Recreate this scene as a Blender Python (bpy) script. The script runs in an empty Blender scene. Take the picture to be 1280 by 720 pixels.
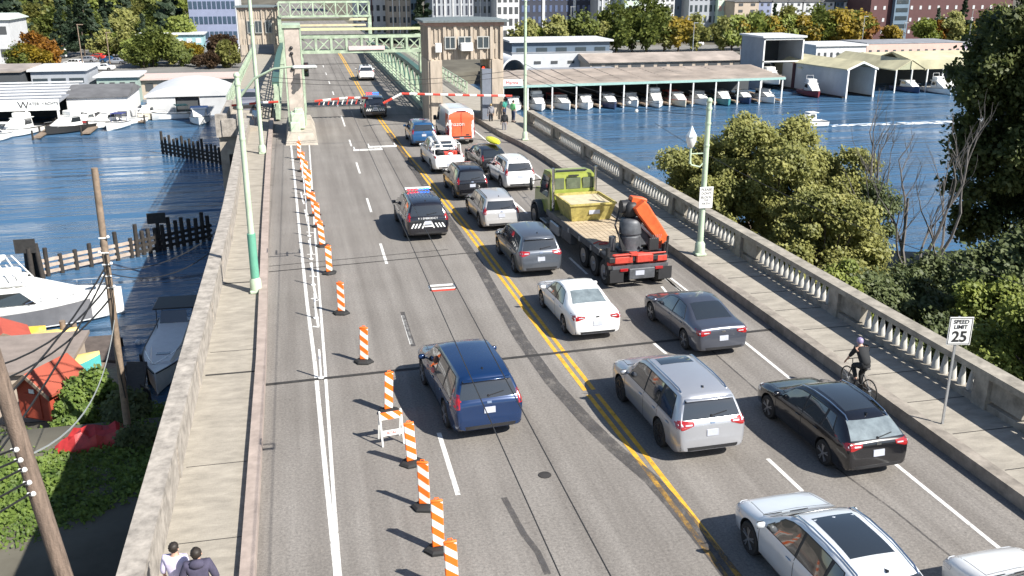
import bpy, bmesh, math, random
import numpy as np
from mathutils import Vector, Matrix
from mathutils.bvhtree import BVHTree
R = math.radians
PI = math.pi
rng = random.Random(7)
nrg = np.random.default_rng(7)
S = bpy.context.scene
COL = S.collection

# ---------------------------------------------------------------- camera
F_PX, PITCH, YAW, CAM_H = 1170.8, .32372, .22167, 11.54
_cy, _sy, _cp, _sp = math.cos(YAW), math.sin(YAW), math.cos(PITCH), math.sin(PITCH)
CF = Vector((_sy*_cp, _cy*_cp, -_sp)); CR = Vector((_cy, -_sy, 0)); CD = CF.cross(CR)
if CD.z > 0: CD = -CD
CP = Vector((0, 0, CAM_H))
cam_d = bpy.data.cameras.new('camera'); cam = bpy.data.objects.new('camera', cam_d); COL.objects.link(cam)
cam_d.sensor_fit = 'HORIZONTAL'; cam_d.sensor_width = 36; cam_d.lens = 36*F_PX/1280
cam_d.clip_start = .1; cam_d.clip_end = 6000
_m = Matrix.Identity(4)
for i in range(3):
    _m[i][0] = CR[i]; _m[i][1] = -CD[i]; _m[i][2] = -CF[i]; _m[i][3] = CP[i]
cam.matrix_world = _m
S.camera = cam

def ray(px, py): return CF + CR*((px-640)/F_PX) + CD*((py-360)/F_PX)
def at(px, py, z=0.):                 # ground point seen at a pixel, for a plane of known height
    v = ray(px, py); return CP + v*((z-CP.z)/v.z)
def atY(px, py, Y):                   # point seen at a pixel on the plane a known distance along the bridge
    v = ray(px, py); return CP + v*(Y/v.y)

# ---------------------------------------------------------------- light
SUN_EL, SUN_AZ = R(42.3), math.atan2(.68, -.73)
w = bpy.data.worlds.new('World'); S.world = w; w.use_nodes = True
nt = w.node_tree; nt.nodes.clear()
o_ = nt.nodes.new('ShaderNodeOutputWorld'); b_ = nt.nodes.new('ShaderNodeBackground'); s_ = nt.nodes.new('ShaderNodeTexSky')
s_.sky_type = 'NISHITA'; s_.sun_disc = False; s_.sun_elevation = SUN_EL; s_.sun_rotation = SUN_AZ
s_.air_density = 1.0; s_.dust_density = .6; s_.ozone_density = 1.5
nt.links.new(s_.outputs[0], b_.inputs[0]); b_.inputs[1].default_value = .075; nt.links.new(b_.outputs[0], o_.inputs[0])
sd = bpy.data.lights.new('sun', 'SUN'); sun = bpy.data.objects.new('sun', sd); COL.objects.link(sun)
sd.energy = 5.0; sd.angle = R(.5); sd.color = (1, .955, .88)
sdir = Vector((math.sin(SUN_AZ)*math.cos(SUN_EL), math.cos(SUN_AZ)*math.cos(SUN_EL), math.sin(SUN_EL)))
sun.rotation_euler = sdir.to_track_quat('Z', 'Y').to_euler(); sun.location = (30, -30, 60)
S.view_settings.view_transform = 'Standard'; S.view_settings.look = 'None'
S.view_settings.exposure = .9; S.view_settings.gamma = 1
S.render.engine = 'CYCLES'
S.cycles.max_bounces = 6; S.cycles.transparent_max_bounces = 6

# ---------------------------------------------------------------- materials
MATS = {}
def mat(name, col, rough=.6, metal=0., var=.12, scale=3., bump=0., bscale=40., coat=0., spec=.5, emit=None, es=1., var2=None, coords='Object', det=6, alpha=None, stretch=None):
    if name in MATS: return MATS[name]
    m = bpy.data.materials.new(name); m.use_nodes = True; n = m.node_tree.nodes; l = m.node_tree.links
    b = n['Principled BSDF']; b.inputs['Roughness'].default_value = rough; b.inputs['Metallic'].default_value = metal
    b.inputs['Coat Weight'].default_value = coat; b.inputs['Coat Roughness'].default_value = .06; b.inputs['Specular IOR Level'].default_value = spec
    tc = n.new('ShaderNodeTexCoord')
    if var > 0:
        nz = n.new('ShaderNodeTexNoise'); nz.inputs['Scale'].default_value = scale; nz.inputs['Detail'].default_value = det; nz.inputs['Roughness'].default_value = .65
        if stretch:
            mpp = n.new('ShaderNodeMapping'); mpp.inputs['Scale'].default_value = stretch; l.new(tc.outputs[coords], mpp.inputs[0]); l.new(mpp.outputs[0], nz.inputs['Vector'])
        else: l.new(tc.outputs[coords], nz.inputs['Vector'])
        rp = n.new('ShaderNodeValToRGB'); rp.color_ramp.elements[0].position = .3; rp.color_ramp.elements[1].position = .7
        c2 = var2 or [min(1, c*(1+var)) for c in col]
        rp.color_ramp.elements[0].color = (*[c*(1-var) for c in col], 1); rp.color_ramp.elements[1].color = (*c2, 1)
        l.new(nz.outputs['Fac'], rp.inputs[0]); l.new(rp.outputs[0], b.inputs['Base Color'])
    else: b.inputs['Base Color'].default_value = (*col, 1)
    if bump > 0:
        nb = n.new('ShaderNodeTexNoise'); nb.inputs['Scale'].default_value = bscale; nb.inputs['Detail'].default_value = 4
        l.new(tc.outputs[coords], nb.inputs['Vector'])
        bp = n.new('ShaderNodeBump'); bp.inputs['Strength'].default_value = bump; bp.inputs['Distance'].default_value = .02
        l.new(nb.outputs['Fac'], bp.inputs['Height']); l.new(bp.outputs[0], b.inputs['Normal'])
    if emit: b.inputs['Emission Color'].default_value = (*emit, 1); b.inputs['Emission Strength'].default_value = es
    MATS[name] = m; return m

# ---------------------------------------------------------------- mesh builder
class MB:
    def __init__(s): s.v = []; s.f = []; s.m = []
    def add(s, vs, fs, m=0):
        o = len(s.v); s.v += [tuple(v) for v in vs]; s.f += [tuple(i+o for i in f) for f in fs]; s.m += [m]*len(fs); return s
    def box(s, c, d, rz=0, m=0, taper=1., rx=0, ry=0):
        x, y, z = d[0]/2, d[1]/2, d[2]/2
        vs = [Vector((sx*x*(taper if sz > 0 else 1), sy*y*(taper if sz > 0 else 1), sz*z)) for sz in (-1, 1) for sx, sy in ((-1, -1), (1, -1), (1, 1), (-1, 1))]
        if rz or rx or ry:
            M = Matrix.Rotation(rz, 3, 'Z') @ Matrix.Rotation(ry, 3, 'Y') @ Matrix.Rotation(rx, 3, 'X'); vs = [M @ v for v in vs]
        c = Vector(c)
        return s.add([v+c for v in vs], [(3, 2, 1, 0), (4, 5, 6, 7), (0, 1, 5, 4), (1, 2, 6, 5), (2, 3, 7, 6), (3, 0, 4, 7)], m)
    def ribox(s, c, d, bv=.03, m=0, rz=0):     # box with chamfered edges
        x, y, z = d[0]/2, d[1]/2, d[2]/2; b = min(bv, x*.9, y*.9, z*.9)
        rings = []
        for zz, k in ((-z, b), (-z+b, 0), (z-b, 0), (z, b)):
            X, Y = x-k, y-k
            rings.append([(X-b, -Y), (X, -Y+b), (X, Y-b), (X-b, Y), (-X+b, Y), (-X, Y-b), (-X, -Y+b), (-X+b, -Y)])
            rings[-1] = [(px, py, zz) for px, py in rings[-1]]
        M = Matrix.Rotation(rz, 3, 'Z'); c = Vector(c)
        rings = [[M @ Vector(p)+c for p in r] for r in rings]
        return s.loft(rings, True, m=m, caps=True)
    def loft(s, rings, closed=True, m=0, caps=False):
        n = len(rings[0]); vs = [p for r in rings for p in r]; fs = []
        for i in range(len(rings)-1):
            for j in range(n if closed else n-1):
                k = (j+1) % n; fs.append((i*n+j, i*n+k, (i+1)*n+k, (i+1)*n+j))
        if caps: fs.append(tuple(range(n))[::-1]); fs.append(tuple((len(rings)-1)*n+j for j in range(n)))
        return s.add(vs, fs, m)
    def cyl(s, p0, p1, r0, r1=None, n=10, m=0, caps=True):
        r1 = r0 if r1 is None else r1; p0 = Vector(p0); p1 = Vector(p1); d = (p1-p0).normalized()
        a = d.orthogonal().normalized(); b = d.cross(a)
        return s.loft([[p+(a*math.cos(2*PI*k/n)+b*math.sin(2*PI*k/n))*r for k in range(n)] for p, r in ((p0, r0), (p1, r1))], True, m, caps)
    def tube(s, path, r, n=6, m=0, caps=True):
        path = [Vector(p) for p in path]; rr = r if isinstance(r, (list, tuple)) else [r]*len(path); rings = []; a = None
        for i, p in enumerate(path):
            d = (path[min(i+1, len(path)-1)]-path[max(i-1, 0)]).normalized()
            if a is None: a = d.orthogonal().normalized()
            a = (a-d*a.dot(d)).normalized(); b = d.cross(a)
            rings.append([p+(a*math.cos(2*PI*k/n)+b*math.sin(2*PI*k/n))*rr[i] for k in range(n)])
        return s.loft(rings, True, m, caps)
    def lathe(s, prof, loc=(0, 0, 0), n=12, m=0, axis='Z', caps=True):
        rings = []
        for r, z in prof:
            rg = []
            for k in range(n):
                a = 2*PI*k/n; x, y = r*math.cos(a), r*math.sin(a)
                q = (x, y, z) if axis == 'Z' else ((z, x, y) if axis == 'X' else (y, z, x))
                rg.append(Vector(q)+Vector(loc))
            rings.append(rg)
        return s.loft(rings, True, m, caps)
    def prism(s, poly, z0, z1, m=0, top=None):
        n = len(poly); t = top or poly
        return s.add([(x, y, z0) for x, y in poly]+[(x, y, z1) for x, y in t],
                     [tuple(range(n))[::-1], tuple(range(n, 2*n))]+[(i, (i+1) % n, n+(i+1) % n, n+i) for i in range(n)], m)
    def ext(s, poly, d, m=0):            # extrude 3d polygon along vector d
        n = len(poly); d = Vector(d); p = [Vector(q) for q in poly]
        return s.add(p+[q+d for q in p], [tuple(range(n))[::-1], tuple(range(n, 2*n))]+[(i, (i+1) % n, n+(i+1) % n, n+i) for i in range(n)], m)
    def quad(s, a, b, c, d, m=0): return s.add([a, b, c, d], [(0, 1, 2, 3)], m)
    def ball(s, c, r, n=10, m=0, sq=(1, 1, 1)):
        rings = []
        for i in range(1, n):
            t = PI*i/n; rings.append([(c[0]+sq[0]*r*math.sin(t)*math.cos(2*PI*k/n), c[1]+sq[1]*r*math.sin(t)*math.sin(2*PI*k/n), c[2]-sq[2]*r*math.cos(t)) for k in range(n)])
        return s.loft(rings, True, m, True)
    def xf(s, M): s.v = [tuple(M @ Vector(v)) for v in s.v]; return s
    def mesh(s, name, mats):
        me = bpy.data.meshes.new(name); me.from_pydata(s.v, [], s.f)
        for mm in (mats if isinstance(mats, (list, tuple)) else [mats]): me.materials.append(mm)
        me.polygons.foreach_set('material_index', s.m); me.update(); return me
    def build(s, name, mats, parent=None, smooth=None, loc=None, rz=None, fix=True):
        me = s.mesh(name, mats)
        if fix:
            bm = bmesh.new(); bm.from_mesh(me); bmesh.ops.recalc_face_normals(bm, faces=bm.faces); bm.to_mesh(me); bm.free()
        if smooth:
            me.shade_smooth(); me.set_sharp_from_angle(angle=R(smooth))
        return link(name, me, parent, loc, rz)
def link(name, data, parent=None, loc=None, rz=None):
    o = bpy.data.objects.new(name, data); COL.objects.link(o)
    if parent: o.parent = parent
    if loc is not None: o.location = loc
    if rz is not None: o.rotation_euler = (0, 0, rz)
    return o
def tag(o, label=None, cat=None, group=None, kind=None):
    if label: o['label'] = label
    if cat: o['category'] = cat
    if group: o['group'] = group
    if kind: o['kind'] = kind
    return o
def thing(name, label, cat, loc=(0, 0, 0), rz=0, group=None):
    return tag(link(name, None, None, loc, rz), label, cat, group)
def struct(o): o['kind'] = 'structure'; return o
def kids(o): return [c for c in list(KIDS.get(o.name, []))]
def copy_tree(o, loc, rz, label, parent=None):
    c = o.copy(); COL.objects.link(c); c.parent = parent
    if parent is None:
        c.location = loc; c.rotation_euler = (0, 0, rz)
        if label: c['label'] = label
    for ch in o.children: copy_tree(ch, None, None, None, c)
    return c
def bake(o):                              # apply modifiers into the mesh
    dg = bpy.context.evaluated_depsgraph_get(); me = bpy.data.meshes.new_from_object(o.evaluated_get(dg))
    o.modifiers.clear(); old = o.data; o.data = me; me.name = old.name; return me
def text(name, body, size, m, parent, loc, rot, ext=.004, align='CENTER', bold=0.):
    cu = bpy.data.curves.new(name, 'FONT'); cu.body = body; cu.size = size; cu.align_x = align; cu.align_y = 'CENTER'; cu.extrude = ext; cu.offset = bold
    t = bpy.data.objects.new(name+'_tmp', cu); COL.objects.link(t)
    dg = bpy.context.evaluated_depsgraph_get(); me = bpy.data.meshes.new_from_object(t.evaluated_get(dg)); bpy.data.objects.remove(t)
    me.materials.clear(); me.materials.append(m); o = link(name, me, parent); o.location = loc; o.rotation_euler = rot; return o
M_rubber = mat('rubber', (.018, .018, .018), .8, var=.2)
M_black = mat('black_plastic', (.02, .02, .022), .55, var=.2)
M_rim = mat('alloy', (.45, .45, .46), .3, .8, var=.08)
M_darkrim = mat('dark_wheel', (.05, .05, .055), .35, .6, var=.1)
M_glass = mat('car_glass', (.02, .024, .027), .03, var=0, spec=1., coat=1)
M_glass_l = mat('car_glass_pale', (.16, .19, .20), .08, var=.35, scale=3, spec=1., coat=1)  # pale base puts sky reflection and the interior behind into the colour
M_tail = mat('tail_lens', (.30, .008, .010), .15, var=0, coat=1)
M_head = mat('head_lens', (.6, .62, .65), .1, .3, var=0, coat=1)
M_plate = mat('plate_white', (.42, .44, .50), .4, var=.1)
M_chrome = mat('chrome', (.65, .65, .66), .15, 1., var=0)
M_seam = mat('seam_dark', (.01, .01, .01), .7, var=0)
M_green = mat('pale_green_paint', (.44, .54, .40), .45, var=.16, scale=2, bump=.1)
M_conc = mat('old_concrete', (.36, .32, .265), .9, var=.3, scale=1.2, bump=.5, bscale=12, det=10)
M_white = mat('white_paint', (.72, .72, .70), .45, var=.06)
M_steel = mat('galvanised', (.45, .46, .47), .4, .6, var=.1)
M_wood = mat('weathered_wood', (.22, .165, .12), .85, var=.3, scale=5, bump=.4)
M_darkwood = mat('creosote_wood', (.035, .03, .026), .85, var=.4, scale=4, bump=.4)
M_wire = mat('cable_black', (.02, .02, .02), .6, var=0)
M_red = mat('red_paint', (.55, .06, .04), .45, var=.1)
M_orange = mat('orange_sheet', (.9, .17, .015), .5, var=.05)
M_skin = mat('skin', (.48, .29, .21), .5, var=.06)
M_hair = mat('dark_hair', (.02, .014, .01), .6, var=.3, scale=30)
# ---------------------------------------------------------------- ground, water, bridge deck
WZ = -11.0
def water_mat():
    m = bpy.data.materials.new('lake_water'); m.use_nodes = True; n = m.node_tree.nodes; l = m.node_tree.links; b = n['Principled BSDF']
    b.inputs['Base Color'].default_value = (.045, .11, .20, 1); b.inputs['Roughness'].default_value = .10; b.inputs['IOR'].default_value = 1.33
    tc = n.new('ShaderNodeTexCoord'); mp = n.new('ShaderNodeMapping'); mp.inputs['Scale'].default_value = (.45, 1.0, 1); mp.inputs['Rotation'].default_value = (0, 0, -.2)
    l.new(tc.outputs['Object'], mp.inputs[0])
    a = n.new('ShaderNodeTexNoise'); a.inputs['Scale'].default_value = 1.1; a.inputs['Detail'].default_value = 7; a.inputs['Roughness'].default_value = .6; l.new(mp.outputs[0], a.inputs['Vector'])
    c = n.new('ShaderNodeTexNoise'); c.inputs['Scale'].default_value = .12; c.inputs['Detail'].default_value = 3; l.new(mp.outputs[0], c.inputs['Vector'])
    mm = n.new('ShaderNodeMath'); mm.operation = 'MULTIPLY_ADD'; mm.inputs[1].default_value = 3.; l.new(c.outputs['Fac'], mm.inputs[0]); l.new(a.outputs['Fac'], mm.inputs[2])
    mp3 = n.new('ShaderNodeMapping'); mp3.inputs['Scale'].default_value = (.018, .16, 1); mp3.inputs['Rotation'].default_value = (0, 0, .12); l.new(tc.outputs['Object'], mp3.inputs[0])
    e3 = n.new('ShaderNodeTexNoise'); e3.inputs['Scale'].default_value = 1.; e3.inputs['Detail'].default_value = 3; e3.inputs['Distortion'].default_value = .6; l.new(mp3.outputs[0], e3.inputs['Vector'])
    m3 = n.new('ShaderNodeMath'); m3.operation = 'MULTIPLY_ADD'; m3.inputs[1].default_value = 7.; l.new(e3.outputs['Fac'], m3.inputs[0]); l.new(mm.outputs[0], m3.inputs[2])
    rr = n.new('ShaderNodeMapRange'); rr.inputs['From Min'].default_value = .35; rr.inputs['From Max'].default_value = .65; rr.inputs['To Min'].default_value = .04; rr.inputs['To Max'].default_value = .22; l.new(c.outputs['Fac'], rr.inputs[0]); l.new(rr.outputs[0], b.inputs['Roughness'])
    bp = n.new('ShaderNodeBump'); bp.inputs['Strength'].default_value = .8; bp.inputs['Distance'].default_value = .30; l.new(m3.outputs[0], bp.inputs['Height']); l.new(bp.outputs[0], b.inputs['Normal'])
    return m
def asphalt_mat():
    m = bpy.data.materials.new('worn_asphalt'); m.use_nodes = True; n = m.node_tree.nodes; l = m.node_tree.links; b = n['Principled BSDF']; b.inputs['Roughness'].default_value = .85
    tc = n.new('ShaderNodeTexCoord')
    def noise(sc, det=6, rough=.6, stretch=None):
        z = n.new('ShaderNodeTexNoise'); z.inputs['Scale'].default_value = sc; z.inputs['Detail'].default_value = det; z.inputs['Roughness'].default_value = rough
        if stretch:
            mp = n.new('ShaderNodeMapping'); mp.inputs['Scale'].default_value = stretch; l.new(tc.outputs['Object'], mp.inputs[0]); l.new(mp.outputs[0], z.inputs['Vector'])
        else: l.new(tc.outputs['Object'], z.inputs['Vector'])
        return z.outputs['Fac']
    def ramp(f, p0, p1, c0, c1):
        r = n.new('ShaderNodeValToRGB'); r.color_ramp.elements[0].position = p0; r.color_ramp.elements[1].position = p1
        r.color_ramp.elements[0].color = (*c0, 1); r.color_ramp.elements[1].color = (*c1, 1); l.new(f, r.inputs[0]); return r.outputs[0]
    def mix(a, c, mode='MULTIPLY', fac=1.):
        x = n.new('ShaderNodeMixRGB'); x.blend_type = mode; x.inputs[0].default_value = fac; l.new(a, x.inputs[1]); l.new(c, x.inputs[2]); return x.outputs[0]
    base = ramp(noise(.35, 8, .6), .3, .7, (.176, .163, .150), (.214, .200, .186))
    grain = ramp(noise(15, 7, .85), .32, .68, (.52, .52, .52), (1.45, 1.43, 1.40))
    speck = ramp(noise(5.5, 6, .8), .30, .42, (.60, .59, .58), (1, 1, 1))
    lane = ramp(noise(1., 5, .6, (1.4, .045, 1)), .35, .65, (.78, .765, .75), (1.12, 1.12, 1.11))
    light = ramp(noise(1.8, 8, .7, (1, .5, 1)), .62, .78, (1, 1, 1), (1.22, 1.2, 1.17))
    c = mix(mix(mix(mix(base, grain), speck), lane), light)
    l.new(c, b.inputs['Base Color'])
    bp = n.new('ShaderNodeBump'); bp.inputs['Strength'].default_value = .35; bp.inputs['Distance'].default_value = .01; l.new(noise(30, 3), bp.inputs['Height']); l.new(bp.outputs[0], b.inputs['Normal'])
    return m
M_asph = asphalt_mat()
M_water = water_mat()
M_land = mat('shore_ground', (.10, .085, .06), .95, var=.5, scale=.15, var2=(.14, .13, .10), det=9)
M_lot = mat('car_park_asphalt', (.17, .165, .155), .9, var=.2, scale=.2, det=8)
M_grassy = mat('hill_grass', (.045, .055, .018), .95, var=.5, scale=.2, det=9)
M_side = mat('sidewalk_concrete', (.30, .272, .228), .9, var=.24, scale=2.2, bump=.4, bscale=20, det=14, stretch=(.7, 1.8, 1))
M_para = mat('parapet_concrete', (.31, .28, .245), .92, var=.45, scale=2.6, bump=.6, bscale=9, det=12)
M_bal = mat('balustrade_concrete', (.27, .245, .205), .9, var=.45, scale=2, bump=.3, bscale=14, det=9)
M_bal2 = mat('baluster_cement', (.46, .45, .42), .9, var=.15)
M_kface = mat('grimy_concrete', (.26, .23, .195), .9, var=.4, scale=2, bump=.5, bscale=10, det=12)
M_yel = mat('yellow_line', (.62, .34, .03), .75, var=.35, scale=3, det=10)
M_wht = mat('white_line', (.62, .61, .58), .75, var=.25, scale=4, det=10)
M_tar_shadow = mat('tar_and_shadow', (.075, .07, .068), .7, var=.3, scale=1.2, det=9)  # tar of the patches, and the dark of the painted road shadow
M_joint = mat('joint_dark', (.03, .028, .026), .8, var=.4, scale=4)
M_kerbp = mat('kerb_stone', (.33, .27, .235), .9, var=.25, scale=2, bump=.4, bscale=12, det=10)

def worn(m, thr, sc=7., soft=.06, stretch=(1, .35, 1)):      # paint or tar worn through to the road below; also mottles the painted shadow
    n = m.node_tree.nodes; l = m.node_tree.links; tc = n.new('ShaderNodeTexCoord'); mp = n.new('ShaderNodeMapping'); mp.inputs['Scale'].default_value = stretch; l.new(tc.outputs['Object'], mp.inputs[0])
    z = n.new('ShaderNodeTexNoise'); z.inputs['Scale'].default_value = sc; z.inputs['Detail'].default_value = 9; z.inputs['Roughness'].default_value = .8; l.new(mp.outputs[0], z.inputs['Vector'])
    r = n.new('ShaderNodeMapRange'); r.inputs['From Min'].default_value = thr-soft; r.inputs['From Max'].default_value = thr+soft; l.new(z.outputs['Fac'], r.inputs[0]); l.new(r.outputs[0], n['Principled BSDF'].inputs['Alpha'])
M_wht2 = mat('white_line_worn', (.52, .51, .48), .8, var=.3, scale=4, det=10)
worn(M_wht2, .45, 6, .10); worn(M_wht, .38); worn(M_yel, .38); worn(M_tar_shadow, .47, 3.2, .16, (1, .5, 1)); worn(M_joint, .30, 5)

def sheet(name, pts, z, m):           # a flat sheet on the ground from outline points
    mb = MB(); mb.add([(x, y, z) for x, y in pts], [tuple(range(len(pts)))]); return mb.build(name, m, fix=False)
mb = MB(); N = 24
mb.add([(-2500, -300, WZ), (2500, -300, WZ), (2500, 4000, WZ), (-2500, 4000, WZ)], [(0, 1, 2, 3)])
struct(mb.build('lake_water', M_water, fix=False))
# ground under everything, dipping below the water in the channel
def gz(x, y):
    # far shore, hillside to the north west, near (south) bank
    far = min(1, max(0, (y-shore_y(x))/6)); z = -13+far*4.2
    if y > 330: z += min(40, (y-330)*.10)*(1 if x < 20 else .45)
    near = min(1, max(0, (near_y(x)-y)/5)); z = max(z, -13+near*(4.9+(near_y(x)-y)*.02))
    return z
def shore_y(x):
    P = [(-400, 200), (-60, 198), (-20, 205), (0, 195), (40, 200), (60, 235), (130, 232), (200, 205), (400, 190)]
    return float(np.interp(x, [p[0] for p in P], [p[1] for p in P]))
def near_y(x):
    P = [(-400, 42), (-16, 47), (-9.3, 47), (-4, 47), (18, 44), (26, 60), (40, 66), (60, 60), (90, 45), (400, 20)]
    return float(np.interp(x, [p[0] for p in P], [p[1] for p in P]))
xs = np.concatenate([np.linspace(-1500, -150, 10), np.linspace(-120, 240, 73), np.linspace(300, 1500, 10)])
ys = np.concatenate([np.linspace(-200, 20, 12), np.linspace(24, 76, 27), [100, 150], np.linspace(184, 250, 34), np.linspace(260, 500, 25), np.linspace(600, 3000, 13)])
mb = MB(); mb.add([(x, y, gz(x, y)) for y in ys for x in xs], [(j*len(xs)+i, j*len(xs)+i+1, (j+1)*len(xs)+i+1, (j+1)*len(xs)+i) for j in range(len(ys)-1) for i in range(len(xs)-1)])
struct(mb.build('ground', M_land, smooth=60, fix=False))

# polylines along the bridge, [Y -> X]
def pl(P): return lambda y: float(np.interp(y, [p[0] for p in P], [p[1] for p in P]))
KL = pl([(-30, -1.45), (17, -1.5), (28, -1.54), (45, -1.81), (64, -2.03), (82, -2.1), (400, -2.1)])           # road side of left kerb
PL = pl([(-30, -3.3), (17, -3.4), (43, -3.36), (66, -3.75), (400, -3.9)])               # road side of left parapet
KR = pl([(-30, 15.5), (57, 15.5), (62, 15.35), (68, 14.7), (75, 14.3), (90, 14.2), (400, 14.2)])
PR = pl([(-30, 17.75), (70, 17.45), (92, 17.5), (400, 17.5)])
def strip(name, fa, fb, y0, y1, z0, z1, m, step=4., build=True, mb=None):
    mb = mb or MB(); n = max(1, int((y1-y0)/step)); R_ = []
    for i in range(n+1):
        y = y0+(y1-y0)*i/n; a, b = fa(y), fb(y); R_.append([(a, y, z0), (b, y, z0), (b, y, z1), (a, y, z1)])
    mb.loft(R_, True, 0, True)
    return mb.build(name, m) if build else mb
Y0, Y1 = -12., 156.
struct(strip('road_deck', lambda y: KL(y)-.04, lambda y: KR(y)+.04, Y0, Y1, -.6, 0, M_asph))
struct(strip('road', lambda y: -2.-max(0, y-200)*.02, lambda y: 14.2-max(0, y-200)*.02, Y1+.02, 420, -.6, -.02, M_asph))
struct(strip('pavement', lambda y: 10.45, lambda y: 16.3, 84, 156, .0, .22, M_side))
struct(strip('pavement', lambda y: PL(y)-.02, lambda y: KL(y)-.30, Y0, 76.5, -.5, .10, M_side))
struct(strip('pavement', lambda y: -6.2, lambda y: -2.4, 76.6, 150, -.5, .10, M_side))
struct(strip('pavement', lambda y: KR(y)+.0, lambda y: PR(y)+.5, Y0, Y1, -.5, .33, M_side))
struct(strip('kerb', lambda y: KL(y)-.30, KL, Y0, 80.0, -.5, .28, M_kerbp))
struct(strip('kerb', lambda y: KR(y)-.14, lambda y: KR(y)+.22, Y0, Y1, -.52, .345, M_kface))
# left parapet wall
t = thing('parapet_wall', 'long weathered pinkish concrete parapet wall along the left pavement', 'wall')
strip('wall', lambda y: PL(y)-.36, PL, Y0, 74, -1.2, 1.02, M_para).parent = t
strip('coping', lambda y: PL(y)-.44, lambda y: PL(y)+.05, Y0, 74, 1.022, 1.18, M_para).parent = t
mb = MB(); y = Y0+1.5
while y < 73:
    mb.box((PL(y)-.18, y, .5), (.42, .5, 1.02)); y += 5.3
mb.build('pier', M_para, t)
# girders and piers below the deck
t = thing('bridge_girders', 'concrete girders and columns carrying the bridge deck over the bank', 'bridge structure')
mb = MB()
for x in (-2.6, 1.5, 6.5, 11.5, 16.6): mb.box((x, 32, -1.35), (.6, 88, 1.5))
mb.build('girder', M_conc, t)
for yy_ in (-6, 8, 22, 34, 50):
    for x in (-2.6, 3.5, 10, 16.6):
        MB().box((x, yy_, -7.5), (.9, .9, 12)).build('column', M_conc, t)
t = thing('bridge_pier', 'massive concrete pier with dark opening under the near end of the drawbridge', 'bridge pier')
MB().box((6.5, 79, -7), (22.4, 9, 12)).build('pier_block', M_conc, t)
q = MB(); q.box((-4.6, 80.5, -5.4), (3.0, 12, 11.6)); q.build('pier_wing', M_conc, t)
MB().box((-4.9, 74.3, -3.9), (1.1, .5, 4.6)).build('dark_opening', M_seam, t)
MB().box((6, 152, -7), (24, 10, 12)).build('pier_block', M_conc, t)
# balustrade on the right: one section between posts at a time
def balustrade():
    t = thing('balustrade', 'concrete balustrade with turned balusters along the right pavement', 'balustrade')
    mbp = MB(); strip('plinth', lambda y: PR(y)-.02, lambda y: PR(y)+.36, Y0, 72, .1, .52, M_bal, mb=mbp, build=False); mbp.build('plinth', M_bal, t)
    mr = MB(); strip('rail', lambda y: PR(y)-.08, lambda y: PR(y)+.44, Y0, 72, 1.22, 1.40, M_bal, mb=mr, build=False)
    mr.build('top_rail', M_bal, t)
    yy_ = 71.7; sec = 7.4
    while yy_ > Y0+.5:
        MB().box((PR(yy_)+.17, yy_, .75), (.50, .55, 1.0)).build('post', M_bal, t)
        MB().box((PR(yy_)+.17, yy_-.88, .91), (.26, 1.2, .62)).build('solid_panel', M_bal, t)
        b = MB(); k = 0; y = yy_-1.75
        while y > yy_-sec+.35 and y > Y0:
            b.lathe([(.105, .52), (.115, .60), (.10, .72), (.07, .95), (.045, 1.10), (.06, 1.17), (.07, 1.22)], (PR(y)+.17, y, 0), 8); y -= .385
        o = b.build('balusters', M_bal2, t, 50); yy_ -= sec
    return t
balustrade()
# markings, 4 mm sheets
def line(name, pts, wd, m, z=.004, mb=None, build=True):
    mb = mb or MB(); pts = [Vector((p[0], p[1], 0)) for p in pts]; L_, R_ = [], []
    for i, p in enumerate(pts):
        d = (pts[min(i+1, len(pts)-1)]-pts[max(i-1, 0)]).normalized(); nrm = Vector((-d.y, d.x, 0)); L_.append(p+nrm*wd/2+Vector((0, 0, z))); R_.append(p-nrm*wd/2+Vector((0, 0, z)))
    mb.loft([L_, R_], False)
    return struct(mb.build(name, m, fix=False)) if build else mb
YC = pl([(-12, 7.95), (16, 7.87), (20.4, 7.80), (25.6, 7.66), (42, 7.45), (55.4, 7.12), (63.6, 6.79), (79, 6.55), (95, 6.4), (137, 6.6), (400, 6.6)])
mb = MB()
for off in (-.13, .13):
    line('', [(YC(y)+off, y) for y in np.linspace(-12, 23.6, 20)], .13, M_yel, mb=mb, build=False)
    line('', [(YC(y)+off, y) for y in np.linspace(23.9, Y1, 50)], .13, M_yel, mb=mb, build=False)
struct(mb.build('double_yellow_line', M_yel, fix=False))
line('white_edge_line', [(13.8, -12), (13.83, 25), (13.75, 54), (13.2, 66), (13.0, 100)], .11, M_wht)
mb = MB()
for y0, y1 in ((19, 22.2), (28.6, 31.4), (37.8, 41), (47, 50.2), (57, 60.6), (66.7, 69.5), (76, 82), (88, 91), (97, 100), (107, 110), (117, 120), (127, 130), (9, 12), (0, 3)):
    x = float(np.interp(y0, [17, 40, 60, 80], [2.98, 3.15, 3.38, 3.5])); line('', [(x, y0), (x+.02, y1)], .12, M_wht, mb=mb, build=False)
for y0, y1 in ((17.4, 19), (26, 27), (8, 10.5), (34.6, 37), (45, 47.5), (55, 57), (72, 75), (82, 84), (92, 94)):
    line('', [(10.92, y0), (10.86, y1)], .11, M_wht, mb=mb, build=False)
struct(mb.build('white_lane_line', M_wht, fix=False))
mb = MB()
lp = [u_ for u_ in [(at(361, 155)), at(368, 220), at(375, 295), at(384, 380), at(393.7, 455), at(400, 520), at(408, 600), at(420, 712)]]
line('', [(p.x, p.y) for p in lp]+[(.05, 10)], .12, M_wht2, mb=mb, build=False)
lp = [at(385, 157), at(394, 295), at(406, 455), at(413, 560), at(417, 620), at(424, 712)]
line('', [(p.x, p.y) for p in lp]+[(.22, 10)], .09, M_wht2, .008, mb=mb, build=False)
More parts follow.
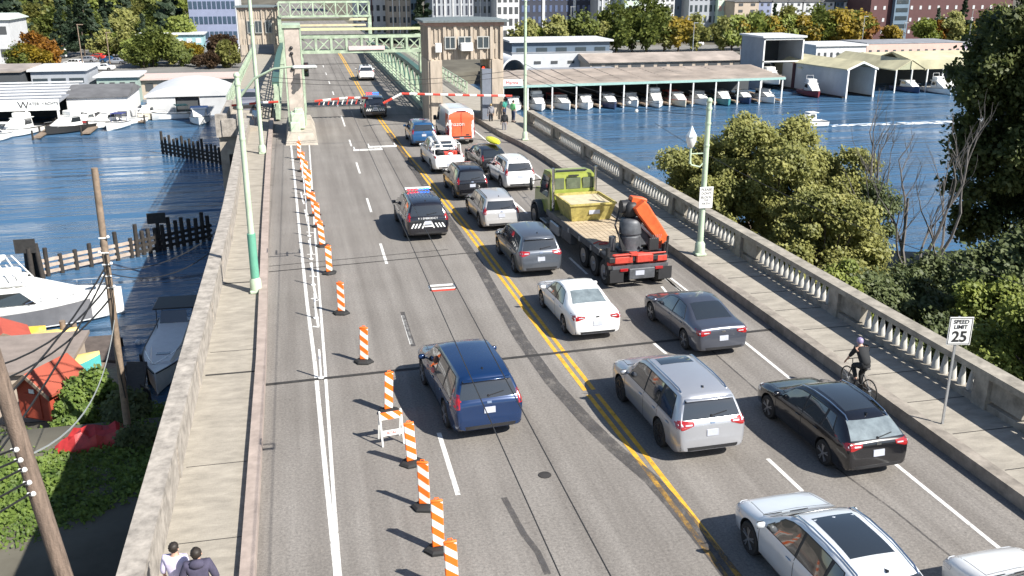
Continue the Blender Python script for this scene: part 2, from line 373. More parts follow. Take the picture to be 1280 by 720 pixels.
struct(mb.build('white_buffer_line', M_wht, fix=False))
# faint white marks of the ladder between the buffer lines
mb = MB()
for a, b in (((381, 262), (386, 285)), ((386, 300), (390, 318)), ((388, 328), (392, 345)), ((391, 352), (396, 376)), ((394, 385), (398, 408)), ((376, 240), (380, 255))):
    p, q = at(*a), at(*b); line('', [(p.x, p.y), (q.x, q.y)], .09, M_wht, mb=mb, build=False)
for a, b in (((383, 290), (394, 291)), ((384, 318), (394, 318)), ((387, 345), (397, 346)), ((389, 373), (400, 375)), ((391, 408), (399, 409))):
    p, q = at(*a), at(*b); line('', [(p.x, p.y), (q.x, q.y)], .10, M_wht, mb=mb, build=False)
struct(mb.build('white_hatching', M_wht, fix=False))
mb = MB()      # hatched box right of the truck
for a, b in (((829, 345), (853, 366)), ((827, 358), (845, 380)), ((835, 345), (870, 372)), ((752, 330), (762, 342))):
    p, q = at(*a), at(*b); line('', [(p.x, p.y), (q.x, q.y)], .10, M_wht, mb=mb, build=False)
for a, b in (((585, 140), (612, 141)), ((587, 146), (610, 147)), ((580, 133), (600, 134))):
    p, q = at(*a), at(*b); line('', [(p.x, p.y), (q.x, q.y)], .35, M_wht, mb=mb, build=False)
struct(mb.build('white_hatching', M_wht, fix=False))
mb = MB()      # long cast shadow left of the yellow line, painted as a dark band
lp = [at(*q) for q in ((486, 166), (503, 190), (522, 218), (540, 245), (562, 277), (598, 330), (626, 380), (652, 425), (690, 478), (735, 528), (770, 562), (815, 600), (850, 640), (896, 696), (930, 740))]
line('', [(p.x, p.y) for p in lp], .42, M_tar_shadow, .008, mb=mb, build=False)
struct(mb.build('tar_band', M_tar_shadow, fix=False))  # the painted cast shadow, no tar here
mb = MB()      # expansion joints
for (a, b, wd) in (((325, 482), (965, 412), .16), ((336, 340), (590, 316), .07), ((336, 333), (560, 312), .04)):
    p, q = at(*a), at(*b); line('', [(p.x, p.y), (q.x, q.y)], wd, M_joint, .012, mb=mb, build=False)
for yy_ in (81.5, 88, 92.6, 119): line('', [(-2, yy_), (14.2, yy_)], .14, M_joint, .012, mb=mb, build=False)
struct(mb.build('expansion_joint', M_joint, fix=False))
mb = MB()      # thin cracks, patches
for P in (((503, 390), (510, 412), (517, 433)),): line('', [(at(*q).x, at(*q).y) for q in P], .15, M_tar_shadow, .008, mb=mb, build=False)
for P in (((630, 622), (645, 650), (655, 668), (672, 690), (685, 718)),): line('', [(at(*q).x, at(*q).y) for q in P], .14, M_tar_shadow, .008, mb=mb, build=False)
for P in (((1045, 585), (1120, 640), (1200, 705)), ((880, 430), (960, 500))): line('', [(at(*q).x, at(*q).y) for q in P], .05, M_tar_shadow, .008, mb=mb, build=False)
struct(mb.build('tar_patch', M_tar_shadow, fix=False))
mb = MB(); mb.cyl((at(681, 594).x, at(681, 594).y, .0), (at(681, 594).x, at(681, 594).y, .014), .16, n=16)
tag(mb.build('manhole_cover', M_joint), 'small dark round cover set in the road behind the dark blue car', 'manhole cover')
# pavement joints on the left
mb = MB()
for k_ in (0, 3, 5, 8, 9, 13, 14, 18, 21, 23, 26, 30):
    yy_ = 12.6+k_*1.8+.3*math.sin(k_*5); mb.box((-2.55, yy_, .103), (1.5, .10 if k_ in (8, 13) else .016, .010))
for k_ in range(40): mb.box((16.75, -8+k_*1.9, .333), (1.9, .022, .010))
struct(mb.build('pavement_joint', M_joint))
# sky-facing sheets on the far shore
sheet_l = sheet('car_park', [(-110, 208), (-4, 214), (-4, 300), (-60, 330), (-140, 330)], -8.70, M_lot); struct(sheet_l)
for n_ in (): pass
sr = sheet('car_park', [(52, 244), (210, 236), (230, 262), (52, 275)], -8.70, M_lot); struct(sr)
# ---------------------------------------------------------------- cars
def pchip(pts):
    x = [p[0] for p in pts]; y = [p[1] for p in pts]; n = len(x)
    d = [(y[i+1]-y[i])/(x[i+1]-x[i]) for i in range(n-1)]
    m = [d[0]]+[0 if d[i-1]*d[i] <= 0 else 2*d[i-1]*d[i]/(d[i-1]+d[i]) for i in range(1, n-1)]+[d[-1]]
    def f(t):
        t = min(max(t, x[0]), x[-1]); i = 0
        while i < n-2 and t > x[i+1]: i += 1
        h = x[i+1]-x[i]; s = (t-x[i])/h
        return (2*s**3-3*s*s+1)*y[i]+(s**3-2*s*s+s)*h*m[i]+(-2*s**3+3*s*s)*y[i+1]+(s**3-s*s)*h*m[i+1]
    return f
PROF = dict(
 suv=dict(top=[(0,.36),(.004,.43),(.012,.60),(.03,.665),(.08,.925),(.105,.965),(.3,1.),(.5,.995),(.58,.97),(.635,.91),(.74,.665),(.78,.64),(.91,.585),(.965,.51),(.992,.41),(1,.33)],
      belt=[(0,.35),(.012,.57),(.1,.615),(.74,.585),(.8,.57),(.93,.51),(.985,.41),(1,.32)],
      wt=[(0,.84),(.03,.80),(.09,.70),(.3,.73),(.58,.73),(.64,.755),(.74,.85),(.9,.80),(1,.75)],
      wind=(.628,.735), rear=(.665,.905), sides=[(.10,.26,.14,.245),(.275,.445,.275,.445),(.46,.69,.46,.615)], rearmode='rear'),
 hatch=dict(top=[(0,.38),(.004,.46),(.012,.62),(.035,.69),(.13,.90),(.17,.945),(.35,1.),(.48,.995),(.56,.955),(.62,.88),(.735,.67),(.78,.635),(.91,.57),(.965,.49),(.992,.40),(1,.33)],
      belt=[(0,.36),(.012,.60),(.1,.64),(.74,.60),(.8,.57),(.93,.50),(.985,.40),(1,.32)],
      wt=[(0,.84),(.035,.80),(.15,.68),(.35,.71),(.55,.71),(.62,.745),(.735,.85),(.9,.80),(1,.75)],
      wind=(.60,.73), rear=(.685,.90), sides=[(.165,.26,.20,.255),(.275,.445,.275,.445),(.46,.69,.46,.595)], rearmode='rear'),
 sedan=dict(top=[(0,.42),(.004,.50),(.012,.66),(.03,.71),(.15,.745),(.18,.755),(.26,.875),(.32,.955),(.42,1.),(.51,.995),(.565,.96),(.63,.88),(.73,.69),(.77,.66),(.91,.585),(.965,.50),(.992,.41),(1,.34)],
      belt=[(0,.40),(.012,.62),(.1,.655),(.18,.665),(.74,.62),(.8,.59),(.93,.51),(.985,.41),(1,.33)],
      wt=[(0,.82),(.03,.80),(.15,.80),(.19,.78),(.32,.69),(.42,.68),(.55,.69),(.63,.74),(.73,.84),(.9,.80),(1,.75)],
      wind=(.60,.725), rear=(.185,.315), sides=[(.27,.43,.335,.43),(.445,.665,.445,.58)], rearmode='top'),
 coupe=dict(top=[(0,.44),(.004,.52),(.012,.66),(.03,.71),(.12,.735),(.15,.745),(.26,.89),(.33,.96),(.43,1.),(.50,.99),(.56,.95),(.63,.86),(.735,.675),(.78,.645),(.91,.57),(.965,.49),(.992,.40),(1,.33)],
      belt=[(0,.42),(.012,.63),(.1,.66),(.18,.67),(.74,.61),(.8,.58),(.93,.50),(.985,.40),(1,.32)],
      wt=[(0,.82),(.03,.80),(.12,.79),(.16,.77),(.32,.67),(.42,.66),(.55,.68),(.63,.74),(.735,.84),(.9,.80),(1,.75)],
      wind=(.59,.73), rear=(.155,.325), sides=[(.25,.43,.32,.43),(.445,.675,.445,.58)], rearmode='top'),
 van=dict(top=[(0,.22),(.003,.30),(.008,.50),(.02,.93),(.035,.975),(.08,1.),(.6,1.),(.72,.985),(.78,.93),(.87,.60),(.90,.54),(.96,.47),(.99,.36),(1,.28)],
      belt=[(0,.22),(.008,.44),(.1,.52),(.85,.50),(.9,.46),(.97,.38),(1,.27)],
      wt=[(0,.9),(.01,.92),(.03,.86),(.1,.86),(.7,.86),(.78,.84),(.87,.86),(1,.75)],
      wind=(.79,.865), rear=(.62,.88), sides=[(.66,.835,.66,.785)], rearmode='rear'),
 pickup=dict(top=[(0,.40),(.004,.50),(.01,.60),(.02,.63),(.36,.635),(.372,.66),(.395,.93),(.42,.97),(.5,1.),(.6,.99),(.645,.95),(.69,.87),(.765,.67),(.79,.645),(.92,.61),(.97,.55),(.992,.45),(1,.36)],
      belt=[(0,.38),(.01,.55),(.1,.60),(.74,.60),(.8,.585),(.93,.54),(.985,.45),(1,.35)],
      wt=[(0,.9),(.02,.93),(.36,.93),(.38,.80),(.40,.74),(.6,.74),(.69,.76),(.765,.86),(.9,.84),(1,.78)],
      wind=(.675,.76), rear=(.70,.91), sides=[(.41,.535,.425,.535),(.55,.725,.55,.67)], rearmode='rear', cabrear=.375))
WB = [(0,.80),(.006,.88),(.03,.95),(.10,1.),(.86,1.),(.94,.95),(.98,.87),(1,.72)]
def body_mesh(P, L, W, H, n=3):
    top, belt, wt, wb = pchip(P['top']), pchip(P['belt']), pchip(P['wt']), pchip(WB)
    zb = pchip([(0, .21), (.08, .125), (.92, .125), (1, .15)])
    ts = sorted({round(a+(b-a)*k/n, 5) for a, b in zip([p[0] for p in P['top']][:-1], [p[0] for p in P['top']][1:]) for k in range(n+1)}|{.2, .25, .4})
    mb = MB(); rings = []
    for t in ts:
        w_ = wb(t)*W/2; z0 = zb(t)*H; zt = top(t)*H; bl = min(belt(t)*H, zt-.01); x1 = min(wt(t)*(1.05 if t < .64 else 1.02)*W/2, w_*.96); y = (t-.5)*L; zm = (z0+bl)/2
        if z0 > bl-.06: z0 = bl-.06
        h = [(0, z0), (.72*w_, z0), (.90*w_, z0+.015), (.97*w_, z0+.07*(bl-z0)*2), (.995*w_, z0+(bl-z0)*.45), (w_, z0+(bl-z0)*.68), (.992*w_, bl-(bl-z0)*.08), (.965*w_, bl), 
             (.965*w_+(x1-.965*w_)*.5, bl+(zt-bl)*.46), (x1, bl+(zt-bl)*.86), (x1*.93, bl+(zt-bl)*.955), (x1*.6, zt+.006*H), (0, zt+.012*H)]
        rings.append([(x, y, z) for x, z in h]+[(-x, y, z) for x, z in h[-2:0:-1]])
    mb.loft(rings, True, 0, True); return mb, (top, belt)
def decal(bvh, lo, up, axis, off, m, mb, nu=6, nv=3, depth=.012):
    """sheet between two polylines given in a side ('x+','x-'), rear ('y-'), front ('y+') or top ('z') view, laid on the body"""
    def samp(pl, s):
        k = s*(len(pl)-1); i = min(int(k), len(pl)-2); f = k-i
        return (pl[i][0]*(1-f)+pl[i+1][0]*f, pl[i][1]*(1-f)+pl[i+1][1]*f)
    outer = []; inner = []
    for v in range(nv+1):
        ro = []; ri = []
        for uu in range(nu+1):
            a = samp(lo, uu/nu); b = samp(up, uu/nu); q = (a[0]+(b[0]-a[0])*v/nv, a[1]+(b[1]-a[1])*v/nv)
            if axis == 'x+': o, d = Vector((4, q[0], q[1])), Vector((-1, 0, 0))
            elif axis == 'x-': o, d = Vector((-4, q[0], q[1])), Vector((1, 0, 0))
            elif axis == 'y-': o, d = Vector((q[0], -8, q[1])), Vector((0, 1, 0))
            elif axis == 'y+': o, d = Vector((q[0], 8, q[1])), Vector((0, -1, 0))
            else: o, d = Vector((q[0], q[1], 5)), Vector((0, 0, -1))
            h = bvh.ray_cast(o, d)
            if h[0] is None:
                h = bvh.find_nearest(o+d*(3.1 if axis[0] == 'x' else 5.7))
            nn = h[1] if h[1].dot(d) < 0 else -h[1]; nn = (nn - d*.35).normalized()
            ro.append(h[0]+nn*off); ri.append(h[0]-nn*depth)
        outer.append(ro); inner.append(ri)
    base = len(mb.v); mb.loft(outer, False, m)
    rim = outer[0]+[r[-1] for r in outer[1:]]+outer[-1][-2::-1]+[r[0] for r in outer[-2:0:-1]]
    rin = inner[0]+[r[-1] for r in inner[1:]]+inner[-1][-2::-1]+[r[0] for r in inner[-2:0:-1]]
    mb.loft([rim, rin], True, m)
def wheel(root, x, y, r, wd, side, rimmat, spokes=5, low=False):
    mb = MB(); s = side
    mb.lathe([(r*.66, -wd/2), (r*.93, -wd/2), (r, -wd/2+.03), (r, wd/2-.03), (r*.93, wd/2), (r*.66, wd/2)], (x, y, r), 20 if not low else 12, 0, 'X')
    t = mb.build('wheel', [M_rubber], root, 40)
    rb = MB(); rb.lathe([(.02, s*wd*.30), (r*.60, s*wd*.26), (r*.66, s*wd*.46), (r*.69, s*(wd*.5+.004)), (r*.62, s*(wd*.5+.004))], (x, y, r), 20 if not low else 12, 1, 'X', False)
    if not low:
        for k in range(spokes):
            a = 2*PI*k/spokes+.3
            for da in (-.16, .16):
                p0 = Vector((x+s*wd*.5, y+.05*math.cos(a), r+.05*math.sin(a))); p1 = Vector((x+s*(wd*.5-.004), y+r*.66*math.cos(a+da), r+r*.66*math.sin(a+da)))
                rb.tube([p0, p1], .021, 4, 0)
        rb.cyl((x+s*wd*.3, y, r), (x+s*(wd*.5+.01), y, r), r*.16, n=10, m=0)
    else: rb.cyl((x+s*wd*.4, y, r), (x+s*(wd*.5+.004), y, r), r*.5, n=10, m=0)
    rb.build('rim', [rimmat, M_darkrim], t, 40)
def car(name, label, cat, kind, X, Y, rz, L, W, H, wbase, paint, rear_over=None, rimmat=None, wr=.34, sunroof=None, rails=False, clad=False, low=False,
        spoiler=False, rearglass=None, group=None, lights='tall', parts=None, roofmat=None, glass=None, z=0.):
    """Y = world y of the rear axle, X = centre line"""
    P = PROF[kind]; ro = rear_over if rear_over is not None else (L-wbase)*.53
    yr = -L/2+ro; yf = yr+wbase; rimmat = rimmat or M_rim; glass = glass or M_glass
    root = thing(name, label, cat, (X+math.sin(rz)*yr, Y-math.cos(rz)*yr, z), rz, group)
    mb, (top, belt) = body_mesh(P, L, W, H, 2 if low else 3)
    body = mb.build('body', [paint, M_seam], root, 38)
    src = MB(); src.v, src.f, src.m = mb.v, mb.f, mb.m
    bvh = BVHTree.FromPolygons([Vector(v) for v in mb.v], mb.f)
    # wheel wells
    cut = MB()
    for ax in (yr, yf):
        for s in (-1, 1): cut.lathe([(wr*1.14, s*(W/2-.30)), (wr*1.14, s*(W/2+.2))], (0, ax, wr+.02), 24, 0, 'X')
    if kind == 'pickup':
        cut.box((0, -L/2+.07*1+ .34*L/2, H*.63), (W*.78, L*.33, .52*H*.9), m=0)
    co = cut.build('cutter', [M_seam], None); bo = body.modifiers.new('b', 'BOOLEAN'); bo.object = co; bo.operation = 'DIFFERENCE'; bo.solver = 'EXACT'
    try: bo.material_mode = 'TRANSFER'
    except Exception: pass
    co.parent = root; bpy.context.view_layer.update()
    bake(body); body.data.set_sharp_from_angle(angle=R(38)); bpy.data.objects.remove(co)
    for ax in (yr, yf):
        for s in (-1, 1): wheel(root, s*(W/2-.125), ax, wr, .23, s, rimmat, 5 if H < 1.6 else 5, low)
    yy = lambda t: (t-.5)*L
    # glass
    g = MB(); b0, b1 = P['wind'][1], P['wind'][0]; w1 = pchip(P['wt'])
    decal(bvh, [(x*w1(b0)*W/2*.93, yy(b0)-.02*(abs(x)**2)*3) for x in (-1, -.5, 0, .5, 1)], [(x*w1(b1)*W/2*.90, yy(b1)) for x in (-1, -.5, 0, .5, 1)], 'z', .006, 0, g, 8, 5)
    g.build('windscreen', glass, root, 40)
    g = MB(); ra, rb_ = P['rear']
    if P['rearmode'] == 'top': decal(bvh, [(x*w1(ra)*W/2*.88, yy(ra)) for x in (-1, 0, 1)], [(x*w1(rb_)*W/2*.84, yy(rb_)) for x in (-1, 0, 1)], 'z', .006, 0, g, 8, 5)
    elif 'cabrear' not in P: decal(bvh, [(x*.80*W/2, ra*H) for x in (-1, 0, 1)], [(x*.66*W/2, rb_*H) for x in (-1, 0, 1)], 'y-', .006, 0, g, 8, 5)
    if kind != 'van' and g.v: g.build('rear_window', rearglass or glass, root, 40)
    if 'cabrear' in P:
        g = MB(); yc = yy(.38); g.ext([(-.6, yc-.02, .70*H), (.6, yc-.02, .70*H), (.52, yc+.075, .91*H), (-.52, yc+.075, .91*H)], (0, -.03, .01)); g.build('rear_window', glass, root)
    if not low:
        for s, ax in ((1, 'x+'), (-1, 'x-')):
            q0, q1 = P['sides'][0], P['sides'][-1]; ts_ = np.linspace(0, 1, 9); lo_ = [q0[0]-.010+(q1[1]+.012-q0[0]+.010)*k for k in ts_]; up_ = [q0[2]-.004+(q1[3]+.012-q0[2]+.004)*k for k in ts_]
            g = MB(); decal(bvh, [(yy(t), (belt(t)+.006)*H) for t in lo_], [(yy(t), (belt(t)+(top(t)-belt(t))*.865)*H) for t in up_], ax, .0025, 0, g, 24, 5); g.build('window_trim', M_black, root, 40)
        g = MB(); decal(bvh, [(-.06, .60*H), (.06, .60*H)], [(-.06, .60*H+.05), (.06, .60*H+.05)], 'y-', .012, 0, g, 2, 1); g.build('badge', M_chrome, root)
    for s, ax in ((1, 'x+'), (-1, 'x-')):
        for i, (a, b, a2, b2) in enumerate(P['sides']):
            g = MB(); zl = lambda t: (belt(t)+.018)*H; zu = lambda t: (belt(t)+(top(t)-belt(t))*.84)*H
            decal(bvh, [(yy(a), zl(a)), (yy((a+b)/2), zl((a+b)/2)), (yy(b), zl(b))], [(yy(a2), zu(a2)), (yy((a2+b2)/2), zu((a2+b2)/2)), (yy(b2), zu(b2))], ax, .007, 0, g, 6, 4)
            g.build('side_window', glass, root, 40)
    # lamps
    if kind == 'van': z0, z1, xi, xo = .27*H, .50*H, .84, .97
    elif lights == 'tall': z0, z1, xi, xo = .55*H, .74*H, .78, .95
    elif lights == 'wide': z0, z1, xi, xo = .545*H, .665*H, .50, .97
    else: z0, z1, xi, xo = .50*H, .64*H, .60, .96
    for s in (-1, 1):
        g = MB(); tz = .0 if lights == 'tall' or kind == 'van' else .045*H
        decal(bvh, [(s*xi*W/2*1.04, z0+tz), (s*(xi*.4+xo*.6)*W/2, z0), (s*xo*W/2*.97, z0)], [(s*xi*W/2, z1-tz*.45), (s*(xi*.4+xo*.6)*W/2, z1-tz*.1), (s*xo*W/2*.97, z1)], 'y-', .012, 0, g, 4, 3)
        if lights != 'tall' and kind != 'van': decal(bvh, [(s*(xi+.06)*W/2, (z0+z1)/2-.012), (s*xo*.93*W/2, (z0+z1)/2-.012)], [(s*(xi+.06)*W/2, (z0+z1)/2+.018), (s*xo*.93*W/2, (z0+z1)/2+.018)], 'y-', .017, 1, g, 2, 1)
        a0 = .004*L; decal(bvh, [(-L/2+a0*3, z0+.02), (-L/2+.045*L, z0+.05)], [(-L/2+a0*5, z1), (-L/2+.05*L, z1-.02)], 'x+' if s > 0 else 'x-', .010, 0, g, 3, 2)
        g.build('tail_light', [M_tail, M_head], root, 40)
        g = MB(); decal(bvh, [(s*.55*W/2, H*.40), (s*.86*W/2, H*.40)], [(s*.6*W/2, H*.47), (s*.86*W/2, H*.49)], 'y+', .012, 0, g, 3, 2)
        decal(bvh, [(L/2-.09*L, H*.43), (L/2-.03*L, H*.40)], [(L/2-.09*L, H*.49), (L/2-.03*L, H*.46)], 'x+' if s > 0 else 'x-', .010, 0, g, 3, 2)
        g.build('headlight', M_head, root, 40)
    g = MB(); pz = (.47 if lights != 'tall' or kind in ('hatch',) else .50)*H if kind not in ('van', 'pickup') else (.2*H if kind == 'van' else .33*H)
    decal(bvh, [(-.15, pz-.08), (.15, pz-.08)], [(-.15, pz+.08), (.15, pz+.08)], 'y-', .02, 0, g, 2, 2); g.build('number_plate', M_plate, root)
    # bumper, grille
    g = MB(); decal(bvh, [(-.84*W/2, .17*H), (0, .17*H), (.84*W/2, .17*H)], [(-.87*W/2, .27*H), (0, .27*H), (.87*W/2, .27*H)], 'y-', .012, 0, g, 8, 2)
    g.build('rear_bumper', M_black if (clad or kind in ('van',)) else (M_chrome if kind == 'pickup' else M_black), root, 40)
    g = MB(); decal(bvh, [(-.5*W/2, .25*H), (.5*W/2, .25*H)], [(-.55*W/2, .44*H), (.55*W/2, .44*H)], 'y+', .01, 0, g, 6, 2); g.build('grille', M_black, root, 40)
    for s in (-1, 1):
        g = MB(); zz = (belt(P['wind'][1])+.05)*H; my = yy(P['wind'][1]-.045)
        g.ribox((s*(W/2+.10), my, zz+.02), (.20 if kind != 'van' else .24, .11, .15 if kind != 'van' else .36), .035); g.box((s*(W/2-.02), my+.01, zz-.03), (.12, .05, .04)); g.build('wing_mirror', paint if kind != 'van' and not clad else M_black, root, 50)
    if not low:
        g = MB()
        for s, ax in ((1, 'x+'), (-1, 'x-')):
            for t in ([p[1]+.007 for p in P['sides'] if p[1] < .5 and p[1]-p[0] > .1]+[P['sides'][-1][1]+.035] if kind != 'van' else [.3, .62, .84]):
                decal(bvh, [(yy(t)-.008, .20*H), (yy(t)+.008, .20*H)], [(yy(t)-.008, (belt(t)+.01)*H), (yy(t)+.008, (belt(t)+.01)*H)], ax, .0015, 0, g, 1, 10)
            decal(bvh, [(yr+wr*1.25, .19*H), (yf-wr*1.25, .19*H)], [(yr+wr*1.25, .19*H+.012), (yf-wr*1.25, .19*H+.012)], ax, .0015, 0, g, 10, 1)
        hb = P['wind'][1]+.035
        decal(bvh, [(-.78*W/2, yy(hb)), (0, yy(hb)+.03), (.78*W/2, yy(hb))], [(-.78*W/2, yy(hb)+.014), (0, yy(hb)+.044), (.78*W/2, yy(hb)+.014)], 'z', .0015, 0, g, 10, 1)
        for s in (-1, 1): decal(bvh, [(s*.80*W/2, yy(hb)), (s*.80*W/2+.012, yy(hb))], [(s*.70*W/2, yy(.955)), (s*.70*W/2+.012, yy(.955))], 'z', .0015, 0, g, 1, 10)
        g.build('panel_seam', M_seam, root)
        for s in (-1, 1):
            for p in P['sides']:
                if p[1]-p[0] > .12:
                    t = p[0]+.028; g = MB(); hx = bvh.ray_cast(Vector((s*4, yy(t), (belt(t)-.075)*H)), Vector((-s, 0, 0)))[0]
                    if hx: g.ribox((hx.x+s*.015, hx.y, hx.z), (.03, .17, .03), .01); g.build('door_handle', paint, root)
        g = MB(); wz = bvh.ray_cast(Vector((.1, yy(P['wind'][1]-.01), 5)), Vector((0, 0, -1)))[0].z
        for x in (-.45, .15): g.tube([(x, yy(P['wind'][1])+.01, wz+.0), (x-.45, yy(P['wind'][1])-.05, wz+.035)], .010, 4)
        g.build('wiper', M_black, root)
    if clad:
        for ax, s in (('x+', 1), ('x-', -1)):
            g = MB()
            decal(bvh, [(yr+wr*1.16, .14*H), (yf-wr*1.16, .14*H)], [(yr+wr*1.16, .25*H), (yf-wr*1.16, .25*H)], ax, .01, 0, g, 8, 2)
            for axl in (yr, yf):
                arc = [(axl+wr*k*math.cos(a), wr+.02+wr*k*math.sin(a)) for k in (1.15,) for a in np.linspace(-.2, PI+.2, 9)]
                arc2 = [(axl+wr*k*math.cos(a), wr+.02+wr*k*math.sin(a)) for k in (1.32,) for a in np.linspace(-.2, PI+.2, 9)]
                decal(bvh, arc, arc2, ax, .012, 0, g, 16, 1)
            g.build('cladding', M_black, root, 40)
    if rails:
        for s in (-1, 1):
            g = MB(); pts = []
            for t in (.13, .16, .3, .45, .56, .59):
                x = s*w1(t)*W/2*.90; h = bvh.ray_cast(Vector((x, yy(t), 5)), Vector((0, 0, -1)))[0]; pts.append((x, yy(t), h.z+(.045 if .14 < t < .58 else .0)))
            g.tube(pts, .017, 6); g.build('roof_rail', M_black if rails == 'black' else M_chrome, root, 50)
    if sunroof:
        g = MB(); a, b = sunroof; decal(bvh, [(-.42*W*.5*1.15, yy(a)), (.42*W*.5*1.15, yy(a))], [(-.42*W*.5*1.1, yy(b)), (.42*W*.5*1.1, yy(b))], 'z', .006, 0, g, 5, 6); g.build('sunroof', M_glass, root, 40)
    if roofmat:
        g = MB(); decal(bvh, [(-.60*W*.5, yy(.12)), (.60*W*.5, yy(.12))], [(-.60*W*.5, yy(.56)), (.60*W*.5, yy(.56))], 'z', .003, 0, g, 5, 6); g.build('roof_panel', roofmat, root, 40)
    if spoiler:
        g = MB(); t = .075 if kind == 'suv' else .115; ztop = top(t)*H; g.ribox((0, yy(t)-.03, ztop+.012), (W*.66, .16, .03), .012); g.build('spoiler', paint, root, 50)
    if kind in ('suv', 'hatch') and not low:
        g = MB(); h0 = bvh.ray_cast(Vector((0, -8, .70*H)), Vector((0, 1, 0)))[0]; h1 = bvh.ray_cast(Vector((.42, -8, .74*H)), Vector((0, 1, 0)))[0]
        g.tube([h0+Vector((0, -.03, 0)), h1+Vector((0, -.03, 0))], .012, 4); g.cyl(h0, h0+Vector((0, -.04, 0)), .03, n=8); g.build('rear_wiper', M_black, root)
        g = MB(); h = bvh.ray_cast(Vector((0, yy(.16), 5)), Vector((0, 0, -1)))[0]
        g.add([(-.025, h.y-.08, h.z), (.025, h.y-.08, h.z), (.0, h.y+.07, h.z), (0, h.y-.09, h.z+.06)], [(0, 1, 2), (0, 1, 3), (1, 2, 3), (2, 0, 3)]); g.build('aerial', M_black, root)
    return root, bvh, dict(yy=yy, yr=yr, yf=yf, top=top, belt=belt, L=L, W=W, H=H)
def paint(name, c, metal=.0, rough=.35): return mat('paint_'+name, c, rough, metal, var=.04, scale=1.5, coat=1.)
def bicycle(label, loc, rz, frame_m, s=1., rx=0):
    """local: forward +Y, upright"""
    t = thing('bicycle', label, 'bicycle', loc, rz); t.rotation_euler = (0, rx, rz)
    r = .34*s; wb = 1.02*s
    for y, n_ in ((-wb/2, 'wheel'), (wb/2, 'wheel')):
        g = MB(); R_ = []
        for k in range(24):
            a = 2*PI*k/24; c = Vector((0, y+math.cos(a)*(r-.018), r+math.sin(a)*(r-.018))); d = Vector((0, math.cos(a), math.sin(a)))
            R_.append([c+d*.02*math.cos(b)+Vector((1, 0, 0))*.02*math.sin(b) for b in np.linspace(0, 2*PI, 6, endpoint=False)])
        R_.append(R_[0]); g.loft(R_, True); wh = g.build('wheel', M_rubber, t, 50)
        g = MB()
        for k in range(12):
            a = 2*PI*k/12; g.tube([(0, y, r), (0, y+math.cos(a)*(r-.03), r+math.sin(a)*(r-.03))], .004, 3)
        g.cyl((-.04, y, r), (.04, y, r), .02, n=8); g.build('spokes', M_steel, wh)
    bb = (0, -.07*s, .29*s); st = (0, -.20*s, .80*s); hd = (0, .37*s, .82*s); hb = (0, .40*s, .70*s)
    g = MB()
    for a, b in ((bb, st), (st, hd), (bb, hb), (hd, hb), ((0, -wb/2, r), bb), ((0, -wb/2, r), (0, -.18*s, .72*s)), (hb, (0, wb/2, r))): g.tube([a, b], .018, 6)
    g.build('frame', frame_m, t, 50)
    g = MB(); g.tube([st, (0, -.22*s, .92*s)], .012, 5); g.ribox((0, -.24*s, .94*s), (.14, .26, .05), .02); g.build('saddle', M_black, t)
    g = MB(); g.tube([hd, (0, .40*s, .96*s)], .014, 5); g.tube([(-.28, .33*s, .98*s), (-.1, .42*s, .97*s), (.1, .42*s, .97*s), (.28, .33*s, .98*s)], .014, 5); g.build('handlebar', M_black, t, 50)
    g = MB(); g.cyl((.02, bb[1], bb[2]), (.03, bb[1], bb[2]), .09, n=14); g.tube([(.06, bb[1], bb[2]), (.07, bb[1]+.10, bb[2]-.12)], .012, 5); g.tube([(-.06, bb[1], bb[2]), (-.07, bb[1]-.10, bb[2]+.12)], .012, 5)
    g.ribox((.11, bb[1]+.10, bb[2]-.12), (.09, .06, .02), .008); g.ribox((-.11, bb[1]-.10, bb[2]+.12), (.09, .06, .02), .008); g.build('crankset', M_black, t)
    return t
# ---------------------------------------------------------------- traffic
P_silver = paint('silver', (.46, .47, .50), .55, .3); P_blk = paint('black', (.006, .006, .008), .0, .2); P_gun = paint('gunmetal', (.10, .11, .14), .6, .28)
P_wht = paint('white', (.74, .74, .73), 0, .3); P_navy = paint('navy', (.006, .028, .095), .3, .2); P_pale = paint('pale_silver', (.64, .67, .70), .15, .28)
P_rogue = paint('dark_silver', (.13, .145, .17), .6, .28); P_blue = paint('mid_blue', (.02, .09, .22), .3, .28); P_van = paint('van_orange', (.80, .12, .045), 0, .35)
P_wagon = paint('pearl', (.50, .49, .48), .3, .3); P_dk = paint('charcoal', (.02, .021, .025), .3, .25)
D = lambda d: R(d)
car('suv', 'silver three-row car with roof rails and twin dark roof panels, beside the double yellow line', 'car', 'suv', 9.37, 20.28, D(1.8), 4.89, 1.93, 1.73, 2.79, P_silver, rimmat=M_darkrim, wr=.37, sunroof=(.46, .56), rails='chrome', lights='wide', spoiler=True)
car('hatchback', 'glossy black hatchback in front of the white edge line, beside the cyclist', 'car', 'hatch', 12.90, 18.48, D(2.4), 4.46, 1.78, 1.48, 2.67, P_blk, wr=.33, rails='chrome', lights='wide', sunroof=(.20, .52), rearglass=M_glass_l)
car('sedan', 'dark grey four-door car with sloping rear window, behind the crane truck', 'car', 'coupe', 12.50, 26.32, D(2.5), 4.60, 1.80, 1.43, 2.70, P_gun, wr=.33, lights='wide')
car('sedan', 'white sedan with full-width red tail lights beside the double yellow line', 'car', 'sedan', 9.06, 28.57, D(1.8), 4.65, 1.74, 1.41, 2.62, P_wht, wr=.31, lights='wide', rimmat=M_rim, rearglass=M_glass_l)
car('suv', 'dark silver crossover left of the crane truck bed', 'car', 'suv', 8.95, 35.54, D(1.4), 4.68, 1.84, 1.70, 2.70, P_rogue, wr=.36, lights='wide', spoiler=True)
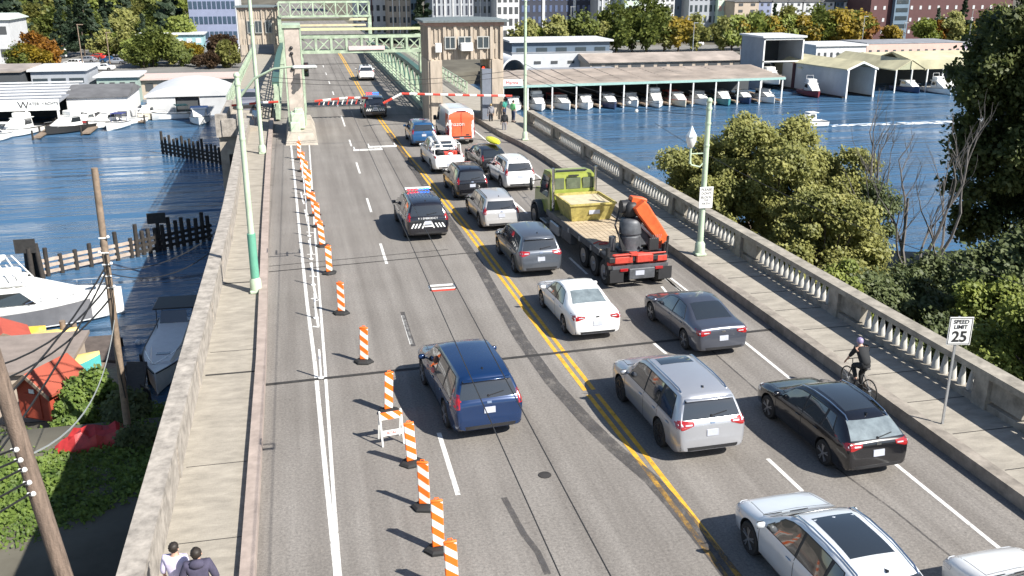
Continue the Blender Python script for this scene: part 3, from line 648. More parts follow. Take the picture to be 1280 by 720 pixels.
car('station_wagon', 'pearl white station wagon with tall tail lights and grey bumpers', 'car', 'suv', 8.92, 42.84, D(1.3), 4.73, 1.84, 1.56, 2.76, P_wagon, wr=.34, rails='black', clad=True, lights='tall')
car('suv', 'black compact car with roof rails behind the white pickup truck', 'car', 'suv', 8.72, 49.32, D(1.3), 4.60, 1.80, 1.68, 2.65, P_blk, wr=.35, rails='black', lights='tall')
car('suv', 'white crossover with black roof rails ahead of the crane truck cab', 'car', 'suv', 11.68, 50.91, D(3), 4.60, 1.80, 1.73, 2.64, P_wht, wr=.35, rails='black', lights='tall', clad=True)
dk, dbvh, dd = car('station_wagon', 'dark wagon with bicycles on its rear rack and a yellow boat on the roof', 'car', 'hatch', 11.30, 56.04, D(4), 4.70, 1.80, 1.50, 2.70, P_dk, wr=.33)
pk, pb, pd = car('pickup_truck', 'white pickup truck with a rack and loaded bed near the yellow line', 'pickup truck', 'pickup', 8.60, 56.6, D(2), 5.6, 1.98, 1.86, 3.35, P_wht, wr=.39, lights='tall')
car('suv', 'small blue car in front of the white pickup, left of the orange van', 'car', 'suv', 8.40, 66.2, D(0), 4.55, 1.80, 1.68, 2.65, P_blue, wr=.35, lights='tall', roofmat=None)
vn, vb, vd = car('delivery_van', 'white van with bright orange rear doors', 'van', 'van', 11.05, 66.4, D(1.5), 5.6, 2.03, 2.50, 3.5, P_wht, wr=.36)
g = MB(); decal(vb, [(-.97, .50), (0, .50), (.97, .50)], [(-.86, 2.36), (0, 2.36), (.86, 2.36)], 'y-', .01, 0, g, 8, 8); g.build('rear_door', P_van, vn, 40)
for s, ax in ((1, 'x+'), (-1, 'x-')):
    g = MB(); decal(vb, [(-2.74, .55), (-2.0, .55)], [(-2.66, 2.2), (-1.6, 2.2)], ax, .006, 0, g, 4, 6); g.build('side_stripe', P_van, vn, 40)
g = MB(); g.box((0, -2.79, 1.45), (.02, .02, 1.75)); g.box((.42, -2.79, .75), (.25, .04, .08)); g.build('door_seam', M_black, vn)
text('lettering', 'Amazon', .40, M_wht, vn, (-.45, -2.80, 1.52), (PI/2, 0, 0)).name = 'lettering'
vn.children[-1].data  # lettering kept plain
g = MB(); g.ribox((0, -2.72, 2.40), (.7, .05, .06), .02); g.build('brake_light', M_tail, vn)
car('suv', 'white car with a black roof box driving away on the drawbridge', 'car', 'suv', 7.75, 110.2, D(-1), 4.6, 1.82, 1.65, 2.7, P_wht, wr=.35, low=True, roofmat=M_black)
ex, eb, ed = car('suv', 'dark blue three-row car alone in the left lane with its driver window open', 'car', 'suv', 4.18, 22.6, D(4.5), 4.95, 1.94, 1.74, 2.86, P_navy, wr=.38, rails=None, lights='tall', spoiler=True)
car('suv', 'pale silver car with a long dark panoramic roof at the bottom edge', 'car', 'hatch', 9.56, 12.62, D(1.8), 4.75, 1.90, 1.60, 2.80, P_pale, wr=.36, sunroof=(.24, .52), rails='chrome', lights='wide')
car('sedan', 'white car showing only its bonnet in the bottom right corner', 'car', 'sedan', 12.62, 10.0, D(1.8), 4.65, 1.80, 1.45, 2.70, P_wht, wr=.32)
car('pickup_truck', 'grey pickup truck facing the camera on the left pavement beyond the streetlight poles', 'pickup truck', 'pickup', -4.2, 88.5, PI, 5.3, 1.9, 1.80, 3.2, paint('grey_truck', (.25, .25, .29), .3), wr=.38, low=True, z=.1)

# blue car: driver at the open window
def headshoulders(parent, loc, shirt, hair):
    p = thing('person', 'driver in a pink top leaning by the open window of the dark blue car', 'person', loc)
    b = MB(); b.lathe([(.10, .27), (.14, .30), (.15, .36), (.06, .42), (.055, .48)], n=12); b.ball((0, .02, .60), .105, 12, sq=(.9, 1, 1.2)); b.tube([(-.1, .05, .36), (-.24, .16, .34), (-.22, .34, .36)], [.05, .042, .032], 6)
    b.ball((0, .125, .59), .02, 5)
    b.build('body', M_skin, p, 50)
    c = MB(); c.lathe([(.12, .25), (.165, .29), (.17, .36), (.08, .43)], n=12); c.build('shirt', shirt, p, 50)
    h = MB(); h.ball((0, -.01, .64), .115, 10, sq=(.95, 1, 1)); h.build('hair', hair, p, 50)
    return p
# window opening: a dark recess, the figure sits just inside the sill
vv = ex.matrix_basis
hp = headshoulders(None, (3.25, 23.95, .72), mat('pink_shirt', (.55, .16, .14), .8), mat('auburn_hair', (.12, .05, .03), .7))

# pickup: rack and load
g = MB()
for y in (-2.2, -.9):
    for s in (-.82, .82): g.tube([(s, y, 1.15), (s*.95, y, 1.75)], .03, 6)
    g.tube([(-.78, y, 1.75), (.78, y, 1.75)], .03, 6)
for s in (-.78, .78): g.tube([(s, -2.3, 1.75), (s, -.7, 1.76)], .025, 6)
g.build('ladder_rack', M_white, pk, 50)
ld = thing('load', 'red and white gear piled in the bed of the white pickup', 'load', (8.68, 56.3, .85), D(2))
g = MB()
for i in range(9): g.ribox((rng.uniform(-.55, .55), rng.uniform(-.5, .6), .15+rng.uniform(0, .25)), (rng.uniform(.3, .6), rng.uniform(.3, .6), rng.uniform(.25, .4)), .04, rz=rng.uniform(0, 1), m=i % 3)
g.build('gear', [M_red, M_white, M_black], ld)
pp = MB(); pp.cyl((-.5, -.9, .62), (-.45, 2.2, 1.02), .09, n=12); tag(pp.build('roof_tube', M_white, None, 50, (8.66, 56.6, 1.05), D(2)), 'white tube lying over the white pickup cab', 'pipe')

# police cars
def police(X, Y, rz, label):
    pr, bv, d = car('police_car', label, 'police car', 'suv', X, Y, rz, 5.04, 2.0, 1.76, 3.02, paint('police_black', (.010, .010, .014), 0, .2), wr=.38, lights='tall', rimmat=M_darkrim, group='police cars with red and blue roof lights')
    rl = mat('flash_red', (.7, .02, .02), .3, emit=(1, .03, .05), es=2.2, var=0); bl = mat('flash_blue', (.02, .1, .8), .3, emit=(.03, .2, 1), es=2.2, var=0)
    g = MB(); g.ribox((0, .45, 1.84), (1.25, .30, .07), .02); g.build('light_bar', M_white, pr)
    g = MB()
    for x in (-.46, -.28, -.1): g.ribox((x, .28, 1.84), (.15, .04, .06), .01)
    g.build('red_lamp', rl, pr)
    g = MB()
    for x in (.46, .28, .1): g.ribox((x, .28, 1.84), (.15, .04, .06), .01)
    g.build('blue_lamp', bl, pr)
    g = MB()
    for k in range(7): g.box((-.48+.16*k, -.35, 1.782), (.03, 1.5, .02))
    g.build('roof_rib', paint('navy_rib', (.01, .02, .12), .3), pr)
    g = MB()
    for s in (-1, 1):
        for k in range(3):
            x0 = s*(.42+.15*k); decal(bv, [(x0, .66), (x0+s*.07, .66)], [(x0-s*.12, .86), (x0-s*.05, .86)], 'y-', .016, 0, g, 2, 3)
        decal(bv, [(s*.30, .64), (s*.24, .64)], [(s*.17, .92), (s*.10, .92)], 'y-', .016, 0, g, 2, 3)
    decal(bv, [(-.24, .70), (.24, .70)], [(-.21, .75), (.21, .75)], 'y-', .016, 0, g, 3, 1)
    g.build('chevron_marking', M_white, pr)
    h = bv.ray_cast(Vector((0, -8, 1.08)), Vector((0, 1, 0)))[0]
    text('lettering', '911 EMERGENCY', .12, M_white, pr, (0, h.y-.03, 1.08), (R(78), 0, 0))
    text('lettering', 'POLICE', .24, M_white, pr, (0, -1.75, 1.70), (R(22), 0, 0))
    return pr
police(5.3, 41.9, D(1.5), 'black police car with white rear chevrons, alone in the left lane')
police(6.23, 80.6, D(0), 'black police car with flashing roof lights stopped at the barrier')

# rack, bicycles and boat on the dark wagon
rk = MB(); rk.tube([(-.4, -2.35, .5), (-.4, -2.75, .55), (.4, -2.75, .55), (.4, -2.35, .5)], .02, 6)
for x in (-.3, .3): rk.tube([(x, -2.7, .55), (x, -2.72, 1.15)], .018, 5)
rk.build('bike_rack', M_black, dk)
# ---------------------------------------------------------------- flatbed crane truck
P_lime = mat('lime_cab', (.26, .30, .05), .4, var=.2, scale=2.5, coat=.5); P_yelb = mat('skip_yellow', (.36, .30, .09), .7, var=.5, scale=3.5); M_plank = mat('deck_planks', (.40, .32, .22), .85, var=.5, scale=2.5, stretch=(.4, 5, 1))
M_crane = mat('crane_grey', (.09, .095, .105), .5, .2, var=.4, scale=3); M_boom = mat('boom_orange', (.60, .10, .025), .45, var=.3, scale=3); M_outr = mat('crane_red', (.50, .055, .035), .5, var=.4, scale=4)
t = thing('crane_truck', 'lime green flatbed truck with an orange crane folded over its red rear', 'truck', (12.42, 32.5, 0), D(2.6))
def b(name, m, smooth=None, par=None):
    o = g.build(name, m, par or t, smooth); return o
g = MB(); g.ribox((0, 5.6, .82), (.95, 10.6, .30), .02); b('chassis', M_black)
g = MB(); g.box((0, 4.75, 1.14), (2.46, 6.9, .12)); 
for s in (-1, 1): g.box((s*1.24, 4.75, 1.15), (.05, 6.95, .26))
b('bed_frame', M_crane)
g = MB()
for k in range(11): g.box((-1.10+.22*k, 4.2, 1.215), (.20, 5.6, .05))
for k in range(3): g.box((0, 2.6+1.5*k, 1.246), (2.3, .06, .012))
b('plank_deck', M_plank)
# cab
g = MB(); prof = [(8.15, .95), (8.15, 2.1), (8.25, 2.82), (8.6, 2.92), (9.5, 2.86), (9.85, 2.15), (10.1, 1.85), (11.5, 1.62), (11.75, 1.4), (11.8, .85)]
wd = [1.12, 1.12, 1.02, .98, .98, 1.08, .95, .80, .75, .75]
L_ = [(-w_, y, z) for (y, z), w_ in zip(prof, wd)]; R_ = [(w_, y, z) for (y, z), w_ in zip(prof, wd)]
n = len(prof); g.add(L_+R_, [(i, i+1, n+i+1, n+i) for i in range(n-1)]+[(n-1, 0, n, 2*n-1), tuple(range(n))[::-1], tuple(range(n, 2*n))]); b('cab', P_lime, 30)
g = MB()
for x in (-.72, 0, .72): g.ribox((x, 8.17, 2.42), (.56 if x else .70, .05, .52), .02)
b('rear_window', mat('cab_glass', (.10, .12, .08), .08, var=.3, scale=3))
g = MB(); g.ribox((0, 8.5, 2.96), (1.5, .12, .06), .02); g.box((0, 8.16, 2.78), (.5, .03, .07)); b('roof_light_bar', M_black)
for s in (-1, 1):
    g = MB(); g.ext([(s*1.115, 8.5, 1.75), (s*1.115, 9.75, 1.75), (s*1.02, 9.45, 2.65), (s*1.02, 8.5, 2.65)], (s*.02, 0, 0)); b('side_window', M_glass)
    g = MB(); g.ribox((s*1.55, 9.75, 2.15), (.14, .14, .62), .04); g.tube([(s*1.05, 9.7, 2.35), (s*1.5, 9.75, 2.3)], .025, 5); g.tube([(s*1.05, 9.7, 1.95), (s*1.5, 9.75, 1.95)], .025, 5); b('wing_mirror', M_black, 50)
    g = MB(); g.lathe([(.72, s*.78), (.72, s*1.24), (.62, s*1.24), (.62, s*.78)], (0, 10.15, .55), 24, 0, 'X', False)
    g.f = [f for f in g.f if all(g.v[i][2] > .42 for i in f)]; g.m = [0]*len(g.f); b('front_fender', M_crane, 50)
    g = MB(); g.ribox((s*1.08, 7.2, .62), (.30, 1.3, .50), .05); b('fuel_tank', M_steel)
    g = MB(); g.ribox((s*1.08, 5.4, .75), (.34, 1.2, .5), .03); b('tool_box', M_crane)
    g = MB(); g.tube([(s*1.0, 8.0, 1.0), (s*1.02, 8.0, 3.2)], .07, 8); b('exhaust_stack', M_chrome, 50)
    g = MB(); g.ribox((s*1.12, 8.9, .55), (.22, 1.0, .08), .02); b('step', M_steel)
def twheel(x, y, r, wd, s):
    g = MB(); g.lathe([(r*.6, -wd/2), (r*.93, -wd/2), (r, -wd/2+.03), (r, wd/2-.03), (r*.93, wd/2), (r*.6, wd/2)], (x, y, r), 22, 0, 'X'); o = g.build('wheel', M_rubber, t, 40)
    g = MB(); g.lathe([(.10, s*wd*.5), (.12, s*(wd*.5-.02)), (.20, s*wd*.15), (r*.5, s*wd*.12), (r*.56, s*wd*.45), (r*.60, s*wd*.51)], (x, y, r), 18, 0, 'X'); g.cyl((x, y, r), (x+s*wd*.58, y, r), .09, n=10)
    g.build('rim', M_rim, o, 40)
for s in (-1, 1):
    twheel(s*1.12, 10.15, .53, .32, s)
    for y in (.75, 1.95, 3.15): twheel(s*.98, y, .51, .52, s)
    g = MB(); g.box((s*1.0, -.02, .55), (.55, .03, .5)); b('mud_flap', M_black)
# crane and tail
g = MB(); g.ribox((0, 1.0, 1.10), (2.45, 1.5, .22), .03); b('subframe', M_black)
g = MB(); g.ribox((-.62, .45, 1.08), (.80, .42, .32), .05); g.ribox((.22, .36, 1.12), (.70, .4, .34), .04); g.ribox((.98, .45, 1.06), (.46, .42, .30), .05); g.box((-.2, .3, 1.3), (.3, .2, .12)); g.tube([(-1.0, .22, 1.3), (1.1, .22, 1.3)], .03, 6); g.ribox((0, .55, .92), (2.45, .35, .16), .03); g.ribox((.95, .9, 1.5), (.35, .5, .4), .05); b('outrigger_beam', M_outr)
for s in (-1, 1):
    g = MB(); g.cyl((s*1.17, .55, .42), (s*1.17, .55, 1.55), .09, n=10); g.cyl((s*1.17, .55, .38), (s*1.17, .55, .43), .17, n=12); b('outrigger_leg', M_black, 50)
g = MB(); g.ribox((0, -.08, .62), (1.05, .10, .42), .02); g.box((0, .1, .85), (2.3, .1, .12)); b('rear_bumper', M_crane)
g = MB(); g.box((-.1, -.14, .66), (.36, .02, .18)); b('number_plate', M_plate)
for s in (-1, 1):
    g = MB(); g.ribox((s*.72, -.04, .78), (.34, .08, .12), .02); b('tail_light', M_tail)
g = MB(); g.lathe([(.50, 1.22), (.52, 1.32), (.44, 1.34), (.43, 1.82), (.39, 1.86), (.39, 1.92), (.45, 1.95), (.44, 2.38), (.36, 2.5), (.24, 2.55)], (-.05, 1.1, 0), 22); b('crane_column', M_crane, 40)
g = MB(); g.ribox((-.05, 1.25, 2.85), (.50, .75, .62), .10); g.cyl((-.42, 1.25, 2.95), (.32, 1.25, 2.95), .26, n=16); g.tube([(-.25, 1.0, 2.0), (-.1, 1.15, 2.7)], .09, 8); g.tube([(-.45, .9, 1.5), (-.62, 1.3, 2.2), (-.35, 1.5, 2.9)], .035, 6); b('crane_head', M_black, 50)
# boom: tapered box beam
def beam(p, q, w0, h0, w1, h1, side=Vector((0, 1, 0))):
    p, q = Vector(p), Vector(q); d = (q-p).normalized(); u_ = d.cross(side).normalized(); s_ = side
    ring = lambda c, w_, h_: [c+s_*a*w_/2+u_*bb*h_/2 for a, bb in ((-1, -.8), (-.8, -1), (.8, -1), (1, -.8), (1, .8), (.8, 1), (-.8, 1), (-1, .8))]
    g.loft([ring(p, w0, h0), ring(p+(q-p)*.12, w0, h0*1.15), ring(q-(q-p)*.15, w1, h1*1.1), ring(q, w1, h1)], True, 0, True)
for k in range(5):
    g = MB(); a_ = .35*k; g.tube([(-.5+.05*k, .7, 1.3), (-.62+.04*k, .9+.08*k, 1.9), (-.35+.06*k, 1.3, 2.5), (-.1+.1*k, 1.3, 3.0), (.25+.12*k, 1.1, 3.25-.25*k)], .022, 5); b('hydraulic_hose', M_black, 50)
g = MB(); g.tube([(-1.15, 2.2, 1.26), (-.9, 2.3, 1.3), (-.55, 2.1, 1.28), (-.7, 1.9, 1.3), (-1.0, 2.0, 1.28)], .03, 5); b('coiled_strap', M_red)
for s in (-1, 1):
    for y in (2.2, 3.6, 5.0): g = MB(); g.box((s*1.27, y, 1.10), (.04, .12, .2)); b('stake_pocket', M_steel)
g = MB(); beam((.12, .85, 3.12), (1.22, .75, 1.62), .42, .50, .36, .42); b('boom', M_boom, 30)
g = MB(); beam((-.05, 1.25, 3.2), (.5, 1.15, 3.05), .40, .30, .36, .4); b('boom_knuckle', M_boom, 30)
g = MB(); g.tube([(.1, .85, 2.45), (.85, .75, 1.7)], .07, 8, 0); g.tube([(.85, .75, 1.7), (1.1, .75, 1.45)], .045, 8); b('ram', M_steel, 50)
g = MB(); g.ribox((.62, .35, 1.62), (.42, .12, .5), .03); g.tube([(1.15, .3, .9), (1.22, .35, 1.9)], .05, 6); b('control_box', M_black)
g = MB(); g.ribox((.45, 1.2, 1.75), (.5, .6, .7), .06); g.ribox((.85, 1.35, 1.5), (.4, .4, .5), .04); g.cyl((-.75, 1.2, 1.25), (-.75, 1.2, 1.8), .14, n=12); b('hydraulic_pump', M_crane)
g = MB()
for k in range(5): g.tube([(.55+.08*k, .28, 1.85), (.55+.08*k, .22, 2.02)], .012, 4)
b('control_levers', M_steel)
tt = thing('skip_container', 'dull yellow steel skip with sloping ends on the truck bed behind the cab', 'container', t.location+Vector((-.26, 6.55, 1.25)), D(2.6))
g = MB()
A = [(-.88, -.75), (.88, -.75), (.88, .85), (-.88, .85)]; B_ = [(-1.05, -1.0), (1.05, -1.0), (1.05, 1.25), (-1.05, 1.25)]; C_ = [(-.98, -.93), (.98, -.93), (.98, 1.18), (-.98, 1.18)]
rings = [[(x, y, 0) for x, y in A], [(x, y, .78) for x, y in B_], [(x, y, .78) for x, y in C_], [(x*.98, y*.98, .6) for x, y in C_]]
g.loft(rings, True, 0, True); g.build('skip_body', P_yelb, tt)
g = MB()
for s, d in ((-1.05, 0), (1.05, 0)): g.box((s, .12, .78), (.07, 2.3, .08))
g.box((0, -1.0, .78), (2.1, .07, .08)); g.box((0, 1.25, .78), (2.1, .07, .08)); g.build('rim_bar', P_yelb, tt)
g = MB(); g.ribox((0, .1, .70), (1.9, 2.0, .10), .04); g.build('cover_sheet', mat('canvas', (.50, .42, .28), .9, var=.2), tt)
g = MB(); g.box((.1, -.90, .42), (.5, .02, .2)); g.build('label_plate', M_plate, tt)
ca = MB(); ca.ribox((0, 0, 0), (.9, .12, .08), .02); 
# yellow boat + bicycles of the dark wagon
g = MB(); rings = []
for i in range(13):
    s_ = i/12; w_ = .36*math.sin(PI*min(.98, max(.02, s_)))**.55; y = (s_-.5)*2.6; rings.append([(w_*math.cos(a), y, .16*w_/.36*math.sin(a)) for a in np.linspace(0, 2*PI, 12, endpoint=False)])
g.loft(rings, True, 0, True); kx = g.build('hull', mat('kayak_yellow', (.62, .62, .03), .35, var=.1), None, 50, (11.62, 57.0, 1.72), D(4)); kx.name = 'kayak'
tag(kx, 'short bright yellow boat on the roof of the dark wagon', 'kayak')
bicycle('bicycle hung on the rack behind the dark wagon, nearest its bumper', (11.42, 53.40, .52), D(86), M_blackish := mat('bike_dark', (.03, .03, .05), .4, var=0), .85)
bicycle('outer bicycle with purple frame on the rack of the dark wagon', (11.62, 53.18, .50), D(-88), mat('bike_purple', (.16, .12, .35), .4, var=0), .85)
# ---------------------------------------------------------------- people
def skin_mesh(J, E_, rad, name, m, parent, sub=1):
    me = bpy.data.meshes.new(name); me.from_pydata([J[k] for k in J], [(list(J).index(a), list(J).index(b_)) for a, b_ in E_], []); me.materials.append(m)
    o = link(name, me, parent); md = o.modifiers.new('s', 'SKIN'); md.use_smooth_shade = True
    for i, k in enumerate(J):
        r = rad[k]; me.skin_vertices[0].data[i].radius = (r, r) if not isinstance(r, tuple) else r
        me.skin_vertices[0].data[i].use_root = (i == 0)
    sb = o.modifiers.new('u', 'SUBSURF'); sb.levels = sub; sb.render_levels = sub
    bpy.context.view_layer.update(); bake(o); o.data.shade_smooth(); return o
STAND = dict(hipL=(-.09, 0, .92), hipR=(.09, 0, .92), kneeL=(-.10, .03, .50), kneeR=(.10, .03, .50), ankL=(-.10, -.02, .09), ankR=(.10, -.02, .09), toeL=(-.12, .14, .035), toeR=(.12, .14, .035),
    pel=(0, 0, .96), waist=(0, .0, 1.10), chest=(0, -.01, 1.32), neck=(0, .0, 1.46), head=(0, .02, 1.58), top=(0, .02, 1.69), shL=(-.18, 0, 1.40), shR=(.18, 0, 1.40), elL=(-.24, -.03, 1.13), elR=(.24, -.03, 1.13), wrL=(-.24, .06, .89), wrR=(.24, .06, .89))
RAD = dict(hipL=.09, hipR=.09, kneeL=.058, kneeR=.058, ankL=.04, ankR=.04, toeL=.035, toeR=.035, pel=(.13, .11), waist=(.125, .10), chest=(.155, .115), neck=.052, head=(.078, .09), top=(.05, .055), shL=.062, shR=.062, elL=.043, elR=.043, wrL=.028, wrR=.028)
def person(label, loc, rz, shirt, trousers, hair, pose=None, group=None, scale=1., hood=False, shoes=None, helmet=None, longhair=False, skin=None, hands=True):
    P = dict(STAND); P.update(pose or {}); V_ = {k: Vector(v) for k, v in P.items()}
    p = thing('person', label, 'person', loc, rz, group); p.scale = (scale,)*3
    edges = [('pel', 'waist'), ('waist', 'chest'), ('chest', 'neck'), ('neck', 'head'), ('head', 'top'), ('pel', 'hipL'), ('pel', 'hipR'), ('hipL', 'kneeL'), ('kneeL', 'ankL'), ('ankL', 'toeL'), ('hipR', 'kneeR'), ('kneeR', 'ankR'), ('ankR', 'toeR'),
             ('chest', 'shL'), ('shL', 'elL'), ('elL', 'wrL'), ('chest', 'shR'), ('shR', 'elR'), ('elR', 'wrR')]
    J = {k: V_[k] for k in ('pel', 'waist', 'chest', 'neck', 'head', 'top', 'hipL', 'kneeL', 'ankL', 'toeL', 'hipR', 'kneeR', 'ankR', 'toeR', 'shL', 'elL', 'wrL', 'shR', 'elR', 'wrR')}; r = dict(RAD)
    if hands:
        for s in 'LR':
            w_, e = V_['wr'+s], V_['el'+s]; d = (w_-e).normalized(); a = d.cross(Vector((0, 0, 1))); a = (a if a.length > .1 else Vector((1, 0, 0))).normalized()
            J['palm'+s] = w_+d*.055; r['palm'+s] = (.034, .02); edges.append(('wr'+s, 'palm'+s))
            for k, (off, ln) in enumerate(((-.026, .066), (-.009, .076), (.009, .070), (.025, .056))):
                b0 = w_+d*.085+a*off; t_ = b0+d*ln*.6+Vector((0, 0, -.010)); J[f'f{k}a{s}'] = b0; J[f'f{k}b{s}'] = t_; J[f'f{k}c{s}'] = t_+d*ln*.35+Vector((0, 0, -.018))
                for q in 'abc': r[f'f{k}{q}{s}'] = .009
                edges += [('palm'+s, f'f{k}a{s}'), (f'f{k}a{s}', f'f{k}b{s}'), (f'f{k}b{s}', f'f{k}c{s}')]
            tb = w_+d*.03-a*.03; J['ta'+s] = tb; J['tb'+s] = tb+d*.045-a*.02; r['ta'+s] = .012; r['tb'+s] = .009; edges += [('wr'+s, 'ta'+s), ('ta'+s, 'tb'+s)]
    skin_mesh(J, edges, r, 'body', skin or M_skin, p, 1)
    # face: nose, eyes, ears as clothing-free details on the head (children)
    H = V_['head']; f = Vector((0, 1, 0))
    if pose and 'look' in pose: f = Vector(pose['look']).normalized()
    sd_ = f.cross(Vector((0, 0, 1))).normalized(); up = sd_.cross(f)
    g = MB()
    for s in (-1, 1): g.ball(H+f*.088+sd_*s*.033+up*.01, .011, 6)
    g.build('eye', M_black, p, 50)
    g = MB(); g.loft([[H+f*.085+up*.02, H+f*.085+up*.02+sd_*.004, H+f*.09+up*.02], [H+f*.08-up*.03-sd_*.016, H+f*.08-up*.03+sd_*.016, H+f*.115-up*.028]], True, 0, True)
    for s in (-1, 1): g.ball(H+sd_*s*.082-f*.005, .022, 6)
    g.build('nose_and_ears', skin or M_skin, p, 50)
    g = MB(); g.tube([H+f*.088-up*.05-sd_*.022, H+f*.095-up*.052, H+f*.088-up*.05+sd_*.022], .006, 4); g.build('mouth', M_red, p)
    tr = {k: V_[k] for k in ('pel', 'waist', 'hipL', 'kneeL', 'ankL', 'hipR', 'kneeR', 'ankR')}
    tr['waist'] = V_['pel'].lerp(V_['waist'], .7); tr['ankL'] = V_['kneeL'].lerp(V_['ankL'], .93); tr['ankR'] = V_['kneeR'].lerp(V_['ankR'], .93)
    skin_mesh(tr, [('pel', 'waist'), ('pel', 'hipL'), ('hipL', 'kneeL'), ('kneeL', 'ankL'), ('pel', 'hipR'), ('hipR', 'kneeR'), ('kneeR', 'ankR')], dict(pel=(.15, .13), waist=(.14, .115), hipL=.108, hipR=.108, kneeL=.078, kneeR=.078, ankL=.062, ankR=.062), 'trousers', trousers, p)
    sh = {k: V_[k] for k in ('chest', 'waist', 'pel', 'neck', 'shL', 'elL', 'shR', 'elR', 'wrL', 'wrR')}; sh['pel'] = V_['pel']+Vector((0, 0, -.07)); sh['neck'] = V_['chest'].lerp(V_['neck'], .8); sl = .93 if hood else .35
    for s in 'LR': sh['wr'+s] = V_['el'+s].lerp(V_['wr'+s], sl)
    k_ = 1.22 if hood else 1.1
    skin_mesh(sh, [('chest', 'waist'), ('waist', 'pel'), ('chest', 'neck'), ('chest', 'shL'), ('shL', 'elL'), ('elL', 'wrL'), ('chest', 'shR'), ('shR', 'elR'), ('elR', 'wrR')],
              dict(chest=(.178*k_, .145*k_), waist=(.158*k_, .135*k_), pel=(.17*k_, .15*k_), neck=(.085, .08), shL=.084*k_, shR=.084*k_, elL=.058*k_, elR=.058*k_, wrL=.05*k_, wrR=.05*k_), 'jacket' if hood else 'shirt', shirt, p)
    if hood:
        g = MB(); N_ = V_['neck']; g.ball(N_-f*.075+Vector((0, 0, -.015)), .12, 10, sq=(1.15, .75, .72)); g.build('hood', shirt, p, 50)
    g = MB(); T = H+up*.035-f*.012; g.ball(T, .105, 14, sq=(.92, 1.02, 1.0)); g.v = [tuple(Vector(v)+up*.0) for v in g.v]
    g.v = [v if (Vector(v)-H).dot(f) < .03 or (Vector(v)-H).dot(up) > .045 else tuple(Vector(v)-f*((Vector(v)-H).dot(f)-.02)) for v in g.v]
    g.v = [tuple(Vector(v)*1.0+Vector((rng.uniform(-.006, .006) for _ in range(3)))) for v in g.v]
    if helmet: g.build('helmet', helmet, p, 60)
    else:
        if longhair: g.ball(H-f*.06-up*.10, .085, 10, sq=(1, .6, 1.3))
        g.build('hair', hair, p, 60)
    for s in 'LR':
        g = MB(); a, b_ = V_['ank'+s], V_['toe'+s]; d = (b_-a); d.z = 0; d.normalize()
        g.tube([a+Vector((0, 0, -.03))-d*.06, a+Vector((0, 0, -.045)), b_+Vector((0, 0, .008)), b_+d*.06], [.045, .052, .046, .028], 8); g.build('shoe', shoes or M_black, p, 50)
    return p
M_lil = mat('lilac_shirt', (.62, .56, .74), .8, var=.12, scale=6); M_hoodie = mat('slate_hoodie', (.055, .05, .085), .85, var=.2, scale=8); M_jean = mat('denim', (.03, .045, .09), .8, var=.2, scale=9)
M_dk = mat('dark_cloth', (.015, .016, .018), .85, var=.2); M_grn = mat('hi_vis_green', (.18, .55, .22), .7, var=.1); M_teal = mat('teal_cloth', (.04, .25, .20), .8, var=.1); M_wcl = mat('white_cloth', (.6, .6, .62), .8, var=.08); M_gcl = mat('grey_cloth', (.2, .2, .22), .8, var=.1)
person('person in a lilac white T-shirt walking away beside the left parapet', (at(217, 686, 1.64).x, at(217, 686, 1.64).y, .10), D(-10), M_lil, M_dk, M_hair, dict(kneeR=(.10, .16, .52), ankR=(.10, .16, .12), toeR=(.11, .32, .05), kneeL=(-.10, -.02, .50), ankL=(-.10, -.25, .12), toeL=(-.11, -.10, .04), look=(.25, 1, 0), wrL=(-.27, .12, .92)), scale=.97)
person('person in a slate hooded top walking away in the middle of the left pavement', (at(245, 693, 1.74).x, at(245, 693, 1.74).y, .10), D(5), M_hoodie, M_jean, M_hair, dict(kneeL=(-.10, .16, .52), ankL=(-.10, .16, .12), toeL=(-.11, .32, .05), kneeR=(.10, -.02, .50), ankR=(.10, -.25, .12), toeR=(.11, -.10, .04), elL=(-.29, -.05, 1.14), elR=(.29, -.05, 1.14), wrL=(-.27, .08, .92), wrR=(.27, .08, .92)), scale=1.03, hood=True)
# cyclist
bx, by = 15.17, 21.9
bicycle('bicycle ridden by the cyclist beside the right kerb', (bx, by, 0), D(3), M_black, 1.)
person('person in dark clothes and helmet cycling beside the right kerb', (bx, by, 0), D(3), M_dk, M_dk, M_hair,
       dict(pel=(0, -.22, 1.03), hipL=(-.10, -.20, 1.0), hipR=(.10, -.20, 1.0), waist=(0, -.14, 1.16), chest=(0, .03, 1.36), neck=(0, .12, 1.47), head=(0, .19, 1.57), top=(0, .21, 1.67), shL=(-.18, .08, 1.41), shR=(.18, .08, 1.41),
            elL=(-.25, .18, 1.20), elR=(.25, .18, 1.20), wrL=(-.26, .30, 1.03), wrR=(.26, .30, 1.03), kneeL=(-.12, .20, .88), ankL=(-.11, .0, .50), toeL=(-.11, .14, .44), kneeR=(.12, .14, .62), ankR=(.11, .0, .25), toeR=(.11, .13, .19)), helmet=mat('helmet_lilac', (.30, .25, .40), .3, var=0))
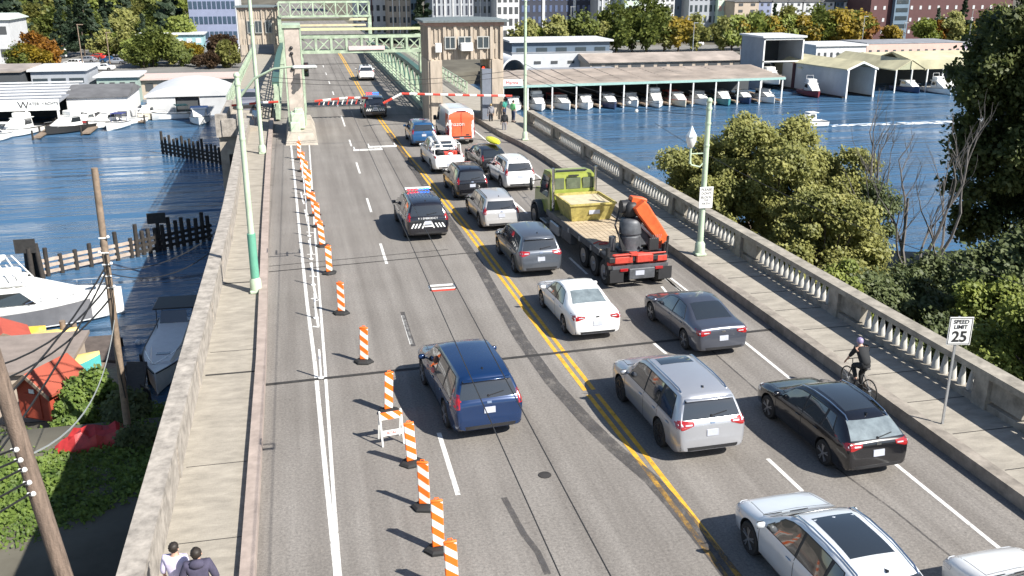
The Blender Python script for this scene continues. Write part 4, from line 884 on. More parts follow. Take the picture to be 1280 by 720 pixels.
# waiting at the barrier
person('person in a white top and pale trousers waiting at the barrier', (15.0, 77.0, 0), D(-30), M_wcl, M_wcl, M_hair, scale=1.02)
person('person in a grey top standing in the middle of the trio at the barrier', (14.95, 74.0, 0), D(10), M_gcl, M_dk, mat('blond_hair', (.35, .25, .12), .7), hood=True)
person('person in dark clothes standing on the road nearest the camera in the trio', (15.05, 69.4, 0), D(0), M_dk, M_gcl, M_hair, hood=True)
person('person in a bright green top at the right balustrade', (16.55, 73.0, .33), D(-60), M_grn, M_jean, M_hair, scale=1.02)
person('person in teal standing left of the green top at the balustrade', (16.2, 74.6, .33), D(40), M_teal, M_jean, M_hair)
person('person in a pale blue jacket on the left pavement before the grey pickup truck', (-3.3, 75.5, .10), D(160), mat('pale_blue_cloth', (.35, .48, .62), .8, var=.1), M_gcl, M_hair)
# ---------------------------------------------------------------- cones, barricade, poles, signs
M_coneor = mat('channeliser_orange', (.86, .15, .015), .5, var=.08)
def refl_mat():
    m = bpy.data.materials.new('striped_sheeting'); m.use_nodes = True; n = m.node_tree.nodes; l = m.node_tree.links; b_ = n['Principled BSDF']; b_.inputs['Roughness'].default_value = .4
    tc = n.new('ShaderNodeTexCoord'); sp = n.new('ShaderNodeSeparateXYZ'); l.new(tc.outputs['Object'], sp.inputs[0])
    a = n.new('ShaderNodeMath'); a.operation = 'MULTIPLY_ADD'; a.inputs[1].default_value = .8; l.new(sp.outputs['X'], a.inputs[0]); l.new(sp.outputs['Z'], a.inputs[2])
    c = n.new('ShaderNodeMath'); c.operation = 'MULTIPLY'; c.inputs[1].default_value = 1/.34; l.new(a.outputs[0], c.inputs[0])
    d = n.new('ShaderNodeMath'); d.operation = 'FRACT'; l.new(c.outputs[0], d.inputs[0]); e = n.new('ShaderNodeMath'); e.operation = 'GREATER_THAN'; e.inputs[1].default_value = .5; l.new(d.outputs[0], e.inputs[0])
    x = n.new('ShaderNodeMixRGB'); x.inputs[1].default_value = (.88, .16, .015, 1); x.inputs[2].default_value = (.74, .72, .66, 1); l.new(e.outputs[0], x.inputs[0]); l.new(x.outputs[0], b_.inputs['Base Color']); return m
M_strip = refl_mat()
def channeliser(label):
    t = thing('traffic_channeliser', label, 'traffic cone', group='orange striped panels marking the closed lane')
    g = MB(); g.lathe([(.30, 0), (.30, .05), (.24, .09), (.10, .10)], n=6); g.xf(Matrix.Diagonal((1.05, .85, 1, 1))); g.build('rubber_base', M_rubber, t)
    g = MB(); g.ribox((0, 0, .64), (.26, .05, 1.08), .02); g.build('panel', M_strip, t)
    g = MB(); g.tube([(-.05, 0, 1.17), (-.04, 0, 1.23), (.04, 0, 1.23), (.05, 0, 1.17)], .014, 5); g.ribox((0, 0, 1.16), (.26, .06, .06), .015); g.build('handle', M_coneor, t, 50)
    return t
labs = ['orange striped panel beside the small barricade, second nearest of the straight ones', 'orange striped panel left of the dark blue car', 'orange striped panel directly in front of the barricade', 'orange striped panel with dark bands, third from the bottom of the photo',
        'orange striped panel second from the bottom of the photo', 'orange striped panel cut off at the bottom of the photo', 'orange striped panel alone before the tar mark, level with the white sedan', 'orange striped panel level with the thin double joint',
        'orange striped panel level with the nearer police car', 'orange striped panel just beyond the nearer police car', 'orange striped panel leaning at the start of the curved row', 'striped panel fifth from the far end of the row', 'striped panel fourth from the far end of the row', 'striped panel third from the far end of the row', 'striped panel second from the far end of the row', 'striped panel at the far end of the row, below the concrete column']
spots = [(1.43, 27.43), (1.84, 23.74), (2.12, 20.7), (2.16, 18.63), (2.22, 16.9), (2.28, 15.4), (.97, 32.08), (.74, 36.97), (.60, 41.1), (.50, 44.6), (.42, 46.9), (.21, 50.4), (.20, 52.6), (.07, 55.3), (-.07, 58.4), (-.2, 62.4)]
labs[0] = 'orange striped panel just beyond the long dark joint, level with the dark blue car'
first = channeliser(labs[0])
for i, (x, y) in enumerate(spots):
    o = first if i == 0 else copy_tree(first, (0, 0, 0), 0, labs[i]); o.location = (x, y, .004); o.rotation_euler = (R(rng.uniform(-4, 4)), R(rng.uniform(-5, 5)), R(rng.uniform(-24, 24)))
spots = None
# slim white posts between the buffer lines
pt = thing('flexible_post', '', 'bollard', group='slim white posts in the buffer strip')
g = MB(); g.lathe([(.10, 0), (.10, .03), (.035, .05), (.035, .9), (.02, .93)], n=8); g.build('post', M_white, pt, 40); g = MB(); g.lathe([(.038, .62), (.038, .72)], n=8, caps=False); g.build('band', M_plate, pt)
PO = [(i, y) for i, y in enumerate((26.5, 31.8, 35.6, 39.2, 43.0, 47.2, 51.8, 56.6, 61.2, 66.0))]
nm = ['nearest', 'second', 'third', 'fourth', 'fifth', 'sixth', 'seventh', 'eighth', 'ninth', 'farthest']
for i, y in PO:
    lb = f'slim white post in the buffer strip, {nm[i]} from the camera' if i not in (0, 9) else f'slim white post in the buffer strip, {nm[i]} of the row'
    o = pt if i == 0 else copy_tree(pt, (0, 0, 0), 0, lb); o['label'] = lb
    xa = float(np.interp(y, [20, 28, 43, 77], [.05, .02, .0, -.3])); o.location = (xa+.05, y, .004)
# folding barricade
t = thing('folding_barricade', 'small white folding barricade with a red striped top board', 'barricade', (1.74, 22.0, 0), D(8)); t.scale = (.82, .82, .9)
for s in (-1, 1):
    for x in (-.34, .34): g = MB(); g.box((x, s*.16, .5), (.05, .03, 1.02), rx=s*.28); g.build('leg', M_white, t)
g = MB(); g.box((0, -.06, .86), (.74, .03, .22), rx=-.12); g.build('striped_board', M_strip, t)
g = MB(); g.box((0, -.20, .38), (.74, .02, .16), rx=-.28); g.build('lower_board', M_white, t)
text('lettering', 'ROAD', .12, M_red, t, (0, -.22, .38), (R(74), 0, 0))

def pole(label, x, y, h, r0, r1, z0=.1, base=True, skirt=False, m=None, cat='street pole'):
    t = thing('street_pole', label, cat, (x, y, z0)); m = m or M_green
    g = MB(); g.cyl((0, 0, 0), (0, 0, h), r0, r1, 14); g.build('shaft', m, t, 40)
    g = MB(); g.ribox((0, 0, .06), (.45, .45, .12), .03); g.lathe([(r0*1.7, .12), (r0*1.6, .5), (r0*1.1, .6)], n=12); g.build('base', M_conc if not base else m, t, 40)
    if skirt: g = MB(); g.cyl((0, 0, .6), (0, 0, 2.3), r0*1.25, r0*1.2, 14); g.build('sleeve', mat('sea_green_paint', (.12, .34, .24), .5, var=.1), t, 40)
    g = MB(); g.ball((0, 0, h+.05), r1*1.3, 8); g.build('finial', m, t, 40)
    for z in (h*.72, h*.86, h-.3): g = MB(); g.lathe([(r1*1.2, z), (r1*1.3, z+.03), (r1*1.2, z+.10)], n=12); g.build('band', m, t, 40)
    return t
pa = pole('pale green pole with a curved lamp arm over the road, nearest on the left', -2.06, 34.9, 8.0, .13, .09, skirt=True)
g = MB(); g.tube([(.05, 0, 7.3), (.6, -.2, 7.95), (1.3, -.5, 8.3), (2.0, -.7, 8.38)], [.05, .045, .04, .035], 8); g.build('lamp_arm', M_green, pa, 50)
g = MB(); g.ribox((2.35, -.75, 8.36), (.85, .28, .12), .05); g.build('lamp_head', mat('lamp_grey', (.6, .62, .60), .4, var=.05), pa)
pb_ = pole('tall pale green pole second on the left beside the kerb', -2.6, 64.6, 11.5, .15, .11)
pd_ = pole('green pole with a globe lamp and white notice on the right kerb', 15.98, 35.1, 6.35, .13, .10, z0=.34)
g = MB(); g.tube([(0, 0, 4.0), (-.25, 0, 3.75), (-.62, 0, 3.85), (-.68, 0, 4.1)], .035, 6); g.tube([(0, 0, 4.3), (-.68, 0, 4.3)], .025, 5); g.cyl((-.68, 0, 3.9), (-.68, 0, 4.55), .05, n=8); g.build('bracket', M_green, pd_, 50)
g = MB(); g.lathe([(.07, 4.55), (.13, 4.62), (.21, 4.85), (.20, 5.0)], (-.68, 0, 0), 14); g.build('lamp_globe', mat('globe_glass', (.75, .76, .74), .25, var=0), pd_, 50)
g = MB(); g.lathe([(.24, 5.0), (.22, 5.05), (.10, 5.25), (.02, 5.42)], (-.68, 0, 0), 8); g.build('lamp_cap', mat('cap_pale', (.62, .70, .74), .35, var=.05), pd_)
g = MB(); g.ribox((.05, -.17, 2.50), (.60, .03, .90), .012); sg = g.build('notice_plate', M_white, pd_)
for i, (s_, z, sz) in enumerate((('PLEASE', 2.83, .15), ("DON'T", 2.67, .14), ('BLOCK', 2.51, .14), ('THE', 2.39, .10), ('PATH', 2.24, .14))): text('lettering', s_, sz, M_black, pd_, (.05, -.19, z), (PI/2, 0, 0), .002)
pe = pole('tall slim pale pole on the right kerb beside the people in green', 15.5, 64.6, 9.4, .12, .09, z0=.34)
t = thing('speed_limit_sign', 'white speed limit 25 sign on a thin post beside the right balustrade', 'road sign', (15.9, 19.16, .34))
g = MB(); g.box((0, 0, 1.5), (.05, .05, 3.0)); g.build('post', M_steel, t)
g = MB(); g.ribox((.05, -.04, 2.62), (.61, .02, .76), .008); g.build('sign_plate', M_white, t)
g = MB()
for z in (2.275, 2.965): g.box((.05, -.053, z), (.57, .004, .015))
for x in (-.225, .325): g.box((x, -.053, 2.62), (.015, .004, .70))
g.build('border', M_black, t)
text('lettering', 'SPEED', .145, M_black, t, (.05, -.056, 2.87), (PI/2, 0, 0), .002, bold=.002); text('lettering', 'LIMIT', .145, M_black, t, (.05, -.056, 2.73), (PI/2, 0, 0), .002, bold=.002); text('lettering', '25', .40, M_black, t, (.05, -.056, 2.46), (PI/2, 0, 0), .002, bold=.008)
t.rotation_euler = (0, 0, D(-12))
t = thing('road_sign', 'white turn sign with black arrows on a post below the red signal', 'road sign', (14.9, 76.0, .0))
g = MB(); g.box((0, 0, 1.6), (.07, .07, 3.2)); g.build('post', M_steel, t); g = MB(); g.ribox((0, -.06, 2.3), (.75, .03, .75), .01); g.build('sign_plate', M_white, t)
g = MB()
for s in (-1, 1): g.tube([(s*.08, -.09, 2.05), (s*.08, -.09, 2.35), (s*.24, -.09, 2.5)], .035, 4); g.cyl((s*.2, -.09, 2.46), (s*.3, -.09, 2.58), .09, .0, 3)
g.build('arrows', M_black, t)
def signal(label, loc, rz=0, lit=True):
    t = thing('traffic_signal', label, 'traffic light', loc, rz); g = MB(); g.ribox((0, 0, 0), (.35, .3, 1.0), .04); g.build('housing', M_black, t)
    for i, (c, e) in enumerate((((.6, .03, .02), (1, .05, .02)), ((.12, .08, .01), None), ((.01, .08, .04), None))):
        g = MB(); g.cyl((0, -.16, .32-.32*i), (0, -.14, .32-.32*i), .12, n=12); g.build('lens', mat('lens%d%s' % (i, lit), c, .3, var=0, emit=e if lit else None, es=2.), t)
        g = MB(); g.lathe([(.13, -.34), (.14, -.15)], (0, 0, .32-.32*i), 12, 0, 'Y', False); g.build('visor', M_black, t)
    return t
signal('red traffic light above the turn sign in the tower opening', (14.75, 76.2, 4.0))
signal('black traffic signal on the right face of the concrete column', (.72, 71.6, 4.9), lit=False)
# drawbridge gates
def gate(label, pts, base, cat='barrier gate'):
    t = thing('barrier_gate', label, cat, base); b0 = Vector(base)
    P_ = [Vector(p)-b0 for p in pts]; P0 = []
    for i in range(len(P_)-1):
        n_ = max(1, int((P_[i+1]-P_[i]).length/.55)); 
        for k in range(n_):
            a = P_[i].lerp(P_[i+1], k/n_); c = P_[i].lerp(P_[i+1], (k+1)/n_); P0.append((a, c))
    for mi, (mname, mm) in enumerate((('red_bands', M_red), ('white_bands', M_white))):
        g = MB()
        for k, (a, c) in enumerate(P0):
            if k % 2 == mi: g.cyl(a, c, .095, n=6); 
        g.build(mname, mm, t)
    return t
t = gate('red and white barrier arm with bent tip reaching from the left column', [(1.3, 80, 1.55), (4.0, 80, 1.75), (5.7, 80, 1.7), (7.3, 80, 1.2)], (1.3, 80, 0))
g = MB()
for k in range(11): g.box((.4+.38*k, 0, 1.45), (.09, .03, .5), ry=.35, m=k % 2)
g.build('hanging_slats', [M_red, M_white], t)
gate('white and red barrier arm across the left pavement', [(-5.3, 79.5, 1.45), (-3.2, 79.5, 1.6), (-1.6, 79.5, 1.65)], (-1.6, 79.5, 0))
gate('red and white barrier arm reaching left from the brick-coloured tower', [tuple(atY(*q, 74.2)) for q in ((640, 120), (560, 118.5), (502, 117), (479, 129))], (16.4, 74.2, 0))
# ---------------------------------------------------------------- overhead wires
def wires(label, paths, r=.012, m=None, cat='overhead wire'):
    g = MB()
    for P_ in paths:
        g.tube(P_, r, 4)
    o = g.build('overhead_wire', m or M_wire); tag(o, label, cat); return o
def sag(a, b_, s, n=10):
    a, b_ = Vector(a), Vector(b_); return [a.lerp(b_, i/n)-Vector((0, 0, s*4*(i/n)*(1-i/n))) for i in range(n+1)]
wires('thin pair of trolley wires running along above the left lanes', [[(2.35, y, 5.5) for y in range(2, 80, 6)]], .009)
wires('second thin trolley wire just right of the first above the left lanes', [[(2.87, y, 5.5) for y in range(2, 80, 6)]], .009)
wires('span wire crossing the road between the far left pole and the tall right pole', [sag((-2.6, 64.6, 5.2), (15.5, 64.6, 5.3), .55)], .022)
wires('lower parallel span wire between the far left pole and the tall right pole', [sag((-2.6, 64.6, 4.9), (15.5, 64.6, 4.9), .5)], .018)
wires('span wires from the green lamp pole back to the tall slim pole', [sag((15.98, 35.1, 6.4), (15.5, 64.6, 5.6), .5), sag((15.98, 35.1, 6.15), (15.5, 64.6, 4.9), .5)], .014)
wires('dark cable crossing the whole road beyond the white car', [sag((-2.0, 99, 2.9), (12, 99, 3.0), .1)], .03)
t = thing('wire_insulator', 'small white insulator frame hanging on the trolley wires above the tar mark', 'insulator', (2.6, 17.9, 5.47))
g = MB(); g.box((0, 0, 0), (.55, .04, .04)); g.box((0, .25, 0), (.55, .03, .03)); g.box((-.26, .12, 0), (.03, .28, .03)); g.box((.26, .12, 0), (.03, .28, .03)); g.build('frame', M_white, t)
g = MB(); g.box((0, -.04, -.01), (.5, .03, .03)); g.build('red_bar', M_red, t)
t = thing('wire_insulator', 'two white balls on the span wires above the water left of the lamp pole', 'insulator', (15.8, 44, 5.55))
g = MB(); g.ball((0, 0, 0), .09, 8); g.ball((.1, -.8, -.3), .09, 8); g.build('ball', M_white, t, 50)

for lb, px, py, z in (('white wire frame hanging over the left lanes below the far barrier', 460, 187, 5.2), ('small white wire spacer over the road just beside the yellow line, far away', 478, 183, 5.25)):
    p = at(px, py, z); t = thing('wire_insulator', lb, 'insulator', p); g = MB(); g.box((0, 0, 0), (1.1, .05, .05)); g.box((-.5, .3, 0), (.04, .6, .04)); g.box((.5, .3, 0), (.04, .6, .04)); g.build('frame', M_white, t)
# ---------------------------------------------------------------- drawbridge towers, trusses, column
M_tower = mat('tower_concrete', (.40, .34, .275), .9, var=.3, scale=1.1, bump=.4, bscale=8, det=12, stretch=(2.2, 2.2, .45))
M_trim = mat('tower_trim', (.42, .27, .22), .85, var=.15); M_slate = mat('slate_roof', (.13, .155, .16), .7, var=.3, scale=6); M_win = mat('window_glass', (.05, .065, .075), .1, var=0, spec=.8)
M_lg = mat('light_green_steel', (.36, .44, .32), .5, var=.4, scale=1.2, bump=.1); M_dg = mat('dark_green_steel', (.05, .11, .085), .5, var=.25, scale=2)
def tower(label, X0, X1, Yf, dep, zr, zt, legw, facing=1):
    t = thing('bridge_tower', label, 'tower', (X0, Yf, 0)); w_ = X1-X0
    for i, x in enumerate((0, w_-1.1)):
        g = MB(); g.box((x+.55, dep/2, zr/2-.5), (1.1, dep, zr+1)); g.box((x+.55, -.06, zr/2), (.8, .12, zr-.1))
        g.build('leg', M_tower, t)
    g = MB(); g.box((w_/2, dep/2, (zr+zt)/2), (w_-.2, dep-.2, zt-zr)); 
    n_ = 17
    for k in range(n_):
        x = .25+(w_-.5)*k/(n_-1)
        if facing*0+1: g.box((x, .07, zt-.75), (.10, .10, 1.1)); g.box((x, .07, zr+.45), (.10, .10, .75))
    for x in (.15, w_*.22, w_*.36, w_*.58, w_*.70, w_*.84, w_-.15): g.box((x, .02, (zr+zt)/2), (.22, .20, zt-zr-.02))
    for k in range(7):
        y = .3+(dep-.6)*k/6; g.box((.06, y, (zr+zt)/2), (.14, .22, zt-zr-.1)); g.box((w_-.06, y, (zr+zt)/2), (.14, .22, zt-zr-.1))
    g.build('control_room', M_tower, t)
    g = MB(); g.box((w_/2, dep/2, zt+.10), (w_+.1, dep+.1, .28)); g.build('cornice', M_trim, t)
    g = MB(); g.prism([(-.38, -.38), (w_+.38, -.38), (w_+.38, dep+.38), (-.38, dep+.38)], zt+.25, zt+.40); g.prism([(-.38, -.38), (w_+.38, -.38), (w_+.38, dep+.38), (-.38, dep+.38)], zt+.40, zt+.58, top=[(w_*.3, dep*.45), (w_*.7, dep*.45), (w_*.7, dep*.55), (w_*.3, dep*.55)]); g.build('roof', M_slate, t)
    for a, b_ in ((.225, .355), (.40, .565), (.65, .80)):
        zc = zr+(zt-zr)*.50; h_ = (zt-zr)*.34
        g = MB(); xa, xb = w_*a, w_*b_; g.box(((xa+xb)/2, -.11, zc), (xb-xa, .05, h_)); wn = g.build('window', M_win, t)
        g = MB()
        for x in (xa, (xa+xb)/2, xb): g.box((x, -.15, zc), (.07, .06, h_+.08))
        for z in (zc-h_/2, zc+h_/2): g.box(((xa+xb)/2, -.15, z), (xb-xa+.07, .055, .08))
        g.build('frame', mat('frame_grey', (.38, .38, .36), .6, var=.1), wn)
    return t
t = tower('buff concrete control tower with slate roof spanning the right pavement', 10.15, 16.2, 75.0, 4.2, 5.1, 7.7, 1.1)
g = MB(); g.ribox((3.0, -.42, 6.25-.15), (.95, .6, .62), .04); g.build('air_conditioner', M_white, t)
g = MB(); g.ribox((.80, -.2, 6.05), (.5, .25, .72), .03); g.build('utility_box', M_white, t)
g = MB(); g.box((4.75, .2, 2.2), (.9, .5, 4.3)); g.build('grey_door', mat('door_bluegrey', (.16, .18, .22), .5, var=.1), t)
tower('farther concrete control tower spanning the left pavement', -7.9, -1.9, 148.0, 4.2, 1.6, 6.6, 1.1)
t = thing('concrete_column', 'tall square concrete column with green gate machinery at its foot', 'column', (-.15, 75.2, 0))
g = MB(); g.box((0, -1, 3.9), (1.1, 3.6, 7.8)); g.build('shaft', mat('column_concrete', (.44, .38, .33), .9, var=.25, scale=1.5, bump=.3), t)
g = MB(); g.box((.60, -2.7, 3.9), (.14, .2, 7.8)); g.box((-.60, -2.7, 3.9), (.14, .2, 7.8)); g.box((0, -1, 7.9), (1.3, 3.8, .2)); g.build('corner_trim', M_lg, t)
g = MB(); g.prism([(-.95, -7.2), (1.3, -7.4), (1.3, 3.5), (-.95, 3.5)], 0, .7, top=[(-.75, -6.3), (1.0, -6.3), (1.0, 3.0), (-.75, 3.0)]); g.build('plinth', M_conc, t)
g = MB(); g.ribox((0, -4.2, 1.35), (1.0, 1.4, 1.2), .08); g.ribox((.1, -4.2, 2.05), (.6, .9, .3), .06); g.ribox((-.2, -5.2, 1.0), (.7, .5, .7), .05); g.build('gate_machine', M_green, t)
g = MB()
for z in (6.4, 6.0, 4.9): g.ball((-.1, -2.85, z), .13, 8)
g.tube([(-.1, -2.86, 5.9), (.05, -2.86, 5.0), (-.05, -2.86, 4.4)], .03, 5); g.build('cable_fittings', M_black, t, 50)
def xtruss(label, x0, x1, y, z0, z1, n, m=None, extra=0, dep=1.2, name='portal_truss'):
    m = m or M_lg; t = thing(name, label, 'bridge truss', (x0, y, 0)); w_ = x1-x0
    for z in (z0, z1):
        g = MB(); g.box((w_/2, 0, z), (w_, .22, .26)); g.box((w_/2, dep, z), (w_, .22, .26)); g.build('chord', m, t)
    for i in range(n+1):
        g = MB(); g.box((w_*i/n, -.02, (z0+z1)/2), (.2, .2, z1-z0)); g.box((w_*i/n, dep, (z0+z1)/2), (.16, .16, z1-z0)); g.box((w_*i/n, dep/2, z1-.02), (.14, dep, .12)); g.build('post', m, t)
    for i in range(n):
        g = MB(); a, b_ = w_*i/n, w_*(i+1)/n
        g.cyl((a, 0, z0), (b_, 0, z1), .06, n=4); g.cyl((a, .05, z1), (b_, .05, z0), .06, n=4); g.build('brace', m, t)
    return t
t = xtruss('light green crossed truss spanning the road between column and tower', .5, 10.9, 84.5, 5.15, 6.4, 8)
g = MB(); g.box((5.0, .6, 7.0), (10.6, 1.6, .12)); g.box((5.0, -.2, 7.05), (10.6, .08, .22)); g.build('walkway', mat('yellow_green_steel', (.52, .54, .32), .5, var=.12), t)
g = MB(); g.box((5.6, -.2, 5.45), (3.1, .05, .35)); g.build('clearance_board', mat('pinkish_white', (.65, .50, .50), .5, var=.05), t)
g = MB()
for x in (0, 10.4): g.box((x, .6, 2.5), (.35, .9, 5.1))
g.build('support', M_lg, t)
for i, (y, z0, z1) in enumerate(((146, 5.6, 7.6),)):
    t = xtruss('light green far portal truss with stacked beams at the end of the drawbridge', -1.9, 11.2, y, z0, z1, 8)
    g = MB(); g.box((6.6, 3, 8.6), (13.0, .3, .35)); g.box((6.6, 6, 4.9), (13.0, .3, .35)); g.box((6.6, 9, 3.9), (13.0, .3, .3)); g.build('beam', mat('rust_cream', (.55, .50, .33), .6, var=.25, scale=.8), t)
    g = MB()
    for x in (0, 13.1): g.box((x, .6, 2.8), (.5, 1.0, 5.8))
    g.build('support', M_lg, t)
def side_truss(label, x, y0, y1, h, n):
    t = thing('bascule_truss', label, 'bridge truss', (x, y0, 0)); L_ = y1-y0
    hh = lambda s: h*(.72+.28*math.cos((s-.25)*PI))
    g = MB(); g.box((0, L_/2, .35), (.4, L_, .5)); g.build('bottom_chord', M_lg, t)
    R_ = []
    for i in range(n+1):
        s_ = i/n; y = L_*s_; z = hh(s_); R_.append([(-.26, y, z-.2), (.26, y, z-.2), (.26, y, z+.16), (-.26, y, z+.16)])
    g = MB(); g.loft(R_, True, 0, True); g.build('top_chord', M_dg, t)
    for i in range(n+1):
        s_ = i/n; g = MB(); g.box((0, L_*s_, hh(s_)/2+.1), (.3, .42, hh(s_)-.2)); g.build('post', M_lg, t)
    for i in range(n):
        a, b_ = i/n, (i+1)/n; g = MB(); g.cyl((0, L_*a, .5), (0, L_*b_, hh(b_)-.2), .09, n=4); g.build('brace', M_dg, t)
    for k in range(3): 
        g = MB(); g.box((-.24, L_/2, .9+.35*k), (.06, L_, .07)); g.build('guard_rail', M_lg, t)
    return t
side_truss('green side truss right of the road on the drawbridge', 10.9, 80, 148, 3.3, 16)
side_truss('green side truss left of the road behind the concrete column', -1.75, 80, 148, 3.3, 16)
def lattice_rail(label, x, y0, y1, z0, h=1.25):
    t = thing('lattice_railing', label, 'railing', (x, y0, z0)); L_ = y1-y0
    g = MB()
    for z in (.1, h*.55, h): g.box((0, L_/2, z), (.10, L_, .08))
    g.build('rail', M_lg, t); n_ = int(L_/2.2)
    for i in range(n_+1):
        g = MB(); g.box((0, L_*i/n_, h/2), (.12, .14, h+.1)); g.build('post', M_lg, t)
    for i in range(n_):
        g = MB(); g.cyl((0, L_*i/n_, .1), (0, L_*(i+1)/n_, h), .025, n=4); g.cyl((0, L_*i/n_, h), (0, L_*(i+1)/n_, .1), .025, n=4); g.build('lattice', M_lg, t)
lattice_rail('pale green lattice railing along the outer edge of the right drawbridge pavement', 16.2, 92, 150, .22)
lattice_rail('pale green lattice railing along the outer edge of the left drawbridge pavement', -6.1, 87, 148, .1)
t = thing('parapet_block', 'pinkish concrete parapet block where the left pavement widens', 'wall')
g = MB(); g.box((-5.85, 80.5, .45), (.5, 11.6, 1.3)); g.build('wall', M_para, t)
g = MB(); g.box((-5.0, 74.4, .45), (1.6, .5, 1.3)); g.build('return_wall', M_para, t); g = MB(); g.box((-4.3, 74.4, .6), (.7, .7, 1.7)); g.build('pier', M_para, t); g = MB(); g.box((-5.9, 74.6, .6), (.7, .7, 1.7)); g.build('pier', M_para, t)
struct(strip('pavement', lambda y: -6.1, lambda y: -3.7, 74.4, 76.55, -.5, .095, M_side))
# ---------------------------------------------------------------- trees and plants
def leaf_mat(name, c1, c2, c3=None, scale=.9):
    m = bpy.data.materials.new(name); m.use_nodes = True; n = m.node_tree.nodes; l = m.node_tree.links; n.remove(n['Principled BSDF']); out = n['Material Output']
    tc = n.new('ShaderNodeTexCoord'); a = n.new('ShaderNodeTexNoise'); a.inputs['Scale'].default_value = scale; a.inputs['Detail'].default_value = 8; a.inputs['Roughness'].default_value = .75; l.new(tc.outputs['Object'], a.inputs['Vector'])
    r = n.new('ShaderNodeValToRGB'); e = r.color_ramp.elements; e[0].position = .34; e[0].color = (*c1, 1); e[1].position = .62; e[1].color = (*c2, 1)
    if c3: x = e.new(.72); x.color = (*c3, 1)
    l.new(a.outputs['Fac'], r.inputs[0])
    d = n.new('ShaderNodeBsdfPrincipled'); d.inputs['Roughness'].default_value = .55; d.inputs['Specular IOR Level'].default_value = .35; t = n.new('ShaderNodeBsdfTranslucent'); mx = n.new('ShaderNodeMixShader'); mx.inputs[0].default_value = .42
    l.new(r.outputs[0], d.inputs['Base Color']); l.new(r.outputs[0], t.inputs[0]); l.new(d.outputs[0], mx.inputs[1]); l.new(t.outputs[0], mx.inputs[2]); l.new(mx.outputs[0], out.inputs[0]); return m
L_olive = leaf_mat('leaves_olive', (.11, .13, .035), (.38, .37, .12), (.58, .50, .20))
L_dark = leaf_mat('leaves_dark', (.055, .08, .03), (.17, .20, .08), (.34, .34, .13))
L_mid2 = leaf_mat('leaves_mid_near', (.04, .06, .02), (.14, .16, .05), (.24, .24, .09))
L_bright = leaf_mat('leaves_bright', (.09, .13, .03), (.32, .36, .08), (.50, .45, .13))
L_ivy = leaf_mat('leaves_ivy', (.05, .10, .02), (.21, .29, .06), (.34, .38, .10), 1.4)
L_con = leaf_mat('needles', (.02, .042, .026), (.07, .10, .055), None, .4)
L_mid = leaf_mat('leaves_mid', (.06, .09, .025), (.22, .25, .06), None, .35)
L_gold = leaf_mat('leaves_gold', (.16, .13, .02), (.38, .27, .03), None, .4)
L_orng = leaf_mat('leaves_orange', (.16, .07, .02), (.36, .17, .02), None, .4)
L_brown = leaf_mat('leaves_brown', (.07, .05, .03), (.16, .10, .06), None, .5)
M_bark = mat('bark', (.09, .07, .055), .9, var=.35, scale=4, bump=.4)
M_dead = mat('bare_branch', (.12, .11, .105), .9, var=.3, scale=4)
def leaves(name, C, Rd, n, size, m, parent, seed=0, nrm_out=.5, asp=1.5):
    """C: clump centres (k,3), Rd: radii (k,3)"""
    r = np.random.default_rng(seed); C = np.array(C, float); Rd = np.array(Rd, float); vol = Rd[:, 0]*Rd[:, 1]; k = r.choice(len(C), n, p=vol/vol.sum())
    d = r.normal(size=(n, 3)); d /= np.linalg.norm(d, axis=1)[:, None]; rad = r.random(n)**.45*(1+.18*r.normal(size=n)); 
    P = C[k]+d*Rd[k]*rad[:, None]
    nn = d*nrm_out+r.normal(size=(n, 3))*.5+np.array([.45, -.5, .6]); nn /= np.linalg.norm(nn, axis=1)[:, None]
    a = np.cross(nn, r.normal(size=(n, 3))); a /= np.linalg.norm(a, axis=1)[:, None]; b = np.cross(nn, a)
    s = size*(.6+.8*r.random(n))[:, None]; V = np.empty((n, 4, 3)); V[:, 0] = P-a*s*asp*.5; V[:, 1] = P+b*s*.5; V[:, 2] = P+a*s*asp*.5; V[:, 3] = P-b*s*.5
    me = bpy.data.meshes.new(name); me.vertices.add(n*4); me.vertices.foreach_set('co', V.reshape(-1)); me.loops.add(n*4); me.loops.foreach_set('vertex_index', np.arange(n*4, dtype=np.int32))
    me.polygons.add(n); me.polygons.foreach_set('loop_start', np.arange(0, n*4, 4, dtype=np.int32)); me.update(calc_edges=True); me.materials.append(m)
    return link(name, me, parent)
def crown_clumps(c, rad, k, rr, seed, top=False):
    r = np.random.default_rng(seed); C = []; Q = []
    for i in range(k):
        d = r.normal(size=3); d /= np.linalg.norm(d); 
        if top and d[2] < -.3: d[2] = -d[2]*.3
        q = np.array(c)+d*np.array(rad)*(.35+.60*r.random()**.6); C.append(q); s = rr*(.6+.8*r.random()); Q.append((s, s, s*.8))
    return C, Q
def tree(label, x, y, z0, c, rad, k, rr, n, size, m, seed, group=None, name='broadleaf_tree', trunk_r=.25, cat='tree', detail=True):
    t = thing(name, label, cat, (x, y, z0), 0, group); C, Q = crown_clumps(c, rad, k, rr, seed); r_ = random.Random(seed)
    leaves('crown', C, Q, n, size, m, t, seed)
    g = MB(); top = Vector(c); g.tube([(0, 0, -.5), (.05*top.z, 0, top.z*.4), tuple(top*.8)], [trunk_r, trunk_r*.75, trunk_r*.4], 7)
    if detail:
        for i in range(min(k, 22)):
            q = Vector(C[i]); s0 = Vector((0, 0, 0)).lerp(top, r_.uniform(.35, .75)); g.tube([s0, s0.lerp(q, .5)+Vector((0, 0, .3)), q], [trunk_r*.4, trunk_r*.22, trunk_r*.08], 5)
    g.build('trunk', M_bark, t, 60); return t
